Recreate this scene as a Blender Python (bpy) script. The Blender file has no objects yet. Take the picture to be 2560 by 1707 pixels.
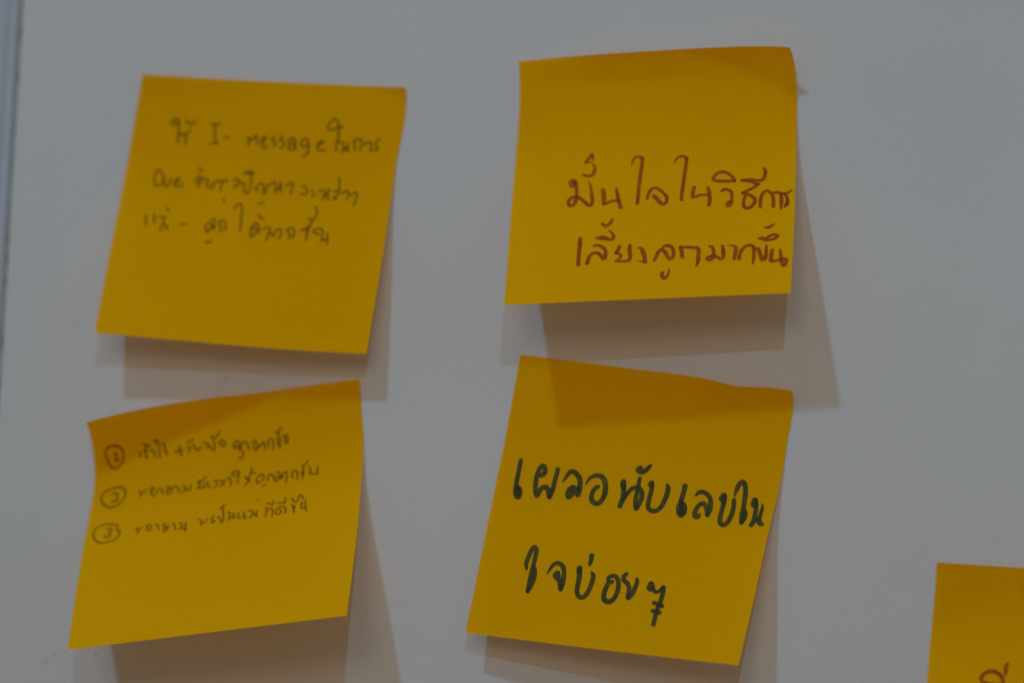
import bpy, math
import numpy as np
from mathutils import Matrix, Vector

scene = bpy.context.scene
COL = scene.collection

# ---------------------------------------------------------------- camera
cam_data = bpy.data.cameras.new("camera")
cam_data.lens = 135.0
cam_data.sensor_width = 36.0
cam_data.clip_start = 0.02
cam_data.clip_end = 50.0
cam_data.dof.use_dof = True
cam_data.dof.focus_distance = 1.012
cam_data.dof.aperture_fstop = 4.4
cam = bpy.data.objects.new("camera", cam_data)
right = Vector((0.97482374, 0.21969805, 0.03809777))
up = Vector((-0.00146929, -0.16452699, 0.98637149))
fwd = Vector((-0.22297201, 0.96159432, 0.16006201))
pos = Vector((0.23034903, -0.99340863, -0.16535766))
m = Matrix.Identity(4)
for i in range(3):
    m[i][0], m[i][1], m[i][2], m[i][3] = right[i], up[i], -fwd[i], pos[i]
cam.matrix_world = m
COL.objects.link(cam)
scene.camera = cam

# ---------------------------------------------------------------- room light
world = bpy.data.worlds.new("World")
scene.world = world
world.use_nodes = True
bg = world.node_tree.nodes["Background"]
# a bright ceiling above, a darker floor below
wn = world.node_tree
geo = wn.nodes.new("ShaderNodeTexCoord")
sep = wn.nodes.new("ShaderNodeSeparateXYZ")
wn.links.new(geo.outputs["Generated"], sep.inputs[0])
ramp = wn.nodes.new("ShaderNodeMapRange")
ramp.inputs[1].default_value = -1.0
ramp.inputs[2].default_value = 1.0
ramp.inputs[3].default_value = 1.0 - 0.55
ramp.inputs[4].default_value = 1.0 + 0.55
wn.links.new(sep.outputs["Z"], ramp.inputs[0])
wn.links.new(ramp.outputs[0], bg.inputs[1])
bg.inputs[0].default_value = (0.209, 0.168, 0.123, 1)


def ceiling_lamp(name, direction, dist, radius, power, color):
    d = Vector(direction).normalized()
    la = bpy.data.lights.new(name, 'POINT')
    la.energy = power
    la.color = color
    la.shadow_soft_size = radius
    o = bpy.data.objects.new(name, la)
    o.location = d * dist
    COL.objects.link(o)
    return o


ceiling_lamp("ceiling_lamp_warm", (0.2576, -1.0, 0.5466), 2.6, 0.022, 23.6, (0.427, 0.742, 1.000))
ceiling_lamp("ceiling_lamp_cool", (-0.4677, -1.0, 1.2709), 2.6, 0.066, 68.0, (0.337, 0.658, 1.000))

# added fill light, above and in front, for soft shade gradients under the notes
soft = bpy.data.lights.new("added_soft_fill", 'AREA')
soft.shape = 'DISK'
soft.size = 0.70
soft.spread = math.radians(24)
soft.energy = 0.09
soft.color = (1.000, 0.804, 0.589)
soft_ob = bpy.data.objects.new("added_soft_fill", soft)
soft_dir = Vector((-0.03, -1.0, 0.30)).normalized()
soft_ob.location = Vector((-0.01, 0, 0.01)) + soft_dir * 1.5
soft_ob.rotation_euler = soft_dir.to_track_quat('Z', 'Y').to_euler()
COL.objects.link(soft_ob)

vs = scene.view_settings
vs.view_transform = 'Standard'
vs.look = 'None'
vs.exposure = 0.0
vs.gamma = 1.0
vs.use_curve_mapping = False
scene.render.engine = 'CYCLES'
scene.cycles.use_denoising = True
scene.cycles.max_bounces = 10
scene.cycles.diffuse_bounces = 6

# ---------------------------------------------------------------- measured shapes
# each sheet: 33 rows (top to bottom) x 25 columns of points, millimetres
NOTE_SHEETS = {
 1: "-107.93,-1.60,74.83 -104.77,-1.48,74.63 -101.60,-1.37,74.42 -98.44,-1.25,74.22 -95.28,-1.13,74.01 -92.12,-1.02,73.81 -88.96,-0.90,73.61 -85.80,-0.78,73.41 -82.64,-0.67,73.21 -79.47,-0.55,73.02 -76.31,-0.43,72.84 -73.15,-0.32,72.66 -69.99,-0.20,72.49 -66.83,-0.20,72.30 -63.67,-0.20,72.11 -60.51,-0.20,71.92 -57.34,-0.20,71.74 -54.18,-0.20,71.56 -51.02,-0.20,71.38 -47.86,-0.20,71.20 -44.70,-0.20,71.02 -41.54,-0.31,70.81 -38.38,-0.62,70.56 -35.21,-1.16,70.26 -32.05,-1.90,69.91 -108.15,-1.31,73.85 -104.99,-1.22,73.64 -101.82,-1.13,73.44 -98.65,-1.03,73.23 -95.48,-0.94,73.03 -92.32,-0.85,72.82 -89.15,-0.76,72.62 -85.98,-0.66,72.42 -82.81,-0.57,72.22 -79.64,-0.48,72.03 -76.48,-0.39,71.85 -73.31,-0.29,71.67 -70.14,-0.20,71.49 -66.97,-0.20,71.30 -63.81,-0.20,71.11 -60.64,-0.20,70.92 -57.47,-0.20,70.74 -54.30,-0.20,70.56 -51.14,-0.20,70.38 -47.97,-0.20,70.20 -44.80,-0.20,70.02 -41.63,-0.20,69.81 -38.46,-0.30,69.56 -35.30,-0.60,69.26 -32.12,-1.12,68.91 -108.45,-0.97,72.49 -105.27,-0.90,72.29 -102.09,-0.84,72.08 -98.91,-0.77,71.87 -95.73,-0.71,71.67 -92.56,-0.65,71.46 -89.38,-0.58,71.26 -86.20,-0.52,71.06 -83.02,-0.46,70.86 -79.85,-0.39,70.67 -76.67,-0.33,70.48 -73.49,-0.26,70.30 -70.31,-0.20,70.12 -67.14,-0.20,69.93 -63.96,-0.20,69.74 -60.78,-0.20,69.55 -57.61,-0.20,69.36 -54.43,-0.20,69.18 -51.25,-0.20,69.00 -48.07,-0.20,68.82 -44.90,-0.20,68.64 -41.72,-0.20,68.44 -38.54,-0.20,68.19 -35.36,-0.23,67.89 -32.18,-0.44,67.54 -108.75,-0.65,70.95 -105.56,-0.61,70.74 -102.37,-0.58,70.53 -99.18,-0.54,70.32 -95.99,-0.50,70.12 -92.80,-0.46,69.91 -89.61,-0.43,69.70 -86.42,-0.39,69.50 -83.23,-0.35,69.30 -80.04,-0.31,69.11 -76.85,-0.28,68.92 -73.66,-0.24,68.74 -70.47,-0.20,68.56 -67.28,-0.20,68.36 -64.09,-0.20,68.17 -60.91,-0.20,67.98 -57.72,-0.20,67.79 -54.53,-0.20,67.61 -51.34,-0.20,67.42 -48.15,-0.20,67.24 -44.96,-0.20,67.06 -41.77,-0.20,66.86 -38.58,-0.20,66.62 -35.39,-0.20,66.32 -32.20,-0.20,65.98 -109.04,-0.40,69.26 -105.84,-0.39,69.05 -102.64,-0.37,68.84 -99.44,-0.35,68.63 -96.24,-0.34,68.42 -93.04,-0.32,68.21 -89.84,-0.30,68.01 -86.64,-0.28,67.80 -83.44,-0.27,67.60 -80.24,-0.25,67.41 -77.04,-0.23,67.22 -73.84,-0.22,67.03 -70.64,-0.20,66.85 -67.44,-0.20,66.65 -64.24,-0.20,66.46 -61.04,-0.20,66.27 -57.84,-0.20,66.08 -54.64,-0.20,65.89 -51.44,-0.20,65.71 -48.24,-0.20,65.53 -45.04,-0.20,65.35 -41.84,-0.20,65.15 -38.64,-0.20,64.90 -35.44,-0.20,64.61 -32.24,-0.20,64.27 -109.31,-0.25,67.46 -106.11,-0.24,67.25 -102.90,-0.24,67.04 -99.69,-0.23,66.83 -96.48,-0.23,66.62 -93.28,-0.23,66.41 -90.07,-0.22,66.20 -86.86,-0.22,65.99 -83.66,-0.22,65.79 -80.45,-0.21,65.60 -77.24,-0.21,65.40 -74.04,-0.20,65.22 -70.83,-0.20,65.04 -67.62,-0.20,64.84 -64.42,-0.20,64.64 -61.21,-0.20,64.45 -58.01,-0.20,64.26 -54.80,-0.20,64.07 -51.59,-0.20,63.89 -48.39,-0.20,63.71 -45.18,-0.20,63.53 -41.98,-0.20,63.33 -38.77,-0.20,63.09 -35.56,-0.20,62.80 -32.35,-0.20,62.47 -109.56,-0.20,65.57 -106.35,-0.20,65.36 -103.14,-0.20,65.15 -99.93,-0.20,64.93 -96.72,-0.20,64.72 -93.51,-0.20,64.51 -90.30,-0.20,64.30 -87.09,-0.20,64.09 -83.88,-0.20,63.89 -80.67,-0.20,63.69 -77.47,-0.20,63.50 -74.26,-0.20,63.31 -71.05,-0.20,63.13 -67.84,-0.20,62.93 -64.63,-0.20,62.73 -61.43,-0.20,62.54 -58.22,-0.20,62.35 -55.01,-0.20,62.16 -51.80,-0.20,61.98 -48.59,-0.20,61.80 -45.39,-0.20,61.62 -42.18,-0.20,61.42 -38.97,-0.20,61.18 -35.76,-0.20,60.90 -32.55,-0.20,60.57 -109.79,-0.20,63.59 -106.58,-0.20,63.38 -103.38,-0.20,63.17 -100.17,-0.20,62.95 -96.96,-0.20,62.74 -93.75,-0.20,62.53 -90.54,-0.20,62.32 -87.34,-0.20,62.11 -84.13,-0.20,61.91 -80.92,-0.20,61.71 -77.71,-0.20,61.52 -74.51,-0.20,61.33 -71.30,-0.20,61.15 -68.09,-0.20,60.94 -64.89,-0.20,60.75 -61.68,-0.20,60.55 -58.47,-0.20,60.36 -55.27,-0.20,60.18 -52.06,-0.20,59.99 -48.85,-0.20,59.81 -45.65,-0.20,59.64 -42.44,-0.20,59.44 -39.23,-0.20,59.21 -36.03,-0.20,58.93 -32.82,-0.20,58.61 -110.03,-0.22,61.53 -106.83,-0.22,61.32 -103.62,-0.22,61.11 -100.42,-0.22,60.90 -97.21,-0.22,60.69 -94.01,-0.22,60.48 -90.80,-0.22,60.27 -87.60,-0.21,60.06 -84.39,-0.21,59.86 -81.19,-0.21,59.66 -77.99,-0.21,59.46 -74.78,-0.21,59.28 -71.58,-0.21,59.09 -68.37,-0.21,58.89 -65.17,-0.21,58.69 -61.97,-0.21,58.50 -58.76,-0.21,58.31 -55.56,-0.21,58.12 -52.36,-0.21,57.94 -49.15,-0.21,57.77 -45.95,-0.21,57.59 -42.74,-0.21,57.40 -39.54,-0.21,57.17 -36.34,-0.21,56.90 -33.13,-0.21,56.58 -110.27,-0.25,59.41 -107.07,-0.25,59.21 -103.87,-0.25,59.00 -100.67,-0.25,58.78 -97.47,-0.25,58.57 -94.27,-0.25,58.36 -91.07,-0.25,58.15 -87.87,-0.25,57.94 -84.67,-0.25,57.74 -81.47,-0.25,57.54 -78.27,-0.25,57.35 -75.07,-0.25,57.16 -71.87,-0.24,56.98 -68.67,-0.24,56.78 -65.47,-0.24,56.58 -62.27,-0.24,56.38 -59.07,-0.24,56.19 -55.87,-0.24,56.01 -52.67,-0.24,55.83 -49.47,-0.24,55.65 -46.27,-0.24,55.48 -43.07,-0.24,55.29 -39.87,-0.24,55.07 -36.67,-0.24,54.80 -33.47,-0.24,54.50 -110.51,-0.32,57.24 -107.32,-0.32,57.03 -104.12,-0.32,56.82 -100.92,-0.32,56.61 -97.73,-0.32,56.39 -94.53,-0.31,56.18 -91.34,-0.31,55.97 -88.14,-0.31,55.77 -84.95,-0.31,55.56 -81.75,-0.31,55.37 -78.55,-0.31,55.17 -75.36,-0.30,54.98 -72.16,-0.30,54.80 -68.97,-0.30,54.60 -65.77,-0.30,54.40 -62.58,-0.30,54.21 -59.38,-0.30,54.02 -56.19,-0.30,53.83 -52.99,-0.29,53.65 -49.80,-0.29,53.48 -46.60,-0.29,53.31 -43.41,-0.29,53.13 -40.21,-0.29,52.91 -37.01,-0.29,52.65 -33.82,-0.28,52.35 -110.75,-0.43,55.00 -107.55,-0.43,54.79 -104.36,-0.43,54.58 -101.17,-0.42,54.37 -97.98,-0.42,54.16 -94.78,-0.42,53.95 -91.59,-0.42,53.74 -88.40,-0.41,53.53 -85.21,-0.41,53.33 -82.01,-0.41,53.13 -78.82,-0.40,52.94 -75.63,-0.40,52.75 -72.44,-0.40,52.56 -69.25,-0.40,52.36 -66.06,-0.39,52.16 -62.86,-0.39,51.97 -59.67,-0.39,51.78 -56.48,-0.38,51.60 -53.29,-0.38,51.42 -50.10,-0.38,51.25 -46.91,-0.37,51.08 -43.71,-0.37,50.90 -40.52,-0.37,50.68 -37.33,-0.37,50.43 -34.13,-0.36,50.14 -110.97,-0.60,52.72 -107.78,-0.59,52.51 -104.59,-0.59,52.30 -101.40,-0.58,52.09 -98.21,-0.58,51.87 -95.01,-0.57,51.66 -91.82,-0.57,51.45 -88.63,-0.56,51.25 -85.44,-0.56,51.04 -82.25,-0.55,50.84 -79.06,-0.55,50.65 -75.87,-0.54,50.46 -72.68,-0.54,50.27 -69.49,-0.53,50.07 -66.30,-0.53,49.87 -63.11,-0.52,49.68 -59.92,-0.52,49.49 -56.73,-0.51,49.30 -53.54,-0.51,49.13 -50.35,-0.50,48.96 -47.16,-0.50,48.79 -43.97,-0.49,48.61 -40.78,-0.49,48.40 -37.58,-0.48,48.15 -34.39,-0.48,47.87 -111.18,-0.82,50.39 -107.99,-0.82,50.18 -104.80,-0.81,49.97 -101.61,-0.80,49.75 -98.41,-0.79,49.54 -95.22,-0.78,49.33 -92.03,-0.78,49.12 -88.84,-0.77,48.91 -85.65,-0.76,48.70 -82.46,-0.75,48.50 -79.27,-0.74,48.31 -76.07,-0.74,48.12 -72.88,-0.73,47.93 -69.69,-0.72,47.73 -66.50,-0.71,47.53 -63.31,-0.71,47.33 -60.12,-0.70,47.14 -56.93,-0.69,46.96 -53.74,-0.68,46.78 -50.54,-0.67,46.61 -47.35,-0.67,46.45 -44.16,-0.66,46.27 -40.97,-0.65,46.06 -37.78,-0.64,45.82 -34.58,-0.63,45.54 -111.38,-1.11,48.01 -108.19,-1.10,47.80 -105.00,-1.09,47.59 -101.80,-1.08,47.38 -98.61,-1.07,47.16 -95.42,-1.06,46.95 -92.22,-1.05,46.74 -89.03,-1.03,46.53 -85.84,-1.02,46.32 -82.65,-1.01,46.12 -79.46,-1.00,45.92 -76.26,-0.99,45.73 -73.07,-0.98,45.54 -69.88,-0.96,45.34 -66.69,-0.95,45.14 -63.49,-0.94,44.94 -60.30,-0.93,44.75 -57.11,-0.92,44.56 -53.92,-0.91,44.39 -50.73,-0.90,44.22 -47.53,-0.88,44.06 -44.34,-0.87,43.88 -41.15,-0.86,43.68 -37.96,-0.85,43.44 -34.76,-0.84,43.17 -111.57,-1.47,45.60 -108.37,-1.46,45.39 -105.18,-1.44,45.18 -101.99,-1.43,44.96 -98.79,-1.41,44.75 -95.60,-1.39,44.53 -92.41,-1.38,44.32 -89.21,-1.36,44.11 -86.02,-1.35,43.90 -82.83,-1.33,43.70 -79.63,-1.31,43.50 -76.44,-1.30,43.31 -73.25,-1.28,43.11 -70.05,-1.27,42.91 -66.86,-1.25,42.71 -63.67,-1.23,42.51 -60.47,-1.22,42.32 -57.28,-1.20,42.13 -54.09,-1.19,41.95 -50.89,-1.17,41.79 -47.70,-1.15,41.63 -44.51,-1.14,41.45 -41.31,-1.12,41.25 -38.12,-1.11,41.02 -34.92,-1.09,40.76 -111.74,-1.90,43.16 -108.55,-1.88,42.95 -105.35,-1.86,42.73 -102.16,-1.84,42.52 -98.96,-1.82,42.30 -95.77,-1.80,42.08 -92.57,-1.78,41.87 -89.38,-1.76,41.66 -86.19,-1.73,41.45 -82.99,-1.71,41.24 -79.80,-1.69,41.04 -76.60,-1.67,40.85 -73.41,-1.65,40.65 -70.21,-1.63,40.44 -67.02,-1.60,40.24 -63.83,-1.58,40.04 -60.63,-1.56,39.85 -57.44,-1.54,39.66 -54.25,-1.52,39.48 -51.05,-1.50,39.32 -47.86,-1.48,39.16 -44.66,-1.45,38.99 -41.47,-1.43,38.79 -38.27,-1.41,38.56 -35.08,-1.39,38.31 -111.90,-2.40,40.69 -108.71,-2.37,40.47 -105.51,-2.35,40.26 -102.31,-2.32,40.04 -99.12,-2.29,39.82 -95.92,-2.26,39.60 -92.73,-2.24,39.39 -89.53,-2.21,39.17 -86.34,-2.18,38.96 -83.14,-2.15,38.75 -79.95,-2.13,38.55 -76.75,-2.10,38.35 -73.56,-2.07,38.15 -70.36,-2.04,37.95 -67.17,-2.02,37.74 -63.98,-1.99,37.54 -60.78,-1.96,37.34 -57.59,-1.93,37.16 -54.39,-1.90,36.98 -51.20,-1.88,36.81 -48.00,-1.85,36.65 -44.81,-1.82,36.48 -41.61,-1.79,36.29 -38.42,-1.77,36.07 -35.22,-1.74,35.82 -112.05,-2.96,38.19 -108.85,-2.93,37.97 -105.66,-2.89,37.75 -102.46,-2.86,37.53 -99.26,-2.82,37.31 -96.07,-2.79,37.09 -92.87,-2.75,36.87 -89.68,-2.72,36.66 -86.48,-2.68,36.44 -83.29,-2.65,36.23 -80.09,-2.61,36.03 -76.90,-2.58,35.83 -73.70,-2.55,35.63 -70.51,-2.51,35.42 -67.31,-2.48,35.21 -64.12,-2.44,35.00 -60.92,-2.41,34.81 -57.73,-2.37,34.62 -54.53,-2.34,34.44 -51.33,-2.30,34.27 -48.14,-2.27,34.12 -44.94,-2.23,33.95 -41.75,-2.20,33.76 -38.55,-2.16,33.55 -35.35,-2.13,33.30 -112.19,-3.57,35.66 -108.99,-3.53,35.44 -105.79,-3.48,35.22 -102.60,-3.44,35.00 -99.40,-3.40,34.77 -96.21,-3.36,34.55 -93.01,-3.32,34.33 -89.81,-3.27,34.11 -86.62,-3.23,33.89 -83.42,-3.19,33.68 -80.23,-3.15,33.47 -77.03,-3.10,33.27 -73.84,-3.06,33.07 -70.64,-3.02,32.86 -67.44,-2.98,32.65 -64.25,-2.94,32.44 -61.05,-2.89,32.24 -57.86,-2.85,32.05 -54.66,-2.81,31.87 -51.47,-2.77,31.71 -48.27,-2.72,31.55 -45.08,-2.68,31.38 -41.88,-2.64,31.20 -38.68,-2.60,30.99 -35.48,-2.55,30.75 -112.32,-4.21,33.10 -109.12,-4.16,32.88 -105.93,-4.11,32.65 -102.73,-4.06,32.43 -99.53,-4.01,32.21 -96.34,-3.96,31.98 -93.14,-3.91,31.76 -89.95,-3.86,31.54 -86.75,-3.81,31.32 -83.55,-3.76,31.10 -80.36,-3.71,30.89 -77.16,-3.66,30.69 -73.97,-3.61,30.48 -70.77,-3.56,30.27 -67.58,-3.51,30.05 -64.38,-3.46,29.85 -61.19,-3.41,29.64 -57.99,-3.36,29.45 -54.80,-3.31,29.27 -51.60,-3.26,29.11 -48.40,-3.21,28.95 -45.21,-3.16,28.79 -42.01,-3.11,28.60 -38.82,-3.06,28.40 -35.62,-3.01,28.17 -112.45,-4.88,30.51 -109.25,-4.82,30.29 -106.06,-4.76,30.06 -102.86,-4.70,29.83 -99.67,-4.64,29.61 -96.47,-4.58,29.38 -93.28,-4.53,29.15 -90.08,-4.47,28.93 -86.89,-4.41,28.71 -83.69,-4.35,28.49 -80.50,-4.29,28.28 -77.30,-4.23,28.07 -74.11,-4.17,27.86 -70.91,-4.12,27.64 -67.72,-4.06,27.43 -64.52,-4.00,27.22 -61.33,-3.94,27.02 -58.13,-3.88,26.82 -54.94,-3.82,26.64 -51.74,-3.76,26.48 -48.54,-3.71,26.32 -45.35,-3.65,26.16 -42.15,-3.59,25.98 -38.96,-3.53,25.78 -35.76,-3.47,25.56 -112.58,-5.55,27.89 -109.39,-5.48,27.66 -106.19,-5.41,27.44 -103.00,-5.35,27.21 -99.80,-5.28,26.98 -96.61,-5.21,26.75 -93.42,-5.15,26.52 -90.22,-5.08,26.29 -87.03,-5.01,26.07 -83.83,-4.95,25.85 -80.64,-4.88,25.64 -77.44,-4.81,25.42 -74.25,-4.75,25.21 -71.06,-4.68,24.99 -67.86,-4.61,24.78 -64.67,-4.54,24.56 -61.47,-4.48,24.36 -58.28,-4.41,24.17 -55.08,-4.34,23.98 -51.89,-4.28,23.82 -48.69,-4.21,23.66 -45.50,-4.14,23.50 -42.30,-4.08,23.33 -39.11,-4.01,23.13 -35.91,-3.94,22.92 -112.72,-6.22,25.24 -109.53,-6.15,25.01 -106.33,-6.07,24.78 -103.14,-6.00,24.55 -99.95,-5.92,24.32 -96.75,-5.85,24.09 -93.56,-5.77,23.86 -90.37,-5.70,23.63 -87.17,-5.62,23.40 -83.98,-5.55,23.18 -80.79,-5.47,22.96 -77.59,-5.40,22.75 -74.40,-5.32,22.53 -71.21,-5.25,22.31 -68.02,-5.17,22.09 -64.82,-5.10,21.88 -61.63,-5.02,21.67 -58.44,-4.95,21.48 -55.24,-4.87,21.29 -52.05,-4.79,21.13 -48.86,-4.72,20.97 -45.66,-4.64,20.81 -42.47,-4.57,20.64 -39.27,-4.49,20.45 -36.08,-4.42,20.25 -112.85,-6.91,22.56 -109.66,-6.83,22.33 -106.47,-6.74,22.10 -103.28,-6.66,21.86 -100.09,-6.58,21.63 -96.90,-6.49,21.40 -93.71,-6.41,21.16 -90.51,-6.33,20.93 -87.32,-6.24,20.70 -84.13,-6.16,20.48 -80.94,-6.07,20.26 -77.75,-5.99,20.04 -74.56,-5.91,19.83 -71.37,-5.82,19.60 -68.18,-5.74,19.38 -64.99,-5.65,19.16 -61.80,-5.57,18.96 -58.60,-5.49,18.76 -55.41,-5.40,18.58 -52.22,-5.32,18.41 -49.03,-5.23,18.25 -45.84,-5.15,18.10 -42.64,-5.07,17.93 -39.45,-4.98,17.75 -36.26,-4.90,17.55 -112.99,-7.60,19.85 -109.80,-7.51,19.62 -106.61,-7.42,19.38 -103.42,-7.33,19.15 -100.23,-7.23,18.91 -97.04,-7.14,18.68 -93.85,-7.05,18.44 -90.66,-6.96,18.21 -87.47,-6.87,17.98 -84.29,-6.77,17.75 -81.10,-6.68,17.53 -77.91,-6.59,17.31 -74.72,-6.50,17.09 -71.53,-6.40,16.86 -68.34,-6.31,16.64 -65.16,-6.22,16.42 -61.97,-6.13,16.21 -58.78,-6.03,16.01 -55.59,-5.94,15.83 -52.40,-5.85,15.66 -49.21,-5.75,15.51 -46.02,-5.66,15.36 -42.83,-5.57,15.19 -39.64,-5.48,15.02 -36.45,-5.38,14.82 -113.11,-8.30,17.11 -109.93,-8.20,16.88 -106.74,-8.10,16.64 -103.55,-8.00,16.40 -100.37,-7.90,16.17 -97.18,-7.80,15.93 -94.00,-7.70,15.69 -90.81,-7.60,15.46 -87.63,-7.50,15.22 -84.44,-7.40,14.99 -81.26,-7.29,14.77 -78.07,-7.19,14.55 -74.89,-7.09,14.33 -71.70,-6.99,14.10 -68.51,-6.89,13.87 -65.33,-6.79,13.65 -62.14,-6.69,13.44 -58.96,-6.58,13.24 -55.77,-6.48,13.06 -52.59,-6.38,12.89 -49.40,-6.28,12.74 -46.21,-6.18,12.59 -43.03,-6.08,12.43 -39.84,-5.97,12.26 -36.65,-5.87,12.07 -113.23,-9.01,14.35 -110.05,-8.90,14.11 -106.87,-8.79,13.87 -103.69,-8.68,13.63 -100.50,-8.57,13.39 -97.32,-8.46,13.15 -94.14,-8.35,12.91 -90.96,-8.24,12.68 -87.78,-8.13,12.44 -84.60,-8.02,12.21 -81.41,-7.91,11.98 -78.23,-7.80,11.76 -75.05,-7.69,11.53 -71.87,-7.58,11.30 -68.69,-7.47,11.08 -65.51,-7.36,10.85 -62.32,-7.25,10.64 -59.14,-7.14,10.44 -55.96,-7.03,10.26 -52.78,-6.92,10.09 -49.59,-6.81,9.94 -46.41,-6.70,9.79 -43.23,-6.59,9.63 -40.04,-6.48,9.47 -36.86,-6.37,9.29 -113.34,-9.72,11.55 -110.17,-9.60,11.31 -106.99,-9.49,11.07 -103.81,-9.37,10.83 -100.63,-9.25,10.59 -97.46,-9.13,10.35 -94.28,-9.01,10.11 -91.10,-8.89,9.87 -87.92,-8.78,9.63 -84.75,-8.66,9.40 -81.57,-8.54,9.17 -78.39,-8.42,8.94 -75.22,-8.30,8.72 -72.04,-8.18,8.48 -68.86,-8.06,8.25 -65.68,-7.94,8.03 -62.51,-7.82,7.82 -59.33,-7.70,7.62 -56.15,-7.58,7.43 -52.97,-7.47,7.27 -49.79,-7.35,7.11 -46.61,-7.23,6.97 -43.43,-7.11,6.82 -40.25,-6.99,6.66 -37.07,-6.87,6.49 -113.45,-10.44,8.73 -110.28,-10.31,8.49 -107.11,-10.19,8.25 -103.93,-10.06,8.01 -100.76,-9.93,7.76 -97.59,-9.81,7.52 -94.42,-9.68,7.28 -91.24,-9.55,7.04 -88.07,-9.42,6.80 -84.90,-9.30,6.56 -81.72,-9.17,6.33 -78.55,-9.04,6.10 -75.38,-8.91,5.87 -72.21,-8.78,5.64 -69.03,-8.66,5.41 -65.86,-8.53,5.18 -62.69,-8.40,4.97 -59.51,-8.27,4.76 -56.34,-8.14,4.58 -53.17,-8.02,4.41 -49.99,-7.89,4.26 -46.82,-7.76,4.12 -43.64,-7.63,3.97 -40.47,-7.50,3.82 -37.29,-7.37,3.66 -113.56,-11.17,5.89 -110.39,-11.03,5.64 -107.22,-10.90,5.40 -104.05,-10.76,5.15 -100.89,-10.62,4.91 -97.72,-10.49,4.66 -94.55,-10.35,4.42 -91.38,-10.21,4.18 -88.21,-10.08,3.94 -85.05,-9.94,3.70 -81.88,-9.80,3.47 -78.71,-9.67,3.24 -75.54,-9.53,3.00 -72.37,-9.39,2.77 -69.21,-9.26,2.53 -66.04,-9.12,2.31 -62.87,-8.98,2.09 -59.70,-8.84,1.89 -56.53,-8.71,1.70 -53.36,-8.57,1.54 -50.19,-8.43,1.39 -47.02,-8.29,1.25 -43.85,-8.16,1.11 -40.68,-8.02,0.96 -37.51,-7.88,0.81 -113.66,-11.90,3.01 -110.50,-11.75,2.77 -107.34,-11.61,2.52 -104.17,-11.46,2.28 -101.01,-11.32,2.03 -97.85,-11.17,1.78 -94.69,-11.03,1.54 -91.52,-10.88,1.29 -88.36,-10.74,1.05 -85.20,-10.59,0.81 -82.03,-10.44,0.58 -78.87,-10.30,0.34 -75.71,-10.15,0.11 -72.54,-10.01,-0.13 -69.38,-9.86,-0.36 -66.22,-9.71,-0.59 -63.05,-9.57,-0.81 -59.89,-9.42,-1.02 -56.72,-9.27,-1.20 -53.56,-9.13,-1.36 -50.39,-8.98,-1.51 -47.23,-8.83,-1.65 -44.06,-8.69,-1.79 -40.90,-8.54,-1.93 -37.73,-8.39,-2.07 -113.77,-12.64,0.12 -110.61,-12.48,-0.13 -107.45,-12.33,-0.37 -104.30,-12.17,-0.62 -101.14,-12.02,-0.87 -97.98,-11.87,-1.12 -94.82,-11.71,-1.37 -91.66,-11.56,-1.61 -88.50,-11.40,-1.86 -85.34,-11.25,-2.10 -82.19,-11.09,-2.34 -79.03,-10.94,-2.57 -75.87,-10.78,-2.81 -72.71,-10.63,-3.05 -69.55,-10.47,-3.29 -66.39,-10.31,-3.52 -63.23,-10.16,-3.74 -60.07,-10.00,-3.94 -56.91,-9.85,-4.13 -53.75,-9.69,-4.29 -50.59,-9.54,-4.44 -47.43,-9.38,-4.57 -44.27,-9.22,-4.70 -41.11,-9.07,-4.84 -37.94,-8.91,-4.98",
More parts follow.
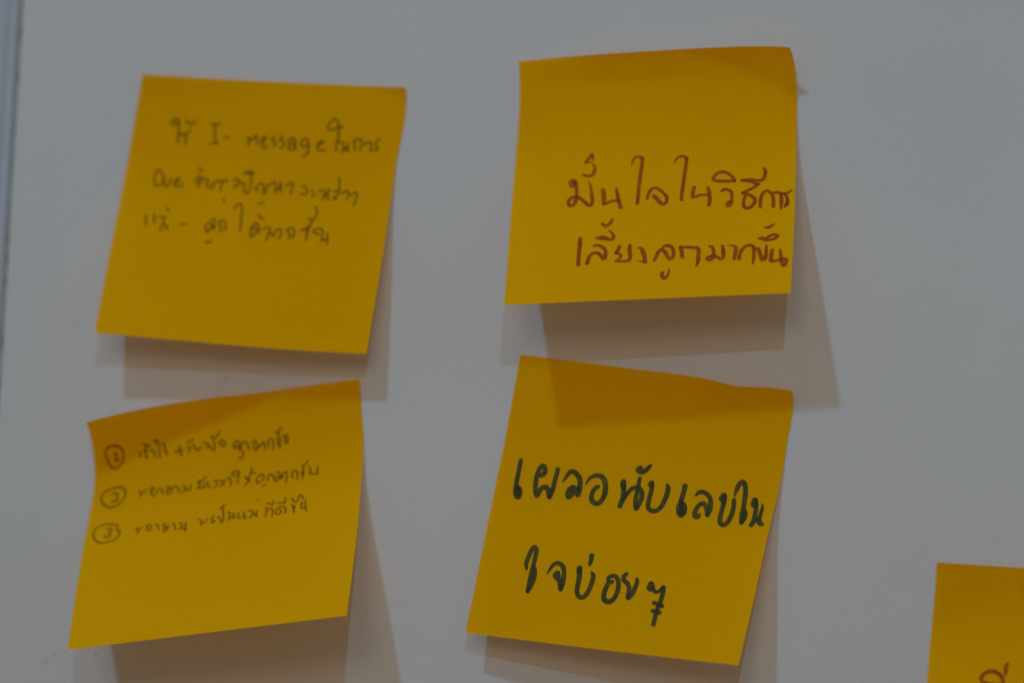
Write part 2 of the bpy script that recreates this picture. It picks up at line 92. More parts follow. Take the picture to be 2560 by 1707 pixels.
 2: "-1.16,-0.20,77.18 1.99,-0.70,77.30 5.15,-1.20,77.42 8.30,-1.70,77.54 11.45,-2.20,77.66 14.60,-2.70,77.76 17.76,-3.20,77.84 20.92,-3.70,77.90 24.07,-3.80,78.05 27.22,-3.80,78.21 30.36,-3.80,78.36 33.51,-3.80,78.51 36.66,-3.80,78.66 39.80,-3.80,78.81 42.95,-3.60,79.00 46.09,-3.51,79.15 49.25,-3.63,79.24 52.41,-3.92,79.26 55.57,-4.28,79.27 58.73,-4.63,79.26 61.90,-4.99,79.21 65.07,-5.34,79.10 68.23,-5.69,78.94 71.43,-6.79,78.51 74.68,-8.80,77.80 -1.05,-0.20,76.18 2.11,-0.60,76.30 5.27,-0.99,76.42 8.43,-1.39,76.55 11.59,-1.79,76.67 14.75,-2.18,76.78 17.92,-2.58,76.86 21.08,-2.98,76.93 24.24,-3.05,77.08 27.39,-3.05,77.24 30.54,-3.05,77.40 33.70,-3.05,77.55 36.85,-3.05,77.70 40.01,-3.05,77.85 43.16,-2.84,78.05 46.31,-2.68,78.20 49.47,-2.71,78.29 52.64,-2.93,78.32 55.81,-3.33,78.33 58.98,-3.75,78.33 62.15,-4.17,78.28 65.32,-4.60,78.17 68.50,-5.02,78.02 71.70,-6.12,77.60 74.96,-8.05,76.90 -0.89,-0.20,74.79 2.28,-0.47,74.92 5.44,-0.75,75.05 8.61,-1.02,75.18 11.78,-1.29,75.30 14.95,-1.57,75.42 18.12,-1.84,75.51 21.30,-2.11,75.58 24.46,-2.17,75.73 27.62,-2.17,75.90 30.79,-2.17,76.06 33.95,-2.17,76.21 37.11,-2.17,76.37 40.27,-2.17,76.52 43.43,-2.02,76.72 46.60,-1.84,76.88 49.76,-1.75,76.97 52.94,-1.84,77.01 56.11,-2.13,77.03 59.29,-2.60,77.03 62.47,-3.11,76.99 65.65,-3.61,76.89 68.84,-4.12,76.75 72.05,-5.21,76.34 75.31,-7.03,75.66 -0.73,-0.20,73.22 2.44,-0.36,73.35 5.61,-0.52,73.48 8.78,-0.68,73.62 11.96,-0.84,73.74 15.13,-1.01,73.86 18.31,-1.17,73.95 21.49,-1.33,74.03 24.65,-1.36,74.18 27.82,-1.36,74.35 30.99,-1.36,74.51 34.15,-1.36,74.67 37.32,-1.36,74.83 40.49,-1.36,74.99 43.65,-1.27,75.19 46.82,-1.17,75.35 49.99,-1.06,75.45 53.17,-1.00,75.49 56.35,-1.13,75.51 59.53,-1.45,75.52 62.71,-1.97,75.48 65.90,-2.55,75.40 69.08,-3.12,75.26 72.30,-4.19,74.87 75.56,-5.87,74.21 -0.60,-0.20,71.50 2.57,-0.27,71.63 5.75,-0.34,71.77 8.92,-0.42,71.91 12.09,-0.49,72.04 15.27,-0.56,72.15 18.45,-0.63,72.25 21.63,-0.71,72.33 24.79,-0.72,72.49 27.96,-0.72,72.66 31.13,-0.72,72.82 34.30,-0.72,72.98 37.46,-0.72,73.14 40.63,-0.72,73.30 43.80,-0.68,73.51 46.96,-0.63,73.67 50.14,-0.59,73.77 53.32,-0.54,73.81 56.50,-0.50,73.84 59.68,-0.63,73.86 62.86,-0.95,73.83 66.05,-1.45,73.75 69.23,-2.09,73.62 72.45,-3.12,73.24 75.71,-4.63,72.61 -0.49,-0.20,69.67 2.68,-0.22,69.81 5.85,-0.23,69.95 9.02,-0.25,70.08 12.19,-0.27,70.22 15.36,-0.28,70.34 18.54,-0.30,70.44 21.71,-0.32,70.52 24.88,-0.32,70.68 28.04,-0.32,70.85 31.21,-0.32,71.02 34.37,-0.32,71.18 37.54,-0.32,71.34 40.70,-0.32,71.50 43.87,-0.31,71.70 47.03,-0.30,71.87 50.20,-0.29,71.97 53.38,-0.28,72.02 56.56,-0.27,72.06 59.73,-0.25,72.08 62.92,-0.34,72.05 66.10,-0.61,71.98 69.28,-1.07,71.86 72.49,-2.00,71.50 75.75,-3.32,70.88 -0.42,-0.20,67.75 2.75,-0.20,67.89 5.91,-0.20,68.03 9.08,-0.20,68.17 12.24,-0.20,68.30 15.41,-0.20,68.43 18.58,-0.20,68.53 21.75,-0.20,68.62 24.91,-0.20,68.78 28.07,-0.20,68.95 31.23,-0.20,69.12 34.39,-0.20,69.28 37.55,-0.20,69.44 40.72,-0.20,69.61 43.87,-0.20,69.81 47.03,-0.20,69.97 50.20,-0.20,70.08 53.37,-0.20,70.13 56.54,-0.20,70.17 59.72,-0.20,70.20 62.89,-0.20,70.18 66.07,-0.22,70.12 69.25,-0.41,70.01 72.46,-0.98,69.66 75.71,-1.98,69.06 -0.38,-0.20,65.75 2.78,-0.20,65.89 5.94,-0.20,66.03 9.10,-0.20,66.17 12.27,-0.20,66.31 15.43,-0.20,66.43 18.60,-0.20,66.54 21.77,-0.20,66.63 24.92,-0.20,66.79 28.08,-0.20,66.97 31.24,-0.20,67.13 34.39,-0.20,67.30 37.55,-0.20,67.46 40.71,-0.20,67.63 43.86,-0.20,67.83 47.02,-0.20,67.99 50.18,-0.20,68.11 53.35,-0.20,68.16 56.52,-0.20,68.21 59.69,-0.20,68.24 62.86,-0.20,68.23 66.04,-0.20,68.17 69.22,-0.20,68.07 72.42,-0.39,67.74 75.66,-0.88,67.17 -0.37,-0.23,63.67 2.79,-0.23,63.81 5.95,-0.23,63.96 9.11,-0.23,64.10 12.27,-0.23,64.24 15.43,-0.23,64.37 18.60,-0.23,64.48 21.77,-0.23,64.57 24.92,-0.23,64.74 28.08,-0.23,64.91 31.24,-0.23,65.08 34.39,-0.23,65.25 37.55,-0.23,65.41 40.70,-0.23,65.58 43.86,-0.23,65.78 47.01,-0.23,65.95 50.18,-0.23,66.06 53.34,-0.23,66.12 56.51,-0.23,66.17 59.68,-0.23,66.21 62.85,-0.23,66.21 66.03,-0.23,66.16 69.20,-0.23,66.07 72.40,-0.25,65.75 75.64,-0.31,65.20 -0.38,-0.30,61.53 2.79,-0.30,61.67 5.95,-0.30,61.82 9.11,-0.30,61.97 12.28,-0.30,62.11 15.44,-0.30,62.24 18.61,-0.30,62.35 21.77,-0.30,62.45 24.93,-0.30,62.62 28.09,-0.29,62.79 31.25,-0.29,62.96 34.41,-0.29,63.13 37.57,-0.29,63.30 40.73,-0.29,63.46 43.88,-0.29,63.66 47.04,-0.29,63.83 50.20,-0.29,63.95 53.37,-0.29,64.01 56.54,-0.29,64.07 59.71,-0.29,64.11 62.88,-0.29,64.12 66.06,-0.29,64.07 69.23,-0.29,63.99 72.43,-0.29,63.70 75.67,-0.29,63.18 -0.40,-0.43,59.34 2.76,-0.43,59.48 5.93,-0.43,59.63 9.10,-0.43,59.78 12.26,-0.42,59.92 15.43,-0.42,60.06 18.60,-0.42,60.17 21.77,-0.42,60.27 24.94,-0.42,60.44 28.10,-0.42,60.62 31.26,-0.42,60.79 34.42,-0.42,60.95 37.58,-0.42,61.12 40.75,-0.42,61.29 43.90,-0.42,61.49 47.07,-0.41,61.66 50.23,-0.41,61.78 53.41,-0.41,61.85 56.58,-0.41,61.91 59.75,-0.41,61.96 62.93,-0.41,61.97 66.11,-0.41,61.94 69.29,-0.41,61.87 72.49,-0.41,61.59 75.73,-0.41,61.09 -0.44,-0.64,57.10 2.73,-0.64,57.24 5.90,-0.64,57.39 9.07,-0.63,57.54 12.24,-0.63,57.69 15.41,-0.63,57.82 18.59,-0.63,57.94 21.76,-0.63,58.05 24.93,-0.63,58.21 28.09,-0.62,58.39 31.26,-0.62,58.56 34.43,-0.62,58.73 37.59,-0.62,58.90 40.76,-0.62,59.07 43.92,-0.61,59.27 47.09,-0.61,59.44 50.26,-0.61,59.56 53.44,-0.61,59.64 56.61,-0.61,59.70 59.79,-0.60,59.75 62.97,-0.60,59.77 66.15,-0.60,59.75 69.33,-0.60,59.69 72.54,-0.60,59.43 75.78,-0.60,58.96 -0.48,-0.95,54.82 2.70,-0.95,54.96 5.87,-0.94,55.12 9.05,-0.94,55.27 12.22,-0.94,55.41 15.40,-0.93,55.55 18.58,-0.93,55.67 21.75,-0.93,55.78 24.93,-0.92,55.95 28.10,-0.92,56.13 31.27,-0.92,56.30 34.44,-0.92,56.47 37.61,-0.91,56.64 40.78,-0.91,56.81 43.95,-0.91,57.01 47.12,-0.90,57.18 50.29,-0.90,57.30 53.47,-0.90,57.38 56.65,-0.89,57.45 59.83,-0.89,57.51 63.01,-0.89,57.53 66.20,-0.88,57.52 69.38,-0.88,57.47 72.59,-0.88,57.23 75.83,-0.87,56.79 -0.49,-1.37,52.50 2.69,-1.37,52.65 5.87,-1.36,52.81 9.05,-1.36,52.96 12.23,-1.35,53.11 15.41,-1.35,53.25 18.59,-1.34,53.37 21.77,-1.34,53.48 24.95,-1.33,53.65 28.12,-1.33,53.83 31.29,-1.32,54.00 34.47,-1.32,54.17 37.64,-1.31,54.34 40.82,-1.31,54.51 43.99,-1.30,54.71 47.16,-1.30,54.88 50.34,-1.29,55.01 53.52,-1.29,55.09 56.71,-1.28,55.17 59.89,-1.28,55.23 63.08,-1.27,55.26 66.26,-1.27,55.26 69.45,-1.26,55.22 72.66,-1.26,54.99 75.91,-1.25,54.58 -0.46,-1.92,50.17 2.73,-1.91,50.32 5.91,-1.90,50.47 9.09,-1.90,50.63 12.27,-1.89,50.78 15.45,-1.88,50.92 18.64,-1.87,51.05 21.82,-1.87,51.16 25.00,-1.86,51.33 28.18,-1.85,51.51 31.35,-1.85,51.68 34.53,-1.84,51.85 37.71,-1.83,52.02 40.89,-1.82,52.19 44.06,-1.82,52.39 47.24,-1.81,52.56 50.42,-1.80,52.69 53.60,-1.80,52.78 56.79,-1.79,52.86 59.98,-1.78,52.92 63.17,-1.77,52.96 66.36,-1.77,52.97 69.55,-1.76,52.94 72.76,-1.75,52.73 76.00,-1.74,52.35 -0.40,-2.59,47.82 2.78,-2.58,47.97 5.97,-2.57,48.13 9.15,-2.56,48.28 12.34,-2.55,48.43 15.52,-2.54,48.58 18.71,-2.53,48.71 21.90,-2.52,48.82 25.08,-2.51,48.99 28.26,-2.50,49.17 31.44,-2.49,49.34 34.62,-2.48,49.51 37.80,-2.47,49.68 40.98,-2.46,49.85 44.15,-2.45,50.05 47.33,-2.44,50.22 50.52,-2.43,50.35 53.71,-2.42,50.44 56.89,-2.41,50.53 60.08,-2.40,50.60 63.27,-2.39,50.65 66.47,-2.38,50.66 69.66,-2.37,50.64 72.87,-2.36,50.45 76.11,-2.35,50.10 -0.32,-3.39,45.47 2.86,-3.38,45.62 6.05,-3.37,45.78 9.24,-3.35,45.94 12.42,-3.34,46.09 15.61,-3.33,46.23 18.80,-3.31,46.36 21.99,-3.30,46.48 25.17,-3.29,46.65 28.36,-3.27,46.83 31.54,-3.26,47.00 34.72,-3.25,47.17 37.91,-3.23,47.34 41.09,-3.22,47.51 44.27,-3.21,47.70 47.45,-3.19,47.87 50.64,-3.18,48.00 53.83,-3.17,48.10 57.02,-3.15,48.19 60.21,-3.14,48.27 63.40,-3.12,48.32 66.60,-3.11,48.34 69.79,-3.10,48.33 73.00,-3.08,48.16 76.24,-3.07,47.84 -0.21,-4.31,43.12 2.97,-4.30,43.28 6.16,-4.28,43.43 9.35,-4.26,43.59 12.54,-4.25,43.74 15.73,-4.23,43.88 18.92,-4.21,44.02 22.11,-4.19,44.14 25.30,-4.18,44.31 28.48,-4.16,44.48 31.67,-4.14,44.65 34.85,-4.13,44.82 38.04,-4.11,44.99 41.22,-4.09,45.16 44.40,-4.07,45.35 47.59,-4.06,45.52 50.77,-4.04,45.65 53.97,-4.02,45.75 57.16,-4.01,45.85 60.35,-3.99,45.93 63.54,-3.97,45.99 66.74,-3.95,46.02 69.94,-3.94,46.02 73.15,-3.92,45.87 76.39,-3.90,45.57 -0.08,-5.34,40.78 3.11,-5.32,40.93 6.30,-5.30,41.09 9.49,-5.28,41.24 12.68,-5.26,41.39 15.87,-5.24,41.54 19.06,-5.22,41.67 22.25,-5.20,41.79 25.44,-5.17,41.96 28.62,-5.15,42.13 31.81,-5.13,42.30 35.00,-5.11,42.47 38.18,-5.09,42.64 41.37,-5.07,42.81 44.55,-5.05,43.00 47.74,-5.03,43.17 50.93,-5.00,43.30 54.12,-4.98,43.40 57.31,-4.96,43.50 60.51,-4.94,43.59 63.70,-4.92,43.65 66.90,-4.90,43.69 70.09,-4.88,43.70 73.30,-4.85,43.57 76.54,-4.83,43.30 0.08,-6.46,38.43 3.27,-6.44,38.58 6.46,-6.41,38.74 9.65,-6.39,38.89 12.84,-6.36,39.04 16.03,-6.34,39.19 19.22,-6.31,39.32 22.41,-6.28,39.45 25.60,-6.26,39.62 28.79,-6.23,39.79 31.97,-6.21,39.95 35.16,-6.18,40.12 38.35,-6.16,40.29 41.53,-6.13,40.45 44.72,-6.10,40.64 47.90,-6.08,40.81 51.09,-6.05,40.94 54.28,-6.03,41.05 57.48,-6.00,41.15 60.67,-5.97,41.24 63.86,-5.95,41.31 67.06,-5.92,41.35 70.26,-5.90,41.37 73.47,-5.87,41.26 76.70,-5.85,41.02 0.26,-7.65,36.08 3.45,-7.62,36.23 6.64,-7.59,36.38 9.83,-7.56,36.54 13.02,-7.53,36.69 16.21,-7.50,36.83 19.40,-7.47,36.97 22.59,-7.44,37.09 25.78,-7.40,37.26 28.96,-7.37,37.43 32.15,-7.34,37.60 35.34,-7.31,37.76 38.52,-7.28,37.92 41.71,-7.25,38.09 44.89,-7.22,38.27 48.08,-7.19,38.44 51.27,-7.16,38.58 54.46,-7.13,38.69 57.65,-7.10,38.79 60.84,-7.07,38.88 64.03,-7.04,38.96 67.23,-7.01,39.01 70.42,-6.98,39.04 73.63,-6.95,38.95 76.86,-6.92,38.73 0.46,-8.86,33.70 3.65,-8.83,33.85 6.84,-8.79,34.00 10.03,-8.76,34.16 13.21,-8.72,34.31 16.40,-8.69,34.45 19.59,-8.65,34.59 22.78,-8.62,34.72 25.97,-8.58,34.88 29.15,-8.55,35.05 32.34,-8.51,35.21 35.52,-8.48,35.38 38.70,-8.44,35.54 41.89,-8.41,35.70 45.07,-8.37,35.88 48.26,-8.33,36.05 51.44,-8.30,36.18 54.63,-8.26,36.30 57.82,-8.23,36.40 61.01,-8.19,36.50 64.21,-8.16,36.58 67.40,-8.12,36.64 70.59,-8.09,36.68 73.79,-8.05,36.61 77.02,-8.01,36.42 0.68,-10.09,31.30 3.86,-10.05,31.45 7.05,-10.01,31.60 10.23,-9.97,31.75 13.42,-9.93,31.90 16.60,-9.89,32.05 19.79,-9.85,32.18 22.98,-9.81,32.31 26.16,-9.77,32.47 29.34,-9.73,32.64 32.53,-9.69,32.80 35.71,-9.65,32.96 38.89,-9.61,33.13 42.07,-9.57,33.29 45.26,-9.53,33.46 48.44,-9.49,33.63 51.62,-9.45,33.76 54.81,-9.41,33.88 58.00,-9.37,33.99 61.19,-9.33,34.09 64.38,-9.29,34.18 67.57,-9.25,34.25 70.76,-9.21,34.29 73.96,-9.17,34.24 77.18,-9.13,34.08 0.90,-11.34,28.86 4.08,-11.29,29.01 7.26,-11.25,29.16 10.44,-11.20,29.32 13.63,-11.16,29.47 16.81,-11.11,29.61 19.99,-11.07,29.75 23.18,-11.02,29.88 26.36,-10.98,30.04 29.54,-10.93,30.20 32.72,-10.89,30.36 35.90,-10.84,30.52 39.08,-10.80,30.68 42.26,-10.75,30.84 45.44,-10.71,31.02 48.62,-10.66,31.18 51.80,-10.62,31.32 54.99,-10.57,31.44 58.17,-10.53,31.55 61.36,-10.48,31.66 64.54,-10.44,31.75 67.73,-10.39,31.82 70.92,-10.34,31.88 74.12,-10.30,31.85 77.33,-10.25,31.72 1.12,-12.60,26.40 4.30,-12.55,26.55 7.48,-12.50,26.70 10.66,-12.45,26.86 13.84,-12.40,27.00 17.02,-12.35,27.15 20.20,-12.30,27.29 23.38,-12.25,27.42 26.56,-12.20,27.58 29.74,-12.15,27.74 32.92,-12.10,27.90 36.10,-12.05,28.06 39.27,-12.00,28.22 42.45,-11.95,28.38 45.63,-11.90,28.55 48.80,-11.85,28.71 51.98,-11.80,28.85 55.17,-11.74,28.97 58.35,-11.69,29.08 61.53,-11.64,29.20 64.71,-11.59,29.29 67.90,-11.54,29.37 71.08,-11.49,29.44 74.27,-11.44,29.43 77.48,-11.39,29.33 1.35,-13.87,23.92 4.53,-13.81,24.07 7.71,-13.76,24.22 10.88,-13.70,24.37 14.06,-13.65,24.52 17.24,-13.59,24.66 20.41,-13.54,24.80 23.59,-13.48,24.94 26.77,-13.43,25.09 29.94,-13.37,25.25 33.12,-13.32,25.41 36.29,-13.26,25.57 39.46,-13.21,25.72 42.64,-13.15,25.88 45.81,-13.10,26.05 48.99,-13.04,26.21 52.16,-12.99,26.35 55.34,-12.93,26.47 58.52,-12.87,26.59 61.70,-12.82,26.71 64.88,-12.76,26.81 68.06,-12.71,26.90 71.24,-12.65,26.98 74.42,-12.60,26.98 77.62,-12.54,26.92 1.58,-15.15,21.41 4.76,-15.09,21.56 7.93,-15.03,21.71 11.10,-14.97,21.86 14.28,-14.91,22.01 17.45,-14.85,22.15 20.62,-14.79,22.29 23.80,-14.73,22.43 26.97,-14.67,22.58 30.14,-14.61,22.74 33.31,-14.55,22.90 36.48,-14.49,23.05 39.65,-14.43,23.21 42.83,-14.37,23.36 46.00,-14.31,23.53 49.17,-14.25,23.68 52.34,-14.19,23.82 55.51,-14.13,23.95 58.69,-14.07,24.08 61.86,-14.01,24.20 65.04,-13.95,24.31 68.21,-13.88,24.40 71.39,-13.82,24.49 74.57,-13.76,24.51 77.77,-13.70,24.48 1.81,-16.45,18.88 4.98,-16.38,19.03 8.15,-16.32,19.18 11.32,-16.25,19.32 14.49,-16.19,19.47 17.66,-16.12,19.62 20.83,-16.06,19.76 24.00,-15.99,19.90 27.17,-15.93,20.05 30.33,-15.86,20.21 33.50,-15.80,20.36 36.67,-15.73,20.51 39.84,-15.66,20.67 43.01,-15.60,20.82 46.17,-15.53,20.98 49.34,-15.47,21.14 52.51,-15.40,21.28 55.68,-15.34,21.41 58.85,-15.27,21.54 62.02,-15.21,21.66 65.19,-15.14,21.78 68.37,-15.07,21.88 71.54,-15.01,21.98 74.72,-14.94,22.02 77.90,-14.88,22.02 2.03,-17.76,16.32 5.20,-17.69,16.47 8.36,-17.62,16.62 11.53,-17.55,16.77 14.69,-17.47,16.92 17.86,-17.40,17.06 21.03,-17.33,17.20 24.19,-17.26,17.34 27.36,-17.19,17.49 30.52,-17.12,17.65 33.69,-17.05,17.80 36.85,-16.98,17.95 40.02,-16.91,18.10 43.18,-16.84,18.26 46.35,-16.77,18.41 49.51,-16.70,18.57 52.68,-16.63,18.71 55.84,-16.56,18.84 59.01,-16.49,18.97 62.18,-16.41,19.10 65.34,-16.34,19.22 68.51,-16.27,19.34 71.68,-16.20,19.44 74.85,-16.13,19.51 78.03,-16.06,19.53 2.25,-19.08,13.75 5.41,-19.00,13.89 8.57,-18.93,14.04 11.73,-18.85,14.19 14.89,-18.77,14.34 18.06,-18.70,14.48 21.22,-18.62,14.62 24.38,-18.55,14.77 27.54,-18.47,14.92 30.70,-18.40,15.07 33.87,-18.32,15.22 37.03,-18.24,15.37 40.19,-18.17,15.52 43.35,-18.09,15.67 46.51,-18.02,15.82 49.67,-17.94,15.98 52.83,-17.86,16.12 56.00,-17.79,16.26 59.16,-17.71,16.39 62.32,-17.64,16.52 65.49,-17.56,16.65 68.65,-17.48,16.77 71.81,-17.41,16.89 74.98,-17.33,16.97 78.16,-17.25,17.03 2.46,-20.41,11.15 5.62,-20.33,11.30 8.77,-20.25,11.44 11.93,-20.17,11.59 15.09,-20.08,11.74 18.25,-20.00,11.88 21.41,-19.92,12.02 24.57,-19.84,12.17 27.73,-19.76,12.32 30.88,-19.68,12.47 34.04,-19.60,12.61 37.20,-19.52,12.76 40.36,-19.44,12.91 43.52,-19.36,13.06 46.67,-19.27,13.21 49.83,-19.19,13.36 52.99,-19.11,13.51 56.15,-19.03,13.65 59.31,-18.95,13.78 62.47,-18.87,13.92 65.63,-18.78,14.05 68.79,-18.70,14.18 71.95,-18.62,14.31 75.11,-18.54,14.42 78.28,-18.46,14.50 2.67,-21.75,8.53 5.82,-21.66,8.68 8.98,-21.58,8.82 12.13,-21.49,8.97 15.29,-21.41,9.11 18.44,-21.32,9.26 21.60,-21.23,9.40 24.75,-21.15,9.55 27.91,-21.06,9.69 31.06,-20.98,9.84 34.22,-20.89,9.99 37.37,-20.80,10.14 40.53,-20.72,10.28 43.68,-20.63,10.43 46.84,-20.54,10.58 49.99,-20.46,10.73 53.15,-20.37,10.87 56.30,-20.28,11.01 59.46,-20.20,11.16 62.61,-20.11,11.30 65.77,-20.02,11.44 68.93,-19.93,11.57 72.08,-19.85,11.71 75.24,-19.76,11.84 78.40,-19.67,11.95 2.88,-23.10,5.89 6.03,-23.01,6.03 9.18,-22.92,6.18 12.33,-22.83,6.33 15.49,-22.74,6.47 18.64,-22.65,6.62 21.79,-22.56,6.76 24.94,-22.46,6.91 28.09,-22.37,7.05 31.24,-22.28,7.20 34.40,-22.19,7.34 37.55,-22.10,7.49 40.70,-22.01,7.63 43.85,-21.91,7.78 47.00,-21.82,7.93 50.15,-21.73,8.07 53.31,-21.64,8.22 56.46,-21.54,8.36 59.61,-21.45,8.51 62.76,-21.36,8.65 65.91,-21.27,8.80 69.07,-21.17,8.94 72.22,-21.08,9.09 75.37,-20.99,9.24 78.52,-20.90,9.38",
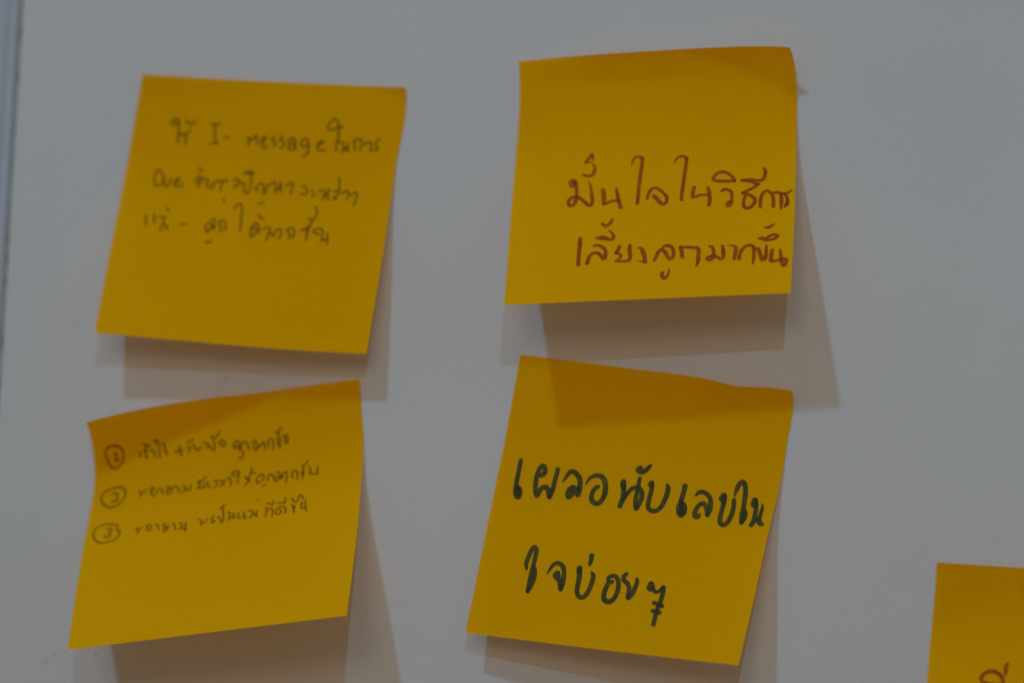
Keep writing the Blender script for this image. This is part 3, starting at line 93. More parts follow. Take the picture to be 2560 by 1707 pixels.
 3: "-115.70,-9.70,-24.03 -112.70,-9.24,-23.14 -109.70,-8.77,-22.25 -106.69,-8.31,-21.40 -103.65,-7.85,-20.63 -100.60,-7.39,-19.91 -97.54,-6.92,-19.23 -94.46,-6.46,-18.59 -91.38,-6.00,-18.01 -88.28,-5.53,-17.47 -85.18,-5.07,-16.96 -82.08,-4.61,-16.46 -78.97,-4.14,-15.99 -75.85,-3.68,-15.55 -72.74,-3.22,-15.13 -69.62,-2.76,-14.68 -66.52,-2.32,-14.19 -63.41,-1.99,-13.69 -60.31,-1.79,-13.19 -57.20,-1.70,-12.73 -54.08,-1.70,-12.29 -50.96,-1.70,-11.87 -47.85,-1.70,-11.44 -44.73,-1.70,-11.02 -41.61,-1.70,-10.59 -115.65,-8.75,-25.01 -112.65,-8.28,-24.12 -109.65,-7.82,-23.24 -106.64,-7.36,-22.39 -103.60,-6.90,-21.62 -100.55,-6.43,-20.91 -97.48,-5.97,-20.23 -94.41,-5.51,-19.60 -91.32,-5.04,-19.01 -88.23,-4.58,-18.47 -85.13,-4.12,-17.96 -82.02,-3.66,-17.47 -78.92,-3.19,-16.99 -75.80,-2.73,-16.56 -72.69,-2.27,-16.13 -69.57,-1.85,-15.68 -66.47,-1.56,-15.19 -63.37,-1.38,-14.69 -60.26,-1.33,-14.20 -57.15,-1.33,-13.73 -54.04,-1.33,-13.30 -50.92,-1.33,-12.87 -47.80,-1.33,-12.44 -44.68,-1.33,-12.02 -41.57,-1.33,-11.59 -115.55,-7.52,-26.34 -112.55,-7.06,-25.47 -109.55,-6.59,-24.59 -106.53,-6.13,-23.75 -103.49,-5.67,-22.99 -100.44,-5.21,-22.27 -97.38,-4.74,-21.60 -94.30,-4.28,-20.97 -91.22,-3.82,-20.39 -88.13,-3.35,-19.85 -85.03,-2.89,-19.34 -81.92,-2.43,-18.84 -78.82,-1.96,-18.37 -75.70,-1.53,-17.93 -72.59,-1.20,-17.51 -69.48,-1.00,-17.06 -66.38,-0.91,-16.57 -63.28,-0.91,-16.07 -60.17,-0.91,-15.57 -57.06,-0.91,-15.11 -53.95,-0.91,-14.67 -50.83,-0.91,-14.24 -47.72,-0.91,-13.82 -44.60,-0.91,-13.39 -41.48,-0.91,-12.96 -115.45,-6.24,-27.87 -112.44,-5.78,-27.00 -109.44,-5.32,-26.13 -106.42,-4.85,-25.30 -103.38,-4.39,-24.54 -100.33,-3.93,-23.83 -97.26,-3.46,-23.17 -94.19,-3.00,-22.54 -91.10,-2.54,-21.96 -88.01,-2.08,-21.42 -84.91,-1.61,-20.91 -81.81,-1.17,-20.41 -78.70,-0.84,-19.94 -75.59,-0.64,-19.50 -72.47,-0.55,-19.07 -69.36,-0.55,-18.62 -66.26,-0.55,-18.13 -63.16,-0.55,-17.63 -60.05,-0.55,-17.14 -56.94,-0.55,-16.67 -53.83,-0.55,-16.23 -50.71,-0.55,-15.80 -47.60,-0.55,-15.38 -44.48,-0.55,-14.95 -41.36,-0.55,-14.52 -115.39,-5.00,-29.54 -112.38,-4.53,-28.68 -109.37,-4.07,-27.82 -106.35,-3.61,-27.00 -103.30,-3.14,-26.24 -100.25,-2.68,-25.54 -97.18,-2.22,-24.87 -94.10,-1.75,-24.25 -91.01,-1.29,-23.67 -87.91,-0.87,-23.13 -84.81,-0.56,-22.62 -81.70,-0.37,-22.12 -78.59,-0.30,-21.65 -75.47,-0.30,-21.21 -72.35,-0.30,-20.78 -69.24,-0.30,-20.33 -66.13,-0.30,-19.84 -63.03,-0.30,-19.33 -59.92,-0.30,-18.84 -56.81,-0.30,-18.37 -53.69,-0.30,-17.93 -50.57,-0.30,-17.50 -47.45,-0.30,-17.07 -44.33,-0.30,-16.64 -41.21,-0.30,-16.21 -115.37,-3.83,-31.32 -112.36,-3.37,-30.47 -109.34,-2.91,-29.62 -106.30,-2.45,-28.80 -103.25,-1.98,-28.06 -100.18,-1.52,-27.36 -97.11,-1.06,-26.69 -94.02,-0.66,-26.07 -90.92,-0.39,-25.49 -87.82,-0.24,-24.95 -84.71,-0.20,-24.44 -81.59,-0.20,-23.95 -78.48,-0.20,-23.47 -75.35,-0.20,-23.03 -72.23,-0.20,-22.59 -69.11,-0.20,-22.14 -65.99,-0.20,-21.65 -62.88,-0.20,-21.15 -59.77,-0.20,-20.65 -56.65,-0.20,-20.18 -53.52,-0.20,-19.74 -50.40,-0.20,-19.31 -47.27,-0.20,-18.87 -44.14,-0.20,-18.44 -41.02,-0.20,-18.01 -115.41,-2.72,-33.20 -112.38,-2.25,-32.36 -109.35,-1.79,-31.51 -106.30,-1.33,-30.71 -103.24,-0.88,-29.97 -100.16,-0.53,-29.27 -97.07,-0.31,-28.61 -93.98,-0.21,-27.99 -90.87,-0.20,-27.41 -87.75,-0.20,-26.88 -84.63,-0.20,-26.36 -81.51,-0.20,-25.87 -78.38,-0.20,-25.39 -75.25,-0.20,-24.94 -72.12,-0.20,-24.51 -68.98,-0.20,-24.05 -65.86,-0.20,-23.56 -62.74,-0.20,-23.05 -59.61,-0.20,-22.56 -56.48,-0.20,-22.09 -53.35,-0.20,-21.64 -50.21,-0.20,-21.20 -47.08,-0.20,-20.77 -43.94,-0.20,-20.33 -40.81,-0.20,-19.90 -115.55,-1.56,-35.17 -112.50,-1.09,-34.34 -109.45,-0.69,-33.50 -106.39,-0.41,-32.70 -103.31,-0.25,-31.96 -100.22,-0.21,-31.27 -97.11,-0.21,-30.62 -94.00,-0.21,-30.00 -90.88,-0.21,-29.42 -87.75,-0.21,-28.88 -84.61,-0.21,-28.37 -81.47,-0.21,-27.87 -78.33,-0.21,-27.39 -75.19,-0.21,-26.94 -72.04,-0.21,-26.50 -68.89,-0.21,-26.04 -65.75,-0.21,-25.55 -62.62,-0.21,-25.04 -59.48,-0.21,-24.55 -56.34,-0.21,-24.07 -53.19,-0.21,-23.62 -50.04,-0.21,-23.18 -46.89,-0.21,-22.74 -43.74,-0.21,-22.31 -40.59,-0.21,-21.87 -115.74,-0.54,-37.20 -112.67,-0.33,-36.38 -109.60,-0.25,-35.55 -106.52,-0.24,-34.76 -103.42,-0.24,-34.03 -100.31,-0.24,-33.34 -97.18,-0.24,-32.69 -94.05,-0.24,-32.07 -90.91,-0.24,-31.50 -87.76,-0.24,-30.96 -84.61,-0.24,-30.44 -81.45,-0.24,-29.94 -78.29,-0.24,-29.46 -75.13,-0.24,-29.01 -71.96,-0.24,-28.57 -68.80,-0.24,-28.10 -65.64,-0.24,-27.61 -62.49,-0.24,-27.10 -59.33,-0.24,-26.60 -56.17,-0.24,-26.13 -53.00,-0.24,-25.68 -49.84,-0.24,-25.23 -46.67,-0.24,-24.79 -43.50,-0.24,-24.35 -40.34,-0.24,-23.90 -115.76,-0.34,-39.25 -112.68,-0.34,-38.44 -109.59,-0.34,-37.62 -106.50,-0.34,-36.84 -103.38,-0.34,-36.12 -100.26,-0.34,-35.44 -97.12,-0.34,-34.79 -93.98,-0.34,-34.18 -90.82,-0.34,-33.61 -87.66,-0.34,-33.07 -84.50,-0.34,-32.56 -81.33,-0.34,-32.06 -78.16,-0.34,-31.57 -74.99,-0.34,-31.12 -71.81,-0.34,-30.68 -68.64,-0.33,-30.21 -65.47,-0.33,-29.72 -62.30,-0.33,-29.21 -59.14,-0.33,-28.71 -55.96,-0.33,-28.24 -52.79,-0.33,-27.78 -49.61,-0.33,-27.34 -46.43,-0.33,-26.89 -43.25,-0.33,-26.45 -40.08,-0.33,-26.01 -115.74,-0.53,-41.34 -112.65,-0.53,-40.54 -109.56,-0.53,-39.74 -106.45,-0.53,-38.97 -103.33,-0.52,-38.25 -100.20,-0.52,-37.58 -97.05,-0.52,-36.94 -93.90,-0.52,-36.33 -90.74,-0.52,-35.77 -87.58,-0.52,-35.23 -84.41,-0.52,-34.72 -81.23,-0.52,-34.22 -78.06,-0.52,-33.74 -74.88,-0.51,-33.28 -71.70,-0.51,-32.84 -68.52,-0.51,-32.37 -65.34,-0.51,-31.88 -62.17,-0.51,-31.37 -59.00,-0.51,-30.88 -55.82,-0.51,-30.40 -52.64,-0.51,-29.95 -49.46,-0.51,-29.50 -46.28,-0.50,-29.06 -43.09,-0.50,-28.61 -39.91,-0.50,-28.17 -115.81,-0.83,-43.46 -112.70,-0.83,-42.67 -109.60,-0.83,-41.88 -106.49,-0.83,-41.12 -103.36,-0.82,-40.42 -100.22,-0.82,-39.75 -97.07,-0.82,-39.12 -93.91,-0.82,-38.52 -90.75,-0.82,-37.96 -87.58,-0.81,-37.43 -84.40,-0.81,-36.92 -81.22,-0.81,-36.42 -78.04,-0.81,-35.94 -74.86,-0.80,-35.48 -71.67,-0.80,-35.04 -68.49,-0.80,-34.57 -65.31,-0.80,-34.08 -62.13,-0.80,-33.58 -58.95,-0.79,-33.08 -55.77,-0.79,-32.61 -52.58,-0.79,-32.15 -49.40,-0.79,-31.70 -46.21,-0.79,-31.26 -43.02,-0.78,-30.81 -39.84,-0.78,-30.37 -115.93,-1.28,-45.59 -112.82,-1.27,-44.81 -109.70,-1.27,-44.04 -106.58,-1.27,-43.29 -103.44,-1.26,-42.60 -100.29,-1.26,-41.95 -97.13,-1.25,-41.32 -93.96,-1.25,-40.73 -90.79,-1.25,-40.17 -87.61,-1.24,-39.64 -84.42,-1.24,-39.13 -81.24,-1.24,-38.64 -78.05,-1.23,-38.16 -74.85,-1.23,-37.70 -71.66,-1.23,-37.26 -68.47,-1.22,-36.79 -65.28,-1.22,-36.30 -62.10,-1.22,-35.80 -58.91,-1.21,-35.31 -55.72,-1.21,-34.84 -52.53,-1.20,-34.38 -49.33,-1.20,-33.93 -46.14,-1.20,-33.49 -42.94,-1.19,-33.04 -39.75,-1.19,-32.60 -116.04,-1.88,-47.72 -112.91,-1.87,-46.96 -109.78,-1.87,-46.20 -106.65,-1.86,-45.47 -103.50,-1.86,-44.79 -100.33,-1.85,-44.15 -97.17,-1.85,-43.53 -93.99,-1.84,-42.94 -90.81,-1.84,-42.39 -87.62,-1.83,-41.86 -84.42,-1.82,-41.36 -81.23,-1.82,-40.87 -78.03,-1.81,-40.39 -74.83,-1.81,-39.94 -71.62,-1.80,-39.49 -68.42,-1.80,-39.03 -65.23,-1.79,-38.54 -62.03,-1.79,-38.04 -58.84,-1.78,-37.55 -55.64,-1.77,-37.08 -52.44,-1.77,-36.63 -49.23,-1.76,-36.18 -46.03,-1.76,-35.74 -42.83,-1.75,-35.29 -39.62,-1.75,-34.85 -116.04,-2.66,-49.86 -112.91,-2.65,-49.12 -109.77,-2.64,-48.37 -106.63,-2.63,-47.66 -103.47,-2.62,-46.99 -100.30,-2.62,-46.35 -97.12,-2.61,-45.74 -93.94,-2.60,-45.16 -90.75,-2.59,-44.61 -87.55,-2.58,-44.09 -84.35,-2.58,-43.59 -81.15,-2.57,-43.10 -77.95,-2.56,-42.63 -74.74,-2.55,-42.17 -71.53,-2.54,-41.73 -68.33,-2.54,-41.27 -65.12,-2.53,-40.78 -61.92,-2.52,-40.29 -58.72,-2.51,-39.80 -55.52,-2.50,-39.33 -52.31,-2.50,-38.88 -49.10,-2.49,-38.43 -45.89,-2.48,-37.98 -42.69,-2.47,-37.54 -39.48,-2.46,-37.10 -115.98,-3.61,-51.99 -112.84,-3.60,-51.26 -109.70,-3.59,-50.53 -106.54,-3.58,-49.82 -103.38,-3.57,-49.17 -100.20,-3.55,-48.54 -97.02,-3.54,-47.94 -93.83,-3.53,-47.37 -90.64,-3.52,-46.83 -87.43,-3.51,-46.31 -84.23,-3.50,-45.81 -81.02,-3.49,-45.32 -77.82,-3.48,-44.85 -74.60,-3.47,-44.40 -71.39,-3.45,-43.95 -68.18,-3.44,-43.49 -64.98,-3.43,-43.01 -61.77,-3.42,-42.52 -58.57,-3.41,-42.03 -55.36,-3.40,-41.56 -52.15,-3.39,-41.11 -48.93,-3.38,-40.67 -45.72,-3.37,-40.22 -42.51,-3.36,-39.78 -39.30,-3.34,-39.33 -115.86,-4.74,-54.08 -112.71,-4.72,-53.37 -109.56,-4.71,-52.65 -106.40,-4.69,-51.97 -103.22,-4.68,-51.32 -100.04,-4.66,-50.70 -96.86,-4.65,-50.11 -93.66,-4.64,-49.55 -90.47,-4.62,-49.01 -87.26,-4.61,-48.50 -84.05,-4.59,-48.01 -80.84,-4.58,-47.52 -77.63,-4.56,-47.05 -74.42,-4.55,-46.60 -71.20,-4.53,-46.15 -67.99,-4.52,-45.69 -64.78,-4.50,-45.21 -61.57,-4.49,-44.72 -58.36,-4.48,-44.24 -55.15,-4.46,-43.77 -51.94,-4.45,-43.32 -48.72,-4.43,-42.88 -45.51,-4.42,-42.43 -42.29,-4.40,-41.99 -39.08,-4.39,-41.55 -115.67,-6.03,-56.14 -112.51,-6.01,-55.44 -109.35,-5.99,-54.75 -106.19,-5.97,-54.07 -103.01,-5.96,-53.44 -99.83,-5.94,-52.84 -96.64,-5.92,-52.25 -93.44,-5.90,-51.70 -90.24,-5.88,-51.17 -87.03,-5.86,-50.66 -83.82,-5.84,-50.17 -80.61,-5.83,-49.69 -77.39,-5.81,-49.22 -74.18,-5.79,-48.77 -70.96,-5.77,-48.32 -67.75,-5.75,-47.86 -64.53,-5.73,-47.39 -61.33,-5.71,-46.90 -58.11,-5.70,-46.42 -54.90,-5.68,-45.96 -51.68,-5.66,-45.51 -48.47,-5.64,-45.06 -45.25,-5.62,-44.62 -42.03,-5.60,-44.17 -38.82,-5.58,-43.73 -115.41,-7.46,-58.17 -112.24,-7.44,-57.49 -109.08,-7.42,-56.81 -105.91,-7.40,-56.15 -102.74,-7.37,-55.53 -99.55,-7.35,-54.93 -96.36,-7.33,-54.36 -93.16,-7.31,-53.81 -89.95,-7.28,-53.29 -86.75,-7.26,-52.79 -83.53,-7.24,-52.30 -80.32,-7.21,-51.82 -77.11,-7.19,-51.35 -73.89,-7.17,-50.90 -70.67,-7.15,-50.46 -67.46,-7.12,-50.00 -64.25,-7.10,-49.53 -61.04,-7.08,-49.05 -57.82,-7.05,-48.57 -54.61,-7.03,-48.10 -51.39,-7.01,-47.66 -48.18,-6.99,-47.21 -44.96,-6.96,-46.77 -41.74,-6.94,-46.33 -38.53,-6.92,-45.88 -115.09,-9.02,-60.17 -111.92,-8.99,-59.50 -108.76,-8.96,-58.84 -105.59,-8.93,-58.20 -102.41,-8.91,-57.59 -99.22,-8.88,-57.01 -96.03,-8.85,-56.45 -92.83,-8.83,-55.90 -89.62,-8.80,-55.39 -86.42,-8.77,-54.89 -83.21,-8.74,-54.40 -80.00,-8.72,-53.93 -76.78,-8.69,-53.46 -73.57,-8.66,-53.01 -70.35,-8.64,-52.57 -67.13,-8.61,-52.12 -63.92,-8.58,-51.64 -60.71,-8.55,-51.17 -57.50,-8.53,-50.69 -54.29,-8.50,-50.23 -51.08,-8.47,-49.78 -47.86,-8.44,-49.34 -44.64,-8.42,-48.90 -41.43,-8.39,-48.45 -38.21,-8.36,-48.01 -114.73,-10.65,-62.16 -111.57,-10.62,-61.51 -108.40,-10.59,-60.87 -105.23,-10.56,-60.24 -102.05,-10.52,-59.64 -98.86,-10.49,-59.07 -95.67,-10.46,-58.52 -92.47,-10.43,-57.98 -89.27,-10.40,-57.47 -86.06,-10.36,-56.98 -82.85,-10.33,-56.50 -79.64,-10.30,-56.03 -76.43,-10.27,-55.56 -73.22,-10.24,-55.12 -70.00,-10.20,-54.67 -66.79,-10.17,-54.22 -63.58,-10.14,-53.75 -60.37,-10.11,-53.28 -57.17,-10.08,-52.80 -53.96,-10.04,-52.35 -50.74,-10.01,-51.90 -47.53,-9.98,-51.46 -44.31,-9.95,-51.01 -41.10,-9.92,-50.57 -37.89,-9.88,-50.13 -114.35,-12.33,-64.16 -111.19,-12.29,-63.53 -108.02,-12.25,-62.91 -104.85,-12.22,-62.29 -101.67,-12.18,-61.71 -98.48,-12.14,-61.15 -95.29,-12.11,-60.61 -92.10,-12.07,-60.08 -88.90,-12.03,-59.57 -85.69,-12.00,-59.09 -82.49,-11.96,-58.61 -79.28,-11.92,-58.14 -76.07,-11.89,-57.68 -72.86,-11.85,-57.23 -69.65,-11.81,-56.79 -66.44,-11.78,-56.34 -63.24,-11.74,-55.87 -60.03,-11.70,-55.40 -56.83,-11.67,-54.93 -53.62,-11.63,-54.47 -50.41,-11.59,-54.03 -47.20,-11.56,-53.59 -43.99,-11.52,-53.15 -40.78,-11.48,-52.70 -37.57,-11.44,-52.26 -113.97,-14.02,-66.19 -110.80,-13.98,-65.58 -107.64,-13.94,-64.97 -104.46,-13.90,-64.37 -101.29,-13.86,-63.80 -98.10,-13.82,-63.25 -94.91,-13.78,-62.72 -91.72,-13.73,-62.20 -88.52,-13.69,-61.70 -85.33,-13.65,-61.22 -82.12,-13.61,-60.75 -78.92,-13.57,-60.28 -75.72,-13.53,-59.82 -72.51,-13.49,-59.38 -69.31,-13.44,-58.93 -66.10,-13.40,-58.48 -62.90,-13.36,-58.02 -59.70,-13.32,-57.55 -56.50,-13.28,-57.08 -53.29,-13.23,-56.63 -50.09,-13.19,-56.18 -46.88,-13.15,-55.74 -43.68,-13.11,-55.30 -40.47,-13.07,-54.86 -37.27,-13.02,-54.42 -113.57,-15.74,-68.25 -110.41,-15.69,-67.66 -107.24,-15.65,-67.06 -104.07,-15.60,-66.48 -100.90,-15.56,-65.92 -97.72,-15.51,-65.38 -94.53,-15.46,-64.86 -91.34,-15.42,-64.35 -88.15,-15.37,-63.86 -84.96,-15.32,-63.38 -81.76,-15.28,-62.91 -78.56,-15.23,-62.44 -75.36,-15.18,-61.99 -72.16,-15.14,-61.54 -68.96,-15.09,-61.10 -65.76,-15.05,-60.65 -62.56,-15.00,-60.19 -59.37,-14.95,-59.73 -56.17,-14.90,-59.26 -52.97,-14.86,-58.81 -49.77,-14.81,-58.36 -46.57,-14.76,-57.92 -43.37,-14.72,-57.48 -40.17,-14.67,-57.04 -36.97,-14.62,-56.60 -113.16,-17.47,-70.33 -110.00,-17.42,-69.75 -106.84,-17.37,-69.18 -103.67,-17.32,-68.61 -100.50,-17.27,-68.07 -97.32,-17.22,-67.54 -94.14,-17.17,-67.03 -90.96,-17.12,-66.52 -87.77,-17.07,-66.04 -84.58,-17.02,-65.56 -81.39,-16.96,-65.09 -78.20,-16.91,-64.63 -75.00,-16.86,-64.18 -71.81,-16.81,-63.74 -68.61,-16.76,-63.29 -65.42,-16.71,-62.85 -62.23,-16.65,-62.39 -59.04,-16.60,-61.93 -55.85,-16.55,-61.47 -52.65,-16.50,-61.01 -49.46,-16.45,-60.57 -46.27,-16.40,-60.13 -43.07,-16.34,-59.69 -39.88,-16.29,-59.25 -36.68,-16.24,-58.81 -112.75,-19.23,-72.44 -109.58,-19.17,-71.88 -106.43,-19.12,-71.32 -103.26,-19.06,-70.77 -100.09,-19.00,-70.24 -96.92,-18.95,-69.72 -93.74,-18.89,-69.21 -90.56,-18.84,-68.72 -87.38,-18.78,-68.24 -84.20,-18.72,-67.77 -81.01,-18.67,-67.31 -77.83,-18.61,-66.85 -74.64,-18.55,-66.40 -71.45,-18.50,-65.95 -68.26,-18.44,-65.51 -65.08,-18.38,-65.07 -61.89,-18.33,-64.61 -58.71,-18.27,-64.15 -55.52,-18.21,-63.69 -52.34,-18.16,-63.24 -49.15,-18.10,-62.80 -45.96,-18.04,-62.36 -42.77,-17.99,-61.92 -39.58,-17.93,-61.48 -36.40,-17.87,-61.04 -112.31,-21.00,-74.57 -109.16,-20.94,-74.02 -106.00,-20.88,-73.48 -102.84,-20.82,-72.95 -99.67,-20.76,-72.43 -96.51,-20.69,-71.92 -93.34,-20.63,-71.43 -90.16,-20.57,-70.94 -86.99,-20.51,-70.47 -83.81,-20.45,-70.00 -80.63,-20.39,-69.54 -77.45,-20.33,-69.09 -74.27,-20.27,-68.64 -71.09,-20.20,-68.19 -67.91,-20.14,-67.75 -64.73,-20.08,-67.31 -61.55,-20.02,-66.85 -58.37,-19.96,-66.40 -55.19,-19.89,-65.94 -52.01,-19.83,-65.49 -48.83,-19.77,-65.05 -45.65,-19.71,-64.61 -42.47,-19.65,-64.17 -39.29,-19.58,-63.73 -36.11,-19.52,-63.29 -111.87,-22.79,-76.72 -108.72,-22.72,-76.19 -105.57,-22.65,-75.67 -102.41,-22.59,-75.15 -99.25,-22.52,-74.65 -96.09,-22.46,-74.15 -92.92,-22.39,-73.67 -89.76,-22.32,-73.19 -86.59,-22.26,-72.72 -83.42,-22.19,-72.26 -80.24,-22.13,-71.80 -77.07,-22.06,-71.35 -73.90,-21.99,-70.90 -70.73,-21.93,-70.46 -67.55,-21.86,-70.02 -64.38,-21.79,-69.57 -61.21,-21.73,-69.12 -58.04,-21.66,-68.67 -54.86,-21.59,-68.22 -51.69,-21.52,-67.77 -48.52,-21.46,-67.33 -45.35,-21.39,-66.89 -42.17,-21.32,-66.45 -39.00,-21.25,-66.01 -35.83,-21.19,-65.57 -111.42,-24.59,-78.90 -108.27,-24.52,-78.39 -105.12,-24.45,-77.88 -101.97,-24.38,-77.38 -98.82,-24.31,-76.88 -95.66,-24.24,-76.40 -92.50,-24.16,-75.92 -89.34,-24.09,-75.45 -86.18,-24.02,-74.99 -83.02,-23.95,-74.53 -79.86,-23.88,-74.08 -76.69,-23.81,-73.63 -73.53,-23.74,-73.18 -70.36,-23.66,-72.74 -67.20,-23.59,-72.30 -64.03,-23.52,-71.86 -60.87,-23.45,-71.41 -57.70,-23.38,-70.96 -54.54,-23.30,-70.51 -51.38,-23.23,-70.07 -48.21,-23.16,-69.63 -45.04,-23.09,-69.19 -41.88,-23.01,-68.75 -38.71,-22.94,-68.31 -35.55,-22.87,-67.87 -110.97,-26.41,-81.09 -107.82,-26.34,-80.60 -104.68,-26.26,-80.11 -101.53,-26.18,-79.62 -98.38,-26.11,-79.15 -95.23,-26.03,-78.67 -92.08,-25.95,-78.21 -88.93,-25.88,-77.74 -85.77,-25.80,-77.29 -82.62,-25.73,-76.83 -79.46,-25.65,-76.38 -76.31,-25.57,-75.94 -73.15,-25.49,-75.49 -70.00,-25.42,-75.05 -66.84,-25.34,-74.61 -63.68,-25.26,-74.17 -60.53,-25.19,-73.72 -57.37,-25.11,-73.28 -54.22,-25.03,-72.83 -51.06,-24.95,-72.38 -47.90,-24.88,-71.94 -44.75,-24.80,-71.50 -41.59,-24.72,-71.07 -38.43,-24.64,-70.63 -35.28,-24.56,-70.19 -110.51,-28.25,-83.31 -107.37,-28.17,-82.84 -104.23,-28.09,-82.36 -101.09,-28.00,-81.89 -97.94,-27.92,-81.43 -94.80,-27.84,-80.97 -91.66,-27.76,-80.51 -88.51,-27.68,-80.05 -85.36,-27.60,-79.60 -82.22,-27.52,-79.15 -79.07,-27.43,-78.71 -75.92,-27.35,-78.26 -72.78,-27.27,-77.82 -69.63,-27.19,-77.38 -66.48,-27.10,-76.94 -63.33,-27.02,-76.50 -60.18,-26.94,-76.06 -57.04,-26.86,-75.61 -53.89,-26.77,-75.17 -50.74,-26.69,-74.73 -47.59,-26.61,-74.29 -44.45,-26.52,-73.85 -41.30,-26.44,-73.41 -38.15,-26.36,-72.97 -35.00,-26.27,-72.53 -110.05,-30.10,-85.55 -106.91,-30.01,-85.09 -103.78,-29.93,-84.64 -100.64,-29.84,-84.18 -97.50,-29.75,-83.73 -94.37,-29.67,-83.28 -91.23,-29.58,-82.83 -88.09,-29.49,-82.38 -84.95,-29.41,-81.94 -81.81,-29.32,-81.50 -78.68,-29.23,-81.05 -75.54,-29.15,-80.61 -72.40,-29.06,-80.17 -69.26,-28.97,-79.73 -66.12,-28.88,-79.29 -62.98,-28.79,-78.85 -59.84,-28.71,-78.41 -56.70,-28.62,-77.97 -53.56,-28.53,-77.53 -50.42,-28.44,-77.09 -47.28,-28.35,-76.65 -44.14,-28.26,-76.21 -41.01,-28.18,-75.77 -37.87,-28.09,-75.33 -34.73,-28.00,-74.89 -109.58,-31.97,-87.81 -106.45,-31.87,-87.37 -103.32,-31.78,-86.93 -100.19,-31.69,-86.49 -97.06,-31.60,-86.05 -93.93,-31.51,-85.61 -90.80,-31.42,-85.17 -87.67,-31.32,-84.73 -84.54,-31.23,-84.30 -81.41,-31.14,-83.86 -78.28,-31.05,-83.42 -75.15,-30.95,-82.98 -72.02,-30.86,-82.54 -68.89,-30.77,-82.10 -65.75,-30.68,-81.66 -62.62,-30.58,-81.22 -59.49,-30.49,-80.79 -56.36,-30.40,-80.35 -53.23,-30.30,-79.91 -50.10,-30.21,-79.47 -46.97,-30.11,-79.03 -43.84,-30.02,-78.59 -40.71,-29.93,-78.15 -37.58,-29.83,-77.71 -34.45,-29.74,-77.27",
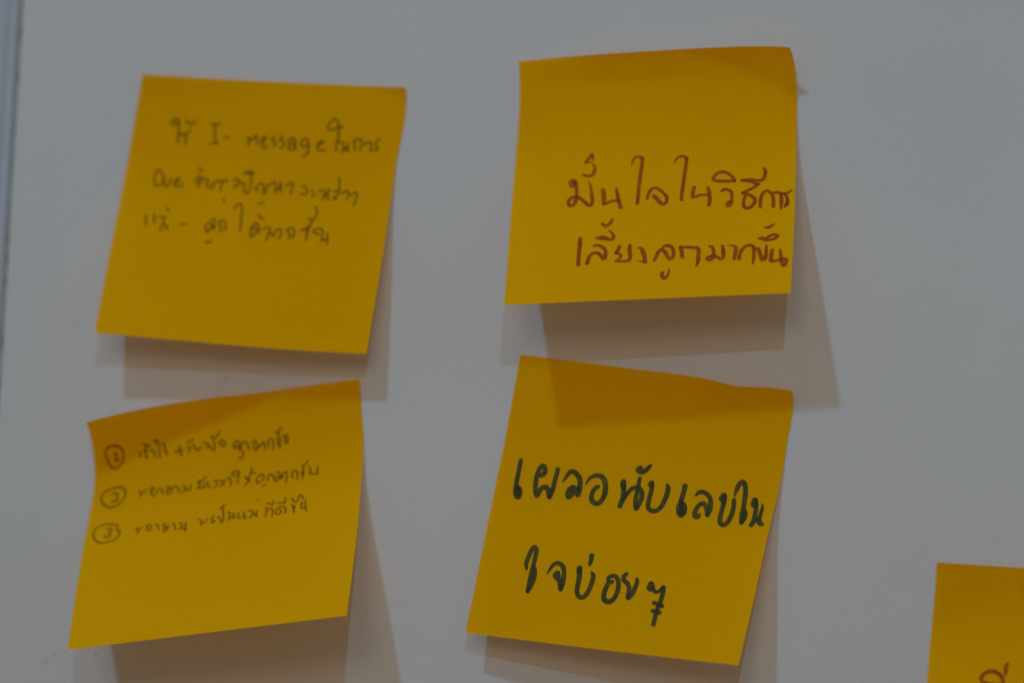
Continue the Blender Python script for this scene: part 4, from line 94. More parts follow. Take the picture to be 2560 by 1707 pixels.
 4: "2.61,-0.60,-3.62 5.72,-0.60,-4.00 8.83,-0.60,-4.38 11.94,-0.60,-4.76 15.05,-0.60,-5.14 18.15,-0.60,-5.52 21.26,-0.60,-5.90 24.37,-0.60,-6.28 27.48,-0.60,-6.67 30.59,-0.60,-7.06 33.70,-0.60,-7.45 36.81,-0.60,-7.82 39.92,-0.60,-8.17 43.03,-0.60,-8.53 46.14,-0.60,-8.92 49.24,-0.60,-9.36 52.33,-0.99,-9.93 55.40,-2.28,-10.68 58.42,-2.80,-11.60 61.49,-2.80,-12.25 64.61,-2.80,-12.51 67.73,-2.80,-12.54 70.85,-2.80,-12.72 73.96,-2.80,-13.08 77.05,-2.80,-13.66 2.43,-0.44,-4.62 5.54,-0.44,-5.00 8.65,-0.44,-5.38 11.77,-0.44,-5.76 14.88,-0.44,-6.13 18.00,-0.44,-6.51 21.11,-0.44,-6.89 24.22,-0.44,-7.28 27.34,-0.44,-7.67 30.45,-0.44,-8.06 33.56,-0.44,-8.45 36.68,-0.44,-8.82 39.80,-0.44,-9.17 42.91,-0.44,-9.53 46.03,-0.44,-9.92 49.13,-0.44,-10.36 52.23,-0.73,-10.93 55.30,-1.67,-11.68 58.33,-2.05,-12.59 61.41,-2.05,-13.24 64.53,-2.05,-13.50 67.66,-2.05,-13.54 70.78,-2.05,-13.72 73.90,-2.05,-14.08 76.99,-2.05,-14.65 2.19,-0.29,-5.99 5.31,-0.29,-6.37 8.43,-0.29,-6.75 11.55,-0.29,-7.13 14.67,-0.29,-7.51 17.79,-0.29,-7.89 20.91,-0.29,-8.27 24.03,-0.29,-8.65 27.15,-0.29,-9.04 30.27,-0.29,-9.43 33.39,-0.29,-9.83 36.51,-0.29,-10.20 39.63,-0.29,-10.55 42.75,-0.29,-10.91 45.87,-0.29,-11.30 48.98,-0.29,-11.74 52.09,-0.46,-12.31 55.17,-1.01,-13.05 58.20,-1.23,-13.95 61.28,-1.23,-14.60 64.41,-1.23,-14.86 67.55,-1.23,-14.90 70.68,-1.23,-15.09 73.80,-1.23,-15.45 76.89,-1.23,-16.02 1.94,-0.21,-7.55 5.07,-0.21,-7.93 8.19,-0.21,-8.31 11.32,-0.21,-8.69 14.44,-0.21,-9.07 17.57,-0.21,-9.46 20.69,-0.21,-9.84 23.82,-0.21,-10.22 26.94,-0.21,-10.61 30.06,-0.21,-11.01 33.19,-0.21,-11.40 36.31,-0.21,-11.77 39.44,-0.21,-12.12 42.57,-0.21,-12.49 45.69,-0.21,-12.88 48.81,-0.21,-13.32 51.92,-0.28,-13.88 55.01,-0.51,-14.62 58.05,-0.60,-15.51 61.13,-0.60,-16.15 64.26,-0.60,-16.41 67.40,-0.60,-16.47 70.54,-0.60,-16.66 73.66,-0.60,-17.02 76.76,-0.60,-17.59 1.70,-0.20,-9.25 4.82,-0.20,-9.64 7.95,-0.20,-10.02 11.08,-0.20,-10.40 14.21,-0.20,-10.78 17.33,-0.20,-11.17 20.46,-0.20,-11.55 23.59,-0.20,-11.94 26.72,-0.20,-12.32 29.84,-0.20,-12.72 32.97,-0.20,-13.11 36.10,-0.20,-13.48 39.23,-0.20,-13.84 42.36,-0.20,-14.20 45.48,-0.20,-14.59 48.60,-0.20,-15.04 51.71,-0.21,-15.59 54.81,-0.25,-16.32 57.85,-0.27,-17.20 60.94,-0.27,-17.83 64.08,-0.27,-18.10 67.22,-0.27,-18.16 70.35,-0.27,-18.36 73.48,-0.27,-18.72 76.59,-0.27,-19.29 1.44,-0.20,-11.07 4.57,-0.20,-11.46 7.69,-0.20,-11.84 10.82,-0.20,-12.22 13.95,-0.20,-12.60 17.08,-0.20,-12.99 20.21,-0.20,-13.37 23.34,-0.20,-13.76 26.47,-0.20,-14.15 29.60,-0.20,-14.54 32.73,-0.20,-14.94 35.86,-0.20,-15.31 38.99,-0.20,-15.67 42.12,-0.20,-16.03 45.25,-0.20,-16.42 48.37,-0.20,-16.86 51.48,-0.20,-17.42 54.58,-0.20,-18.13 57.63,-0.20,-19.00 60.72,-0.20,-19.63 63.86,-0.20,-19.90 67.00,-0.20,-19.97 70.14,-0.20,-20.17 73.27,-0.20,-20.54 76.38,-0.20,-21.10 1.16,-0.20,-12.98 4.29,-0.20,-13.37 7.42,-0.20,-13.75 10.55,-0.20,-14.13 13.68,-0.20,-14.52 16.81,-0.20,-14.90 19.94,-0.20,-15.28 23.07,-0.20,-15.67 26.20,-0.20,-16.06 29.33,-0.20,-16.46 32.45,-0.20,-16.85 35.59,-0.20,-17.23 38.72,-0.20,-17.58 41.85,-0.20,-17.95 44.98,-0.20,-18.34 48.10,-0.20,-18.78 51.21,-0.20,-19.33 54.31,-0.20,-20.04 57.36,-0.20,-20.89 60.46,-0.20,-21.51 63.59,-0.20,-21.79 66.73,-0.20,-21.87 69.87,-0.20,-22.08 73.00,-0.20,-22.44 76.11,-0.20,-23.00 0.88,-0.20,-14.97 4.00,-0.20,-15.36 7.13,-0.20,-15.74 10.26,-0.20,-16.12 13.39,-0.20,-16.51 16.51,-0.20,-16.89 19.64,-0.20,-17.28 22.77,-0.20,-17.66 25.89,-0.20,-18.06 29.02,-0.20,-18.45 32.14,-0.20,-18.85 35.27,-0.20,-19.22 38.40,-0.20,-19.58 41.53,-0.20,-19.94 44.66,-0.20,-20.33 47.78,-0.20,-20.77 50.89,-0.20,-21.31 53.98,-0.20,-22.01 57.04,-0.20,-22.85 60.13,-0.20,-23.47 63.26,-0.20,-23.75 66.40,-0.20,-23.84 69.54,-0.20,-24.05 72.67,-0.20,-24.41 75.77,-0.20,-24.97 0.58,-0.21,-17.04 3.71,-0.21,-17.42 6.83,-0.21,-17.81 9.96,-0.21,-18.19 13.08,-0.21,-18.57 16.21,-0.21,-18.96 19.34,-0.21,-19.34 22.46,-0.21,-19.73 25.59,-0.21,-20.12 28.71,-0.21,-20.52 31.84,-0.21,-20.91 34.96,-0.21,-21.29 38.09,-0.21,-21.65 41.22,-0.22,-22.01 44.34,-0.22,-22.40 47.46,-0.22,-22.84 50.57,-0.22,-23.38 53.67,-0.22,-24.07 56.72,-0.22,-24.89 59.81,-0.22,-25.50 62.95,-0.22,-25.78 66.08,-0.22,-25.88 69.22,-0.22,-26.10 72.35,-0.22,-26.46 75.45,-0.22,-27.01 0.28,-0.23,-19.17 3.40,-0.23,-19.55 6.53,-0.23,-19.94 9.66,-0.23,-20.32 12.79,-0.24,-20.71 15.91,-0.24,-21.09 19.04,-0.24,-21.48 22.17,-0.24,-21.87 25.30,-0.24,-22.26 28.42,-0.24,-22.65 31.55,-0.24,-23.05 34.68,-0.25,-23.43 37.81,-0.25,-23.79 40.94,-0.25,-24.15 44.07,-0.25,-24.55 47.19,-0.25,-24.98 50.30,-0.25,-25.51 53.40,-0.25,-26.19 56.46,-0.26,-27.00 59.55,-0.26,-27.60 62.68,-0.26,-27.89 65.82,-0.26,-28.00 68.96,-0.26,-28.22 72.09,-0.26,-28.59 75.20,-0.26,-29.13 -0.04,-0.27,-21.36 3.09,-0.27,-21.75 6.22,-0.28,-22.13 9.36,-0.28,-22.52 12.49,-0.28,-22.90 15.62,-0.29,-23.29 18.75,-0.29,-23.68 21.88,-0.29,-24.07 25.01,-0.30,-24.46 28.14,-0.30,-24.85 31.27,-0.30,-25.25 34.40,-0.31,-25.63 37.53,-0.31,-25.99 40.66,-0.31,-26.36 43.79,-0.32,-26.75 46.92,-0.32,-27.18 50.04,-0.32,-27.71 53.14,-0.33,-28.38 56.20,-0.33,-29.17 59.30,-0.33,-29.77 62.44,-0.33,-30.06 65.58,-0.34,-30.18 68.72,-0.34,-30.41 71.85,-0.34,-30.78 74.96,-0.35,-31.32 -0.36,-0.34,-23.60 2.77,-0.34,-23.99 5.91,-0.35,-24.38 9.04,-0.36,-24.76 12.17,-0.36,-25.15 15.30,-0.37,-25.54 18.44,-0.37,-25.93 21.57,-0.38,-26.32 24.70,-0.39,-26.71 27.83,-0.39,-27.11 30.96,-0.40,-27.50 34.10,-0.40,-27.88 37.23,-0.41,-28.24 40.36,-0.42,-28.61 43.50,-0.42,-29.01 46.62,-0.43,-29.44 49.74,-0.44,-29.96 52.85,-0.44,-30.62 55.91,-0.45,-31.40 59.02,-0.45,-31.98 62.15,-0.46,-32.28 65.29,-0.47,-32.41 68.44,-0.47,-32.65 71.57,-0.48,-33.02 74.68,-0.48,-33.55 -0.68,-0.44,-25.90 2.45,-0.45,-26.29 5.58,-0.46,-26.67 8.71,-0.47,-27.06 11.84,-0.48,-27.45 14.97,-0.49,-27.83 18.11,-0.50,-28.22 21.24,-0.51,-28.62 24.37,-0.52,-29.01 27.50,-0.53,-29.40 30.63,-0.54,-29.80 33.76,-0.55,-30.18 36.90,-0.56,-30.54 40.03,-0.57,-30.91 43.16,-0.58,-31.31 46.29,-0.59,-31.74 49.41,-0.60,-32.25 52.51,-0.61,-32.90 55.58,-0.62,-33.66 58.68,-0.63,-34.24 61.82,-0.64,-34.54 64.96,-0.65,-34.68 68.10,-0.66,-34.92 71.23,-0.67,-35.29 74.35,-0.68,-35.82 -1.02,-0.57,-28.24 2.11,-0.58,-28.63 5.24,-0.60,-29.02 8.37,-0.62,-29.40 11.50,-0.63,-29.79 14.63,-0.65,-30.18 17.76,-0.67,-30.57 20.89,-0.68,-30.96 24.02,-0.70,-31.35 27.15,-0.71,-31.74 30.28,-0.73,-32.14 33.41,-0.75,-32.52 36.54,-0.76,-32.88 39.67,-0.78,-33.25 42.80,-0.80,-33.65 45.92,-0.81,-34.07 49.04,-0.83,-34.58 52.15,-0.84,-35.22 55.22,-0.86,-35.96 58.32,-0.88,-36.53 61.45,-0.89,-36.83 64.59,-0.91,-36.98 67.73,-0.92,-37.23 70.86,-0.94,-37.61 73.97,-0.96,-38.13 -1.36,-0.74,-30.63 1.77,-0.76,-31.01 4.90,-0.79,-31.40 8.02,-0.81,-31.79 11.15,-0.84,-32.17 14.28,-0.86,-32.56 17.40,-0.88,-32.95 20.53,-0.91,-33.34 23.66,-0.93,-33.73 26.78,-0.95,-34.12 29.91,-0.98,-34.52 33.03,-1.00,-34.90 36.16,-1.03,-35.26 39.29,-1.05,-35.63 42.42,-1.07,-36.02 45.54,-1.10,-36.45 48.65,-1.12,-36.95 51.76,-1.14,-37.57 54.83,-1.17,-38.30 57.93,-1.19,-38.85 61.06,-1.22,-39.16 64.20,-1.24,-39.32 67.33,-1.26,-39.58 70.46,-1.29,-39.95 73.57,-1.31,-40.46 -1.70,-0.95,-33.06 1.42,-0.99,-33.44 4.55,-1.02,-33.82 7.67,-1.05,-34.21 10.79,-1.09,-34.59 13.92,-1.12,-34.98 17.04,-1.15,-35.37 20.16,-1.19,-35.76 23.28,-1.22,-36.15 26.41,-1.25,-36.54 29.53,-1.28,-36.93 32.65,-1.32,-37.31 35.78,-1.35,-37.68 38.90,-1.38,-38.04 42.03,-1.42,-38.43 45.14,-1.45,-38.85 48.26,-1.48,-39.35 51.36,-1.52,-39.95 54.43,-1.55,-40.66 57.53,-1.58,-41.21 60.65,-1.62,-41.51 63.79,-1.65,-41.69 66.92,-1.68,-41.95 70.04,-1.71,-42.32 73.15,-1.75,-42.82 -2.05,-1.21,-35.52 1.07,-1.25,-35.90 4.19,-1.30,-36.29 7.31,-1.34,-36.67 10.43,-1.39,-37.05 13.55,-1.43,-37.44 16.67,-1.47,-37.82 19.79,-1.52,-38.21 22.91,-1.56,-38.60 26.03,-1.61,-38.99 29.15,-1.65,-39.38 32.27,-1.70,-39.76 35.39,-1.74,-40.12 38.51,-1.78,-40.49 41.63,-1.83,-40.87 44.75,-1.87,-41.29 47.86,-1.92,-41.78 50.95,-1.96,-42.37 54.02,-2.00,-43.05 57.12,-2.05,-43.59 60.24,-2.09,-43.90 63.37,-2.14,-44.08 66.50,-2.18,-44.34 69.62,-2.22,-44.71 72.72,-2.27,-45.21 -2.39,-1.50,-38.02 0.73,-1.56,-38.40 3.84,-1.62,-38.78 6.96,-1.67,-39.16 10.07,-1.73,-39.55 13.19,-1.79,-39.93 16.31,-1.85,-40.31 19.42,-1.90,-40.70 22.54,-1.96,-41.09 25.66,-2.02,-41.47 28.77,-2.07,-41.86 31.89,-2.13,-42.24 35.01,-2.19,-42.60 38.13,-2.25,-42.96 41.24,-2.30,-43.34 44.36,-2.36,-43.76 47.46,-2.42,-44.23 50.56,-2.47,-44.81 53.63,-2.53,-45.48 56.72,-2.59,-46.00 59.85,-2.64,-46.31 62.97,-2.70,-46.50 66.09,-2.76,-46.77 69.21,-2.81,-47.13 72.31,-2.87,-47.62 -2.74,-1.83,-40.55 0.38,-1.90,-40.93 3.49,-1.98,-41.31 6.61,-2.05,-41.69 9.72,-2.12,-42.07 12.83,-2.19,-42.45 15.95,-2.26,-42.84 19.06,-2.34,-43.22 22.18,-2.41,-43.60 25.29,-2.48,-43.99 28.41,-2.55,-44.37 31.52,-2.62,-44.74 34.64,-2.69,-45.11 37.75,-2.76,-45.47 40.87,-2.84,-45.85 43.98,-2.91,-46.25 47.08,-2.98,-46.72 50.18,-3.05,-47.28 53.25,-3.12,-47.92 56.35,-3.19,-48.43 59.47,-3.26,-48.75 62.59,-3.33,-48.94 65.71,-3.40,-49.22 68.83,-3.48,-49.58 71.93,-3.55,-50.06 -3.08,-2.19,-43.12 0.03,-2.28,-43.50 3.15,-2.37,-43.87 6.26,-2.46,-44.25 9.37,-2.54,-44.63 12.49,-2.63,-45.01 15.60,-2.72,-45.39 18.71,-2.81,-45.77 21.83,-2.89,-46.15 24.94,-2.98,-46.54 28.05,-3.07,-46.92 31.17,-3.16,-47.29 34.28,-3.24,-47.64 37.40,-3.33,-48.01 40.51,-3.42,-48.38 43.62,-3.50,-48.78 46.73,-3.59,-49.24 49.83,-3.68,-49.78 52.90,-3.76,-50.40 55.99,-3.85,-50.90 59.11,-3.94,-51.21 62.23,-4.02,-51.42 65.36,-4.11,-51.69 68.47,-4.20,-52.05 71.57,-4.28,-52.52 -3.43,-2.58,-45.72 -0.31,-2.68,-46.09 2.80,-2.79,-46.47 5.91,-2.89,-46.84 9.03,-2.99,-47.22 12.14,-3.10,-47.60 15.25,-3.20,-47.98 18.37,-3.31,-48.35 21.48,-3.41,-48.73 24.59,-3.51,-49.11 27.71,-3.62,-49.49 30.82,-3.72,-49.86 33.94,-3.83,-50.21 37.05,-3.93,-50.57 40.16,-4.03,-50.94 43.28,-4.14,-51.34 46.38,-4.24,-51.78 49.48,-4.34,-52.31 52.56,-4.45,-52.91 55.65,-4.55,-53.39 58.77,-4.65,-53.70 61.89,-4.75,-53.92 65.01,-4.86,-54.20 68.13,-4.96,-54.55 71.23,-5.06,-55.01 -3.78,-2.97,-48.35 -0.66,-3.09,-48.72 2.45,-3.21,-49.10 5.56,-3.33,-49.47 8.68,-3.46,-49.84 11.79,-3.58,-50.22 14.90,-3.70,-50.59 18.02,-3.82,-50.97 21.13,-3.94,-51.35 24.24,-4.06,-51.72 27.36,-4.18,-52.10 30.47,-4.30,-52.46 33.59,-4.42,-52.81 36.70,-4.55,-53.17 39.82,-4.67,-53.54 42.93,-4.79,-53.92 46.04,-4.91,-54.36 49.14,-5.03,-54.87 52.22,-5.15,-55.45 55.32,-5.27,-55.92 58.43,-5.39,-56.23 61.56,-5.50,-56.45 64.68,-5.62,-56.73 67.79,-5.74,-57.08 70.90,-5.86,-57.53 -4.12,-3.37,-51.01 -1.01,-3.51,-51.38 2.10,-3.65,-51.75 5.22,-3.79,-52.13 8.33,-3.92,-52.50 11.44,-4.06,-52.87 14.56,-4.20,-53.24 17.67,-4.34,-53.62 20.78,-4.48,-53.99 23.90,-4.62,-54.36 27.01,-4.76,-54.74 30.13,-4.89,-55.10 33.24,-5.03,-55.45 36.36,-5.17,-55.80 39.47,-5.31,-56.16 42.58,-5.44,-56.54 45.69,-5.58,-56.97 48.79,-5.72,-57.46 51.88,-5.86,-58.01 54.98,-5.99,-58.47 58.09,-6.13,-58.78 61.22,-6.26,-59.01 64.34,-6.40,-59.29 67.45,-6.54,-59.64 70.56,-6.67,-60.08 -4.47,-3.77,-53.71 -1.36,-3.93,-54.08 1.75,-4.08,-54.44 4.87,-4.24,-54.81 7.98,-4.40,-55.18 11.09,-4.55,-55.55 14.21,-4.71,-55.92 17.32,-4.87,-56.29 20.43,-5.02,-56.66 23.55,-5.18,-57.03 26.66,-5.33,-57.40 29.77,-5.49,-57.76 32.89,-5.64,-58.11 36.01,-5.80,-58.46 39.12,-5.95,-58.82 42.23,-6.11,-59.19 45.34,-6.26,-59.61 48.45,-6.42,-60.08 51.53,-6.57,-60.61 54.63,-6.73,-61.05 57.75,-6.88,-61.36 60.87,-7.03,-61.60 63.99,-7.19,-61.89 67.11,-7.34,-62.23 70.21,-7.49,-62.65 -4.83,-4.18,-56.43 -1.72,-4.35,-56.80 1.40,-4.53,-57.16 4.51,-4.70,-57.53 7.62,-4.88,-57.90 10.74,-5.05,-58.27 13.85,-5.22,-58.63 16.96,-5.40,-59.00 20.08,-5.57,-59.37 23.19,-5.75,-59.73 26.30,-5.92,-60.10 29.42,-6.09,-60.45 32.53,-6.26,-60.80 35.65,-6.44,-61.15 38.76,-6.61,-61.50 41.88,-6.78,-61.87 44.99,-6.95,-62.27 48.09,-7.13,-62.73 51.18,-7.30,-63.24 54.28,-7.47,-63.66 57.40,-7.64,-63.97 60.52,-7.81,-64.22 63.64,-7.98,-64.51 66.76,-8.15,-64.85 69.87,-8.32,-65.26 -5.19,-4.59,-59.18 -2.08,-4.78,-59.55 1.03,-4.98,-59.91 4.15,-5.17,-60.28 7.26,-5.36,-60.64 10.37,-5.55,-61.01 13.49,-5.74,-61.37 16.60,-5.94,-61.74 19.71,-6.13,-62.10 22.83,-6.32,-62.46 25.94,-6.51,-62.82 29.05,-6.70,-63.18 32.17,-6.89,-63.52 35.29,-7.08,-63.86 38.40,-7.27,-64.21 41.51,-7.46,-64.57 44.62,-7.65,-64.97 47.73,-7.84,-65.41 50.82,-8.03,-65.89 53.93,-8.22,-66.30 57.05,-8.41,-66.61 60.17,-8.60,-66.87 63.28,-8.78,-67.16 66.40,-8.97,-67.50 69.51,-9.16,-67.89 -5.56,-5.01,-61.96 -2.44,-5.22,-62.32 0.67,-5.43,-62.69 3.78,-5.64,-63.05 6.89,-5.85,-63.41 10.01,-6.06,-63.77 13.12,-6.27,-64.14 16.23,-6.48,-64.50 19.34,-6.69,-64.86 22.46,-6.90,-65.22 25.57,-7.11,-65.58 28.68,-7.31,-65.92 31.80,-7.52,-66.27 34.91,-7.73,-66.61 38.03,-7.94,-66.95 41.14,-8.15,-67.31 44.25,-8.36,-67.69 47.36,-8.56,-68.11 50.46,-8.77,-68.57 53.56,-8.98,-68.97 56.68,-9.18,-69.28 59.80,-9.39,-69.54 62.92,-9.59,-69.83 66.03,-9.80,-70.16 69.14,-10.01,-70.55 -5.92,-5.42,-64.77 -2.81,-5.65,-65.13 0.30,-5.88,-65.49 3.41,-6.11,-65.85 6.52,-6.34,-66.21 9.63,-6.57,-66.57 12.74,-6.80,-66.93 15.86,-7.03,-67.29 18.97,-7.25,-67.64 22.08,-7.48,-68.00 25.19,-7.71,-68.35 28.31,-7.94,-68.70 31.42,-8.16,-69.04 34.53,-8.39,-69.37 37.65,-8.62,-69.71 40.76,-8.84,-70.06 43.87,-9.07,-70.43 46.98,-9.29,-70.84 50.08,-9.52,-71.27 53.18,-9.74,-71.65 56.30,-9.97,-71.96 59.42,-10.19,-72.23 62.54,-10.41,-72.53 65.65,-10.64,-72.86 68.76,-10.86,-73.23 -6.30,-5.85,-67.60 -3.19,-6.10,-67.96 -0.08,-6.34,-68.31 3.03,-6.59,-68.67 6.14,-6.84,-69.03 9.25,-7.09,-69.39 12.36,-7.33,-69.74 15.47,-7.58,-70.10 18.58,-7.83,-70.45 21.69,-8.07,-70.80 24.80,-8.32,-71.15 27.92,-8.56,-71.50 31.03,-8.81,-71.83 34.14,-9.05,-72.17 37.25,-9.30,-72.50 40.37,-9.54,-72.84 43.48,-9.78,-73.20 46.58,-10.03,-73.59 49.68,-10.27,-74.00 52.79,-10.51,-74.36 55.91,-10.76,-74.67 59.02,-11.00,-74.95 62.14,-11.24,-75.25 65.25,-11.48,-75.57 68.36,-11.72,-75.94 -6.67,-6.28,-70.46 -3.57,-6.54,-70.81 -0.46,-6.81,-71.17 2.65,-7.07,-71.52 5.76,-7.34,-71.88 8.87,-7.61,-72.23 11.97,-7.87,-72.58 15.08,-8.14,-72.94 18.19,-8.40,-73.29 21.30,-8.67,-73.63 24.41,-8.93,-73.98 27.52,-9.19,-74.32 30.63,-9.46,-74.65 33.74,-9.72,-74.98 36.85,-9.98,-75.31 39.96,-10.25,-75.65 43.07,-10.51,-75.99 46.18,-10.77,-76.36 49.28,-11.03,-76.74 52.39,-11.29,-77.10 55.50,-11.55,-77.41 58.61,-11.81,-77.69 61.73,-12.07,-77.99 64.84,-12.33,-78.31 67.95,-12.59,-78.66 -7.05,-6.71,-73.34 -3.95,-6.99,-73.69 -0.84,-7.28,-74.04 2.26,-7.56,-74.39 5.37,-7.85,-74.75 8.47,-8.13,-75.10 11.58,-8.42,-75.45 14.68,-8.70,-75.80 17.79,-8.98,-76.14 20.90,-9.27,-76.49 24.00,-9.55,-76.83 27.11,-9.83,-77.16 30.22,-10.11,-77.49 33.33,-10.40,-77.82 36.44,-10.68,-78.15 39.55,-10.96,-78.47 42.65,-11.24,-78.81 45.76,-11.52,-79.16 48.86,-11.80,-79.51 51.97,-12.08,-79.85 55.08,-12.36,-80.16 58.19,-12.64,-80.45 61.30,-12.91,-80.75 64.41,-13.19,-81.07 67.52,-13.47,-81.41 -7.44,-7.14,-76.25 -4.33,-7.45,-76.60 -1.23,-7.75,-76.94 1.87,-8.05,-77.29 4.98,-8.36,-77.64 8.08,-8.66,-77.99 11.18,-8.96,-78.34 14.28,-9.27,-78.68 17.39,-9.57,-79.03 20.49,-9.87,-79.37 23.60,-10.17,-79.70 26.70,-10.47,-80.03 29.81,-10.78,-80.36 32.91,-11.08,-80.68 36.02,-11.38,-81.00 39.13,-11.68,-81.32 42.23,-11.98,-81.65 45.34,-12.27,-81.98 48.44,-12.57,-82.31 51.55,-12.87,-82.63 54.66,-13.17,-82.94 57.77,-13.47,-83.24 60.88,-13.76,-83.54 63.98,-14.06,-83.86 67.09,-14.35,-84.18 -7.82,-7.58,-79.18 -4.72,-7.90,-79.52 -1.62,-8.23,-79.87 1.48,-8.55,-80.21 4.58,-8.87,-80.56 7.68,-9.20,-80.91 10.78,-9.52,-81.25 13.88,-9.84,-81.59 16.98,-10.16,-81.93 20.09,-10.48,-82.27 23.19,-10.80,-82.60 26.29,-11.12,-82.93 29.39,-11.44,-83.25 32.50,-11.76,-83.57 35.60,-12.08,-83.89 38.71,-12.40,-84.20 41.81,-12.72,-84.51 44.92,-13.04,-84.82 48.02,-13.35,-85.13 51.13,-13.67,-85.43 54.23,-13.99,-85.74 57.34,-14.30,-86.05 60.45,-14.62,-86.35 63.55,-14.93,-86.66 66.66,-15.25,-86.97",
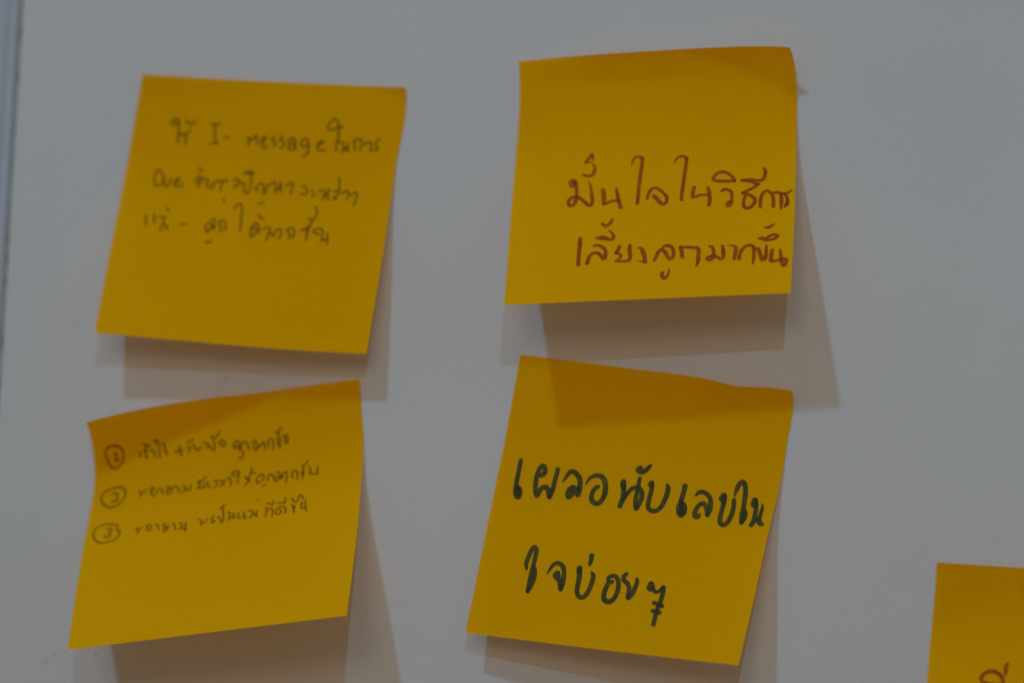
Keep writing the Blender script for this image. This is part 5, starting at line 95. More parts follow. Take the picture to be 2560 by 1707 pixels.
 5: "116.03,-4.00,-58.39 119.09,-3.73,-58.51 122.15,-3.47,-58.62 125.21,-3.22,-58.74 128.26,-2.99,-58.86 131.32,-2.76,-58.99 134.38,-2.54,-59.12 137.44,-2.33,-59.25 140.50,-2.14,-59.39 143.56,-1.95,-59.54 146.62,-1.78,-59.70 149.68,-1.62,-59.85 152.74,-1.48,-60.02 155.79,-1.35,-60.18 158.85,-1.24,-60.33 161.91,-1.14,-60.49 164.97,-1.06,-60.64 168.03,-1.01,-60.79 171.09,-1.00,-60.94 174.15,-1.00,-61.09 177.21,-1.00,-61.23 180.27,-1.00,-61.38 183.34,-1.00,-61.53 186.40,-1.00,-61.68 189.46,-1.00,-61.82 115.93,-3.50,-59.35 118.99,-3.24,-59.47 122.05,-3.00,-59.59 125.11,-2.76,-59.70 128.17,-2.53,-59.82 131.23,-2.31,-59.95 134.30,-2.11,-60.08 137.36,-1.91,-60.21 140.42,-1.73,-60.35 143.48,-1.56,-60.50 146.54,-1.40,-60.65 149.60,-1.26,-60.81 152.66,-1.13,-60.97 155.72,-1.01,-61.13 158.79,-0.92,-61.29 161.85,-0.84,-61.44 164.91,-0.80,-61.59 167.97,-0.78,-61.74 171.04,-0.78,-61.89 174.10,-0.78,-62.04 177.16,-0.78,-62.18 180.22,-0.78,-62.33 183.29,-0.78,-62.47 186.35,-0.78,-62.62 189.42,-0.78,-62.77 115.80,-2.89,-60.68 118.86,-2.64,-60.79 121.93,-2.41,-60.91 124.99,-2.19,-61.03 128.06,-1.98,-61.15 131.12,-1.77,-61.27 134.19,-1.59,-61.40 137.25,-1.41,-61.53 140.32,-1.24,-61.67 143.38,-1.09,-61.82 146.44,-0.95,-61.98 149.51,-0.83,-62.13 152.57,-0.73,-62.29 155.64,-0.64,-62.45 158.70,-0.58,-62.61 161.77,-0.54,-62.76 164.83,-0.54,-62.91 167.90,-0.54,-63.05 170.96,-0.54,-63.20 174.03,-0.54,-63.35 177.10,-0.54,-63.49 180.16,-0.54,-63.64 183.23,-0.54,-63.78 186.30,-0.54,-63.93 189.36,-0.54,-64.07 115.67,-2.29,-62.19 118.73,-2.07,-62.30 121.80,-1.85,-62.42 124.87,-1.65,-62.54 127.94,-1.45,-62.66 131.00,-1.27,-62.78 134.07,-1.10,-62.91 137.14,-0.95,-63.04 140.21,-0.80,-63.18 143.28,-0.68,-63.33 146.34,-0.56,-63.48 149.41,-0.47,-63.64 152.48,-0.40,-63.80 155.55,-0.35,-63.95 158.61,-0.34,-64.11 161.68,-0.34,-64.26 164.75,-0.34,-64.40 167.82,-0.34,-64.55 170.89,-0.34,-64.69 173.96,-0.34,-64.84 177.03,-0.34,-64.98 180.10,-0.34,-65.12 183.17,-0.34,-65.27 186.24,-0.34,-65.41 189.31,-0.34,-65.56 115.53,-1.78,-63.83 118.60,-1.57,-63.95 121.67,-1.37,-64.07 124.74,-1.19,-64.18 127.82,-1.02,-64.30 130.89,-0.86,-64.43 133.96,-0.71,-64.55 137.03,-0.58,-64.68 140.10,-0.47,-64.82 143.17,-0.37,-64.97 146.24,-0.29,-65.12 149.31,-0.24,-65.28 152.38,-0.22,-65.43 155.45,-0.22,-65.59 158.52,-0.22,-65.74 161.59,-0.22,-65.89 164.67,-0.22,-66.03 167.74,-0.22,-66.18 170.81,-0.22,-66.32 173.88,-0.22,-66.46 176.95,-0.22,-66.60 180.03,-0.22,-66.75 183.10,-0.22,-66.89 186.17,-0.22,-67.03 189.25,-0.22,-67.17 115.39,-1.36,-65.58 118.47,-1.18,-65.70 121.54,-1.01,-65.82 124.62,-0.85,-65.93 127.69,-0.70,-66.05 130.76,-0.57,-66.18 133.84,-0.45,-66.30 136.91,-0.35,-66.43 139.99,-0.27,-66.57 143.06,-0.22,-66.72 146.13,-0.20,-66.87 149.21,-0.20,-67.02 152.28,-0.20,-67.18 155.35,-0.20,-67.33 158.43,-0.20,-67.48 161.50,-0.20,-67.63 164.58,-0.20,-67.77 167.65,-0.20,-67.91 170.73,-0.20,-68.05 173.80,-0.20,-68.19 176.88,-0.20,-68.33 179.95,-0.20,-68.47 183.03,-0.20,-68.61 186.11,-0.20,-68.75 189.18,-0.20,-68.90 115.23,-1.00,-67.42 118.31,-0.84,-67.54 121.39,-0.70,-67.66 124.46,-0.57,-67.78 127.54,-0.45,-67.90 130.62,-0.35,-68.02 133.70,-0.27,-68.14 136.77,-0.22,-68.27 139.85,-0.20,-68.41 142.93,-0.20,-68.56 146.00,-0.20,-68.70 149.08,-0.20,-68.86 152.16,-0.20,-69.01 155.24,-0.20,-69.16 158.31,-0.20,-69.31 161.39,-0.20,-69.45 164.47,-0.20,-69.60 167.55,-0.20,-69.73 170.63,-0.20,-69.88 173.70,-0.20,-70.01 176.78,-0.20,-70.15 179.86,-0.20,-70.29 182.94,-0.20,-70.43 186.02,-0.20,-70.57 189.10,-0.20,-70.71 115.05,-0.69,-69.34 118.13,-0.56,-69.46 121.21,-0.44,-69.58 124.29,-0.35,-69.69 127.37,-0.27,-69.81 130.45,-0.22,-69.94 133.53,-0.20,-70.06 136.61,-0.20,-70.19 139.69,-0.20,-70.33 142.77,-0.20,-70.47 145.85,-0.20,-70.62 148.93,-0.20,-70.77 152.01,-0.20,-70.92 155.09,-0.20,-71.07 158.17,-0.20,-71.22 161.26,-0.20,-71.36 164.34,-0.20,-71.50 167.42,-0.20,-71.64 170.50,-0.20,-71.77 173.58,-0.20,-71.91 176.67,-0.20,-72.05 179.75,-0.20,-72.18 182.83,-0.20,-72.32 185.91,-0.20,-72.46 189.00,-0.20,-72.59 114.85,-0.45,-71.33 117.93,-0.35,-71.45 121.01,-0.28,-71.56 124.10,-0.23,-71.68 127.18,-0.22,-71.80 130.27,-0.22,-71.92 133.35,-0.22,-72.05 136.43,-0.22,-72.18 139.52,-0.22,-72.31 142.60,-0.22,-72.46 145.68,-0.22,-72.60 148.77,-0.22,-72.75 151.85,-0.22,-72.90 154.93,-0.22,-73.05 158.02,-0.22,-73.19 161.10,-0.22,-73.33 164.19,-0.22,-73.47 167.27,-0.22,-73.61 170.36,-0.22,-73.74 173.44,-0.22,-73.88 176.53,-0.22,-74.01 179.61,-0.22,-74.14 182.70,-0.22,-74.28 185.79,-0.22,-74.41 188.87,-0.22,-74.55 114.66,-0.32,-73.38 117.75,-0.28,-73.50 120.83,-0.27,-73.62 123.92,-0.27,-73.73 127.00,-0.27,-73.85 130.09,-0.27,-73.97 133.17,-0.27,-74.10 136.26,-0.27,-74.23 139.34,-0.27,-74.36 142.43,-0.27,-74.50 145.51,-0.27,-74.65 148.60,-0.27,-74.80 151.68,-0.27,-74.94 154.77,-0.27,-75.09 157.86,-0.27,-75.23 160.94,-0.27,-75.37 164.03,-0.27,-75.50 167.11,-0.27,-75.64 170.20,-0.27,-75.77 173.29,-0.27,-75.90 176.38,-0.27,-76.04 179.46,-0.27,-76.17 182.55,-0.27,-76.30 185.64,-0.27,-76.43 188.73,-0.27,-76.57 114.52,-0.37,-75.50 117.60,-0.37,-75.61 120.68,-0.37,-75.73 123.77,-0.37,-75.85 126.85,-0.37,-75.97 129.94,-0.37,-76.09 133.02,-0.37,-76.21 136.11,-0.37,-76.34 139.19,-0.37,-76.47 142.27,-0.37,-76.61 145.36,-0.37,-76.75 148.44,-0.37,-76.90 151.53,-0.37,-77.04 154.61,-0.37,-77.19 157.70,-0.36,-77.33 160.78,-0.36,-77.46 163.87,-0.36,-77.60 166.95,-0.36,-77.73 170.04,-0.36,-77.86 173.13,-0.36,-77.99 176.21,-0.36,-78.12 179.30,-0.36,-78.25 182.39,-0.36,-78.38 185.47,-0.36,-78.51 188.56,-0.36,-78.64 114.39,-0.53,-77.66 117.47,-0.53,-77.78 120.55,-0.53,-77.90 123.63,-0.53,-78.01 126.72,-0.53,-78.13 129.80,-0.53,-78.25 132.88,-0.53,-78.37 135.96,-0.53,-78.50 139.04,-0.52,-78.63 142.13,-0.52,-78.77 145.21,-0.52,-78.91 148.29,-0.52,-79.05 151.37,-0.52,-79.20 154.46,-0.52,-79.34 157.54,-0.52,-79.47 160.62,-0.52,-79.61 163.70,-0.52,-79.74 166.79,-0.51,-79.87 169.87,-0.51,-80.00 172.96,-0.51,-80.12 176.04,-0.51,-80.25 179.13,-0.51,-80.38 182.21,-0.51,-80.50 185.29,-0.51,-80.63 188.38,-0.51,-80.76 114.27,-0.77,-79.88 117.35,-0.77,-79.99 120.43,-0.76,-80.11 123.51,-0.76,-80.22 126.59,-0.76,-80.34 129.67,-0.76,-80.46 132.75,-0.76,-80.58 135.82,-0.75,-80.71 138.90,-0.75,-80.84 141.98,-0.75,-80.97 145.06,-0.75,-81.11 148.14,-0.75,-81.25 151.22,-0.74,-81.39 154.30,-0.74,-81.53 157.38,-0.74,-81.67 160.46,-0.74,-81.80 163.54,-0.74,-81.92 166.62,-0.74,-82.05 169.70,-0.73,-82.18 172.78,-0.73,-82.30 175.86,-0.73,-82.42 178.94,-0.73,-82.55 182.02,-0.73,-82.67 185.10,-0.72,-82.80 188.19,-0.72,-82.92 114.18,-1.09,-82.13 117.25,-1.09,-82.24 120.33,-1.08,-82.36 123.40,-1.08,-82.47 126.47,-1.08,-82.59 129.55,-1.07,-82.71 132.62,-1.07,-82.83 135.70,-1.07,-82.95 138.77,-1.06,-83.08 141.85,-1.06,-83.22 144.92,-1.06,-83.35 147.99,-1.06,-83.49 151.07,-1.05,-83.63 154.14,-1.05,-83.76 157.22,-1.05,-83.90 160.29,-1.04,-84.02 163.37,-1.04,-84.15 166.45,-1.04,-84.27 169.52,-1.03,-84.40 172.60,-1.03,-84.52 175.68,-1.03,-84.64 178.75,-1.02,-84.76 181.83,-1.02,-84.88 184.91,-1.02,-85.00 187.98,-1.02,-85.13 114.11,-1.50,-84.41 117.18,-1.50,-84.53 120.25,-1.49,-84.64 123.32,-1.49,-84.75 126.38,-1.49,-84.87 129.45,-1.48,-84.99 132.52,-1.48,-85.11 135.59,-1.47,-85.23 138.66,-1.47,-85.36 141.72,-1.46,-85.49 144.79,-1.46,-85.63 147.86,-1.45,-85.76 150.93,-1.45,-85.90 154.00,-1.45,-86.03 157.07,-1.44,-86.16 160.14,-1.44,-86.29 163.21,-1.43,-86.41 166.28,-1.43,-86.53 169.35,-1.42,-86.65 172.42,-1.42,-86.77 175.49,-1.41,-86.88 178.56,-1.41,-87.00 181.63,-1.40,-87.12 184.70,-1.40,-87.24 187.78,-1.40,-87.36 114.07,-2.02,-86.72 117.13,-2.01,-86.84 120.19,-2.00,-86.95 123.25,-2.00,-87.06 126.31,-1.99,-87.18 129.38,-1.98,-87.30 132.44,-1.98,-87.42 135.50,-1.97,-87.54 138.56,-1.97,-87.67 141.62,-1.96,-87.80 144.68,-1.95,-87.93 147.74,-1.95,-88.06 150.80,-1.94,-88.19 153.87,-1.93,-88.32 156.93,-1.93,-88.45 159.99,-1.92,-88.57 163.05,-1.92,-88.69 166.12,-1.91,-88.81 169.18,-1.90,-88.93 172.24,-1.90,-89.04 175.31,-1.89,-89.16 178.37,-1.88,-89.27 181.44,-1.88,-89.39 184.50,-1.87,-89.50 187.57,-1.87,-89.62 114.02,-2.63,-89.06 117.08,-2.62,-89.17 120.13,-2.61,-89.28 123.18,-2.60,-89.39 126.24,-2.59,-89.51 129.29,-2.59,-89.63 132.35,-2.58,-89.74 135.40,-2.57,-89.87 138.46,-2.56,-89.99 141.51,-2.55,-90.12 144.56,-2.54,-90.25 147.62,-2.54,-90.38 150.67,-2.53,-90.51 153.73,-2.52,-90.64 156.78,-2.51,-90.76 159.84,-2.50,-90.88 162.90,-2.49,-91.00 165.95,-2.49,-91.11 169.01,-2.48,-91.23 172.07,-2.47,-91.34 175.13,-2.46,-91.45 178.18,-2.45,-91.57 181.24,-2.44,-91.68 184.30,-2.44,-91.79 187.36,-2.43,-91.91 113.94,-3.33,-91.40 116.99,-3.32,-91.51 120.03,-3.31,-91.63 123.08,-3.30,-91.74 126.13,-3.29,-91.85 129.18,-3.28,-91.97 132.23,-3.27,-92.09 135.28,-3.26,-92.21 138.33,-3.25,-92.33 141.38,-3.24,-92.46 144.43,-3.22,-92.59 147.48,-3.21,-92.72 150.53,-3.20,-92.85 153.58,-3.19,-92.97 156.63,-3.18,-93.09 159.68,-3.17,-93.21 162.73,-3.16,-93.32 165.79,-3.15,-93.44 168.84,-3.14,-93.55 171.89,-3.13,-93.66 174.95,-3.12,-93.77 178.00,-3.11,-93.88 181.05,-3.10,-93.99 184.11,-3.09,-94.10 187.16,-3.07,-94.21 113.82,-4.12,-93.76 116.86,-4.11,-93.87 119.91,-4.10,-93.98 122.95,-4.08,-94.10 126.00,-4.07,-94.21 129.04,-4.06,-94.33 132.09,-4.04,-94.44 135.14,-4.03,-94.57 138.18,-4.01,-94.69 141.23,-4.00,-94.81 144.28,-3.99,-94.94 147.32,-3.97,-95.07 150.37,-3.96,-95.19 153.42,-3.95,-95.32 156.47,-3.93,-95.44 159.52,-3.92,-95.55 162.57,-3.91,-95.66 165.62,-3.89,-95.77 168.67,-3.88,-95.88 171.72,-3.87,-95.99 174.77,-3.85,-96.10 177.82,-3.84,-96.21 180.87,-3.83,-96.31 183.92,-3.81,-96.42 186.97,-3.80,-96.53 113.67,-4.98,-96.13 116.71,-4.97,-96.24 119.76,-4.95,-96.35 122.80,-4.93,-96.47 125.85,-4.92,-96.58 128.89,-4.90,-96.70 131.94,-4.88,-96.82 134.98,-4.87,-96.94 138.03,-4.85,-97.06 141.07,-4.84,-97.18 144.12,-4.82,-97.31 147.16,-4.80,-97.44 150.21,-4.79,-97.56 153.25,-4.77,-97.68 156.30,-4.75,-97.80 159.35,-4.74,-97.91 162.40,-4.72,-98.02 165.45,-4.71,-98.13 168.49,-4.69,-98.24 171.54,-4.67,-98.34 174.59,-4.66,-98.45 177.64,-4.64,-98.55 180.69,-4.62,-98.66 183.74,-4.61,-98.77 186.79,-4.59,-98.87 113.51,-5.89,-98.51 116.55,-5.87,-98.63 119.60,-5.85,-98.74 122.64,-5.83,-98.85 125.68,-5.82,-98.97 128.73,-5.80,-99.09 131.77,-5.78,-99.20 134.81,-5.76,-99.32 137.86,-5.74,-99.45 140.90,-5.72,-99.57 143.95,-5.70,-99.70 146.99,-5.68,-99.82 150.04,-5.66,-99.94 153.08,-5.64,-100.06 156.13,-5.62,-100.18 159.18,-5.60,-100.29 162.22,-5.58,-100.40 165.27,-5.56,-100.50 168.32,-5.55,-100.61 171.37,-5.53,-100.71 174.41,-5.51,-100.82 177.46,-5.49,-100.92 180.51,-5.47,-101.02 183.56,-5.45,-101.13 186.61,-5.43,-101.24 113.34,-6.83,-100.93 116.39,-6.81,-101.04 119.43,-6.78,-101.15 122.47,-6.76,-101.27 125.51,-6.74,-101.38 128.56,-6.72,-101.50 131.60,-6.69,-101.62 134.64,-6.67,-101.74 137.69,-6.65,-101.86 140.73,-6.63,-101.99 143.77,-6.60,-102.11 146.82,-6.58,-102.23 149.86,-6.56,-102.35 152.91,-6.54,-102.47 155.95,-6.51,-102.58 159.00,-6.49,-102.69 162.05,-6.47,-102.80 165.09,-6.45,-102.90 168.14,-6.42,-103.01 171.19,-6.40,-103.11 174.23,-6.38,-103.21 177.28,-6.36,-103.31 180.33,-6.33,-103.42 183.38,-6.31,-103.52 186.43,-6.29,-103.62 113.19,-7.77,-103.37 116.23,-7.75,-103.48 119.27,-7.72,-103.60 122.31,-7.70,-103.71 125.35,-7.67,-103.83 128.39,-7.65,-103.95 131.44,-7.62,-104.07 134.48,-7.60,-104.19 137.52,-7.57,-104.31 140.56,-7.54,-104.43 143.60,-7.52,-104.55 146.65,-7.49,-104.67 149.69,-7.47,-104.79 152.73,-7.44,-104.91 155.78,-7.42,-105.02 158.82,-7.39,-105.13 161.87,-7.37,-105.23 164.91,-7.34,-105.34 167.96,-7.31,-105.44 171.00,-7.29,-105.54 174.05,-7.26,-105.64 177.10,-7.24,-105.74 180.14,-7.21,-105.84 183.19,-7.19,-105.94 186.24,-7.16,-106.04 113.05,-8.73,-105.84 116.09,-8.70,-105.96 119.13,-8.67,-106.07 122.17,-8.65,-106.19 125.21,-8.62,-106.31 128.25,-8.59,-106.42 131.28,-8.56,-106.54 134.32,-8.53,-106.66 137.36,-8.50,-106.78 140.40,-8.47,-106.90 143.44,-8.44,-107.03 146.48,-8.42,-107.15 149.52,-8.39,-107.26 152.57,-8.36,-107.38 155.61,-8.33,-107.49 158.65,-8.30,-107.59 161.69,-8.27,-107.69 164.74,-8.24,-107.79 167.78,-8.21,-107.89 170.82,-8.19,-107.99 173.87,-8.16,-108.09 176.91,-8.13,-108.19 179.96,-8.10,-108.28 183.00,-8.07,-108.38 186.04,-8.04,-108.48 112.92,-9.70,-108.35 115.96,-9.67,-108.46 118.99,-9.64,-108.58 122.03,-9.60,-108.69 125.07,-9.57,-108.81 128.10,-9.54,-108.93 131.14,-9.51,-109.05 134.17,-9.48,-109.17 137.21,-9.44,-109.29 140.25,-9.41,-109.41 143.29,-9.38,-109.53 146.32,-9.35,-109.65 149.36,-9.32,-109.76 152.40,-9.28,-109.87 155.44,-9.25,-109.98 158.48,-9.22,-110.08 161.52,-9.19,-110.18 164.56,-9.16,-110.28 167.60,-9.12,-110.38 170.64,-9.09,-110.47 173.68,-9.06,-110.57 176.72,-9.03,-110.66 179.76,-9.00,-110.76 182.81,-8.96,-110.86 185.85,-8.93,-110.96 112.80,-10.68,-110.88 115.83,-10.64,-110.99 118.86,-10.61,-111.11 121.89,-10.57,-111.22 124.93,-10.54,-111.34 127.96,-10.50,-111.46 130.99,-10.47,-111.58 134.03,-10.43,-111.70 137.06,-10.40,-111.82 140.09,-10.36,-111.94 143.13,-10.33,-112.06 146.16,-10.29,-112.17 149.20,-10.26,-112.29 152.23,-10.22,-112.39 155.27,-10.19,-112.50 158.31,-10.15,-112.60 161.34,-10.11,-112.70 164.38,-10.08,-112.80 167.42,-10.04,-112.89 170.45,-10.01,-112.98 173.49,-9.97,-113.08 176.53,-9.94,-113.17 179.57,-9.90,-113.26 182.61,-9.87,-113.36 185.65,-9.83,-113.45 112.67,-11.67,-113.44 115.70,-11.63,-113.55 118.73,-11.59,-113.67 121.76,-11.55,-113.78 124.79,-11.51,-113.90 127.82,-11.47,-114.02 130.85,-11.44,-114.14 133.88,-11.40,-114.26 136.91,-11.36,-114.37 139.94,-11.32,-114.49 142.97,-11.28,-114.61 146.00,-11.24,-114.73 149.03,-11.20,-114.84 152.06,-11.17,-114.94 155.10,-11.13,-115.05 158.13,-11.09,-115.15 161.16,-11.05,-115.24 164.20,-11.01,-115.34 167.23,-10.97,-115.43 170.27,-10.93,-115.52 173.30,-10.90,-115.61 176.34,-10.86,-115.70 179.37,-10.82,-115.79 182.41,-10.78,-115.88 185.45,-10.74,-115.98 112.55,-12.66,-116.02 115.57,-12.62,-116.13 118.60,-12.58,-116.25 121.62,-12.54,-116.37 124.65,-12.50,-116.48 127.68,-12.46,-116.60 130.70,-12.41,-116.72 133.73,-12.37,-116.84 136.76,-12.33,-116.96 139.78,-12.29,-117.08 142.81,-12.25,-117.19 145.84,-12.20,-117.30 148.87,-12.16,-117.41 151.90,-12.12,-117.52 154.93,-12.08,-117.62 157.96,-12.04,-117.72 160.99,-11.99,-117.81 164.02,-11.95,-117.90 167.05,-11.91,-117.99 170.08,-11.87,-118.08 173.11,-11.83,-118.17 176.14,-11.78,-118.26 179.18,-11.74,-118.34 182.21,-11.70,-118.43 185.24,-11.66,-118.53 112.42,-13.67,-118.63 115.45,-13.63,-118.74 118.47,-13.58,-118.86 121.49,-13.54,-118.98 124.51,-13.49,-119.09 127.53,-13.45,-119.21 130.56,-13.40,-119.33 133.58,-13.36,-119.45 136.60,-13.31,-119.57 139.63,-13.26,-119.68 142.65,-13.22,-119.80 145.68,-13.17,-119.91 148.70,-13.13,-120.01 151.73,-13.08,-120.12 154.75,-13.04,-120.22 157.78,-12.99,-120.31 160.81,-12.95,-120.40 163.83,-12.90,-120.49 166.86,-12.86,-120.58 169.89,-12.81,-120.67 172.92,-12.77,-120.75 175.95,-12.72,-120.84 178.98,-12.68,-120.92 182.00,-12.63,-121.01 185.03,-12.58,-121.10 112.30,-14.69,-121.26 115.32,-14.64,-121.38 118.34,-14.59,-121.49 121.35,-14.54,-121.61 124.37,-14.49,-121.73 127.39,-14.44,-121.85 130.41,-14.40,-121.96 133.43,-14.35,-122.08 136.45,-14.30,-122.20 139.47,-14.25,-122.31 142.49,-14.20,-122.43 145.51,-14.15,-122.54 148.53,-14.10,-122.64 151.55,-14.06,-122.74 154.58,-14.01,-122.84 157.60,-13.96,-122.93 160.62,-13.91,-123.02 163.65,-13.86,-123.11 166.67,-13.81,-123.19 169.70,-13.76,-123.27 172.72,-13.71,-123.36 175.75,-13.67,-123.44 178.77,-13.62,-123.52 181.80,-13.57,-123.61 184.82,-13.52,-123.70 112.18,-15.71,-123.92 115.19,-15.66,-124.03 118.20,-15.61,-124.15 121.22,-15.56,-124.27 124.23,-15.50,-124.39 127.25,-15.45,-124.50 130.26,-15.40,-124.62 133.28,-15.35,-124.74 136.30,-15.30,-124.86 139.31,-15.24,-124.97 142.33,-15.19,-125.08 145.35,-15.14,-125.19 148.36,-15.09,-125.29 151.38,-15.04,-125.39 154.40,-14.98,-125.48 157.42,-14.93,-125.57 160.44,-14.88,-125.66 163.46,-14.83,-125.74 166.48,-14.78,-125.83 169.50,-14.72,-125.91 172.52,-14.67,-125.99 175.55,-14.62,-126.07 178.57,-14.57,-126.15 181.59,-14.51,-126.23 184.61,-14.46,-126.32 112.05,-16.75,-126.60 115.06,-16.69,-126.71 118.07,-16.63,-126.83 121.08,-16.58,-126.95 124.09,-16.52,-127.07 127.10,-16.47,-127.18 130.11,-16.41,-127.30 133.13,-16.36,-127.42 136.14,-16.30,-127.53 139.15,-16.25,-127.65 142.17,-16.19,-127.76 145.18,-16.14,-127.86 148.19,-16.08,-127.96 151.21,-16.02,-128.06 154.22,-15.97,-128.15 157.24,-15.91,-128.24 160.26,-15.86,-128.32 163.27,-15.80,-128.40 166.29,-15.75,-128.48 169.31,-15.69,-128.56 172.33,-15.63,-128.64 175.35,-15.58,-128.72 178.36,-15.52,-128.80 181.38,-15.47,-128.88 184.40,-15.41,-128.96 111.92,-17.79,-129.30 114.93,-17.73,-129.42 117.93,-17.67,-129.53 120.94,-17.61,-129.65 123.95,-17.55,-129.77 126.96,-17.49,-129.89 129.96,-17.43,-130.01 132.97,-17.38,-130.12 135.98,-17.32,-130.24 138.99,-17.26,-130.35 142.00,-17.20,-130.46 145.01,-17.14,-130.56 148.02,-17.08,-130.66 151.03,-17.02,-130.75 154.05,-16.96,-130.84 157.06,-16.90,-130.93 160.07,-16.84,-131.01 163.08,-16.78,-131.09 166.10,-16.73,-131.16 169.11,-16.67,-131.24 172.13,-16.61,-131.32 175.14,-16.55,-131.39 178.16,-16.49,-131.47 181.17,-16.43,-131.55 184.19,-16.37,-131.63",
}
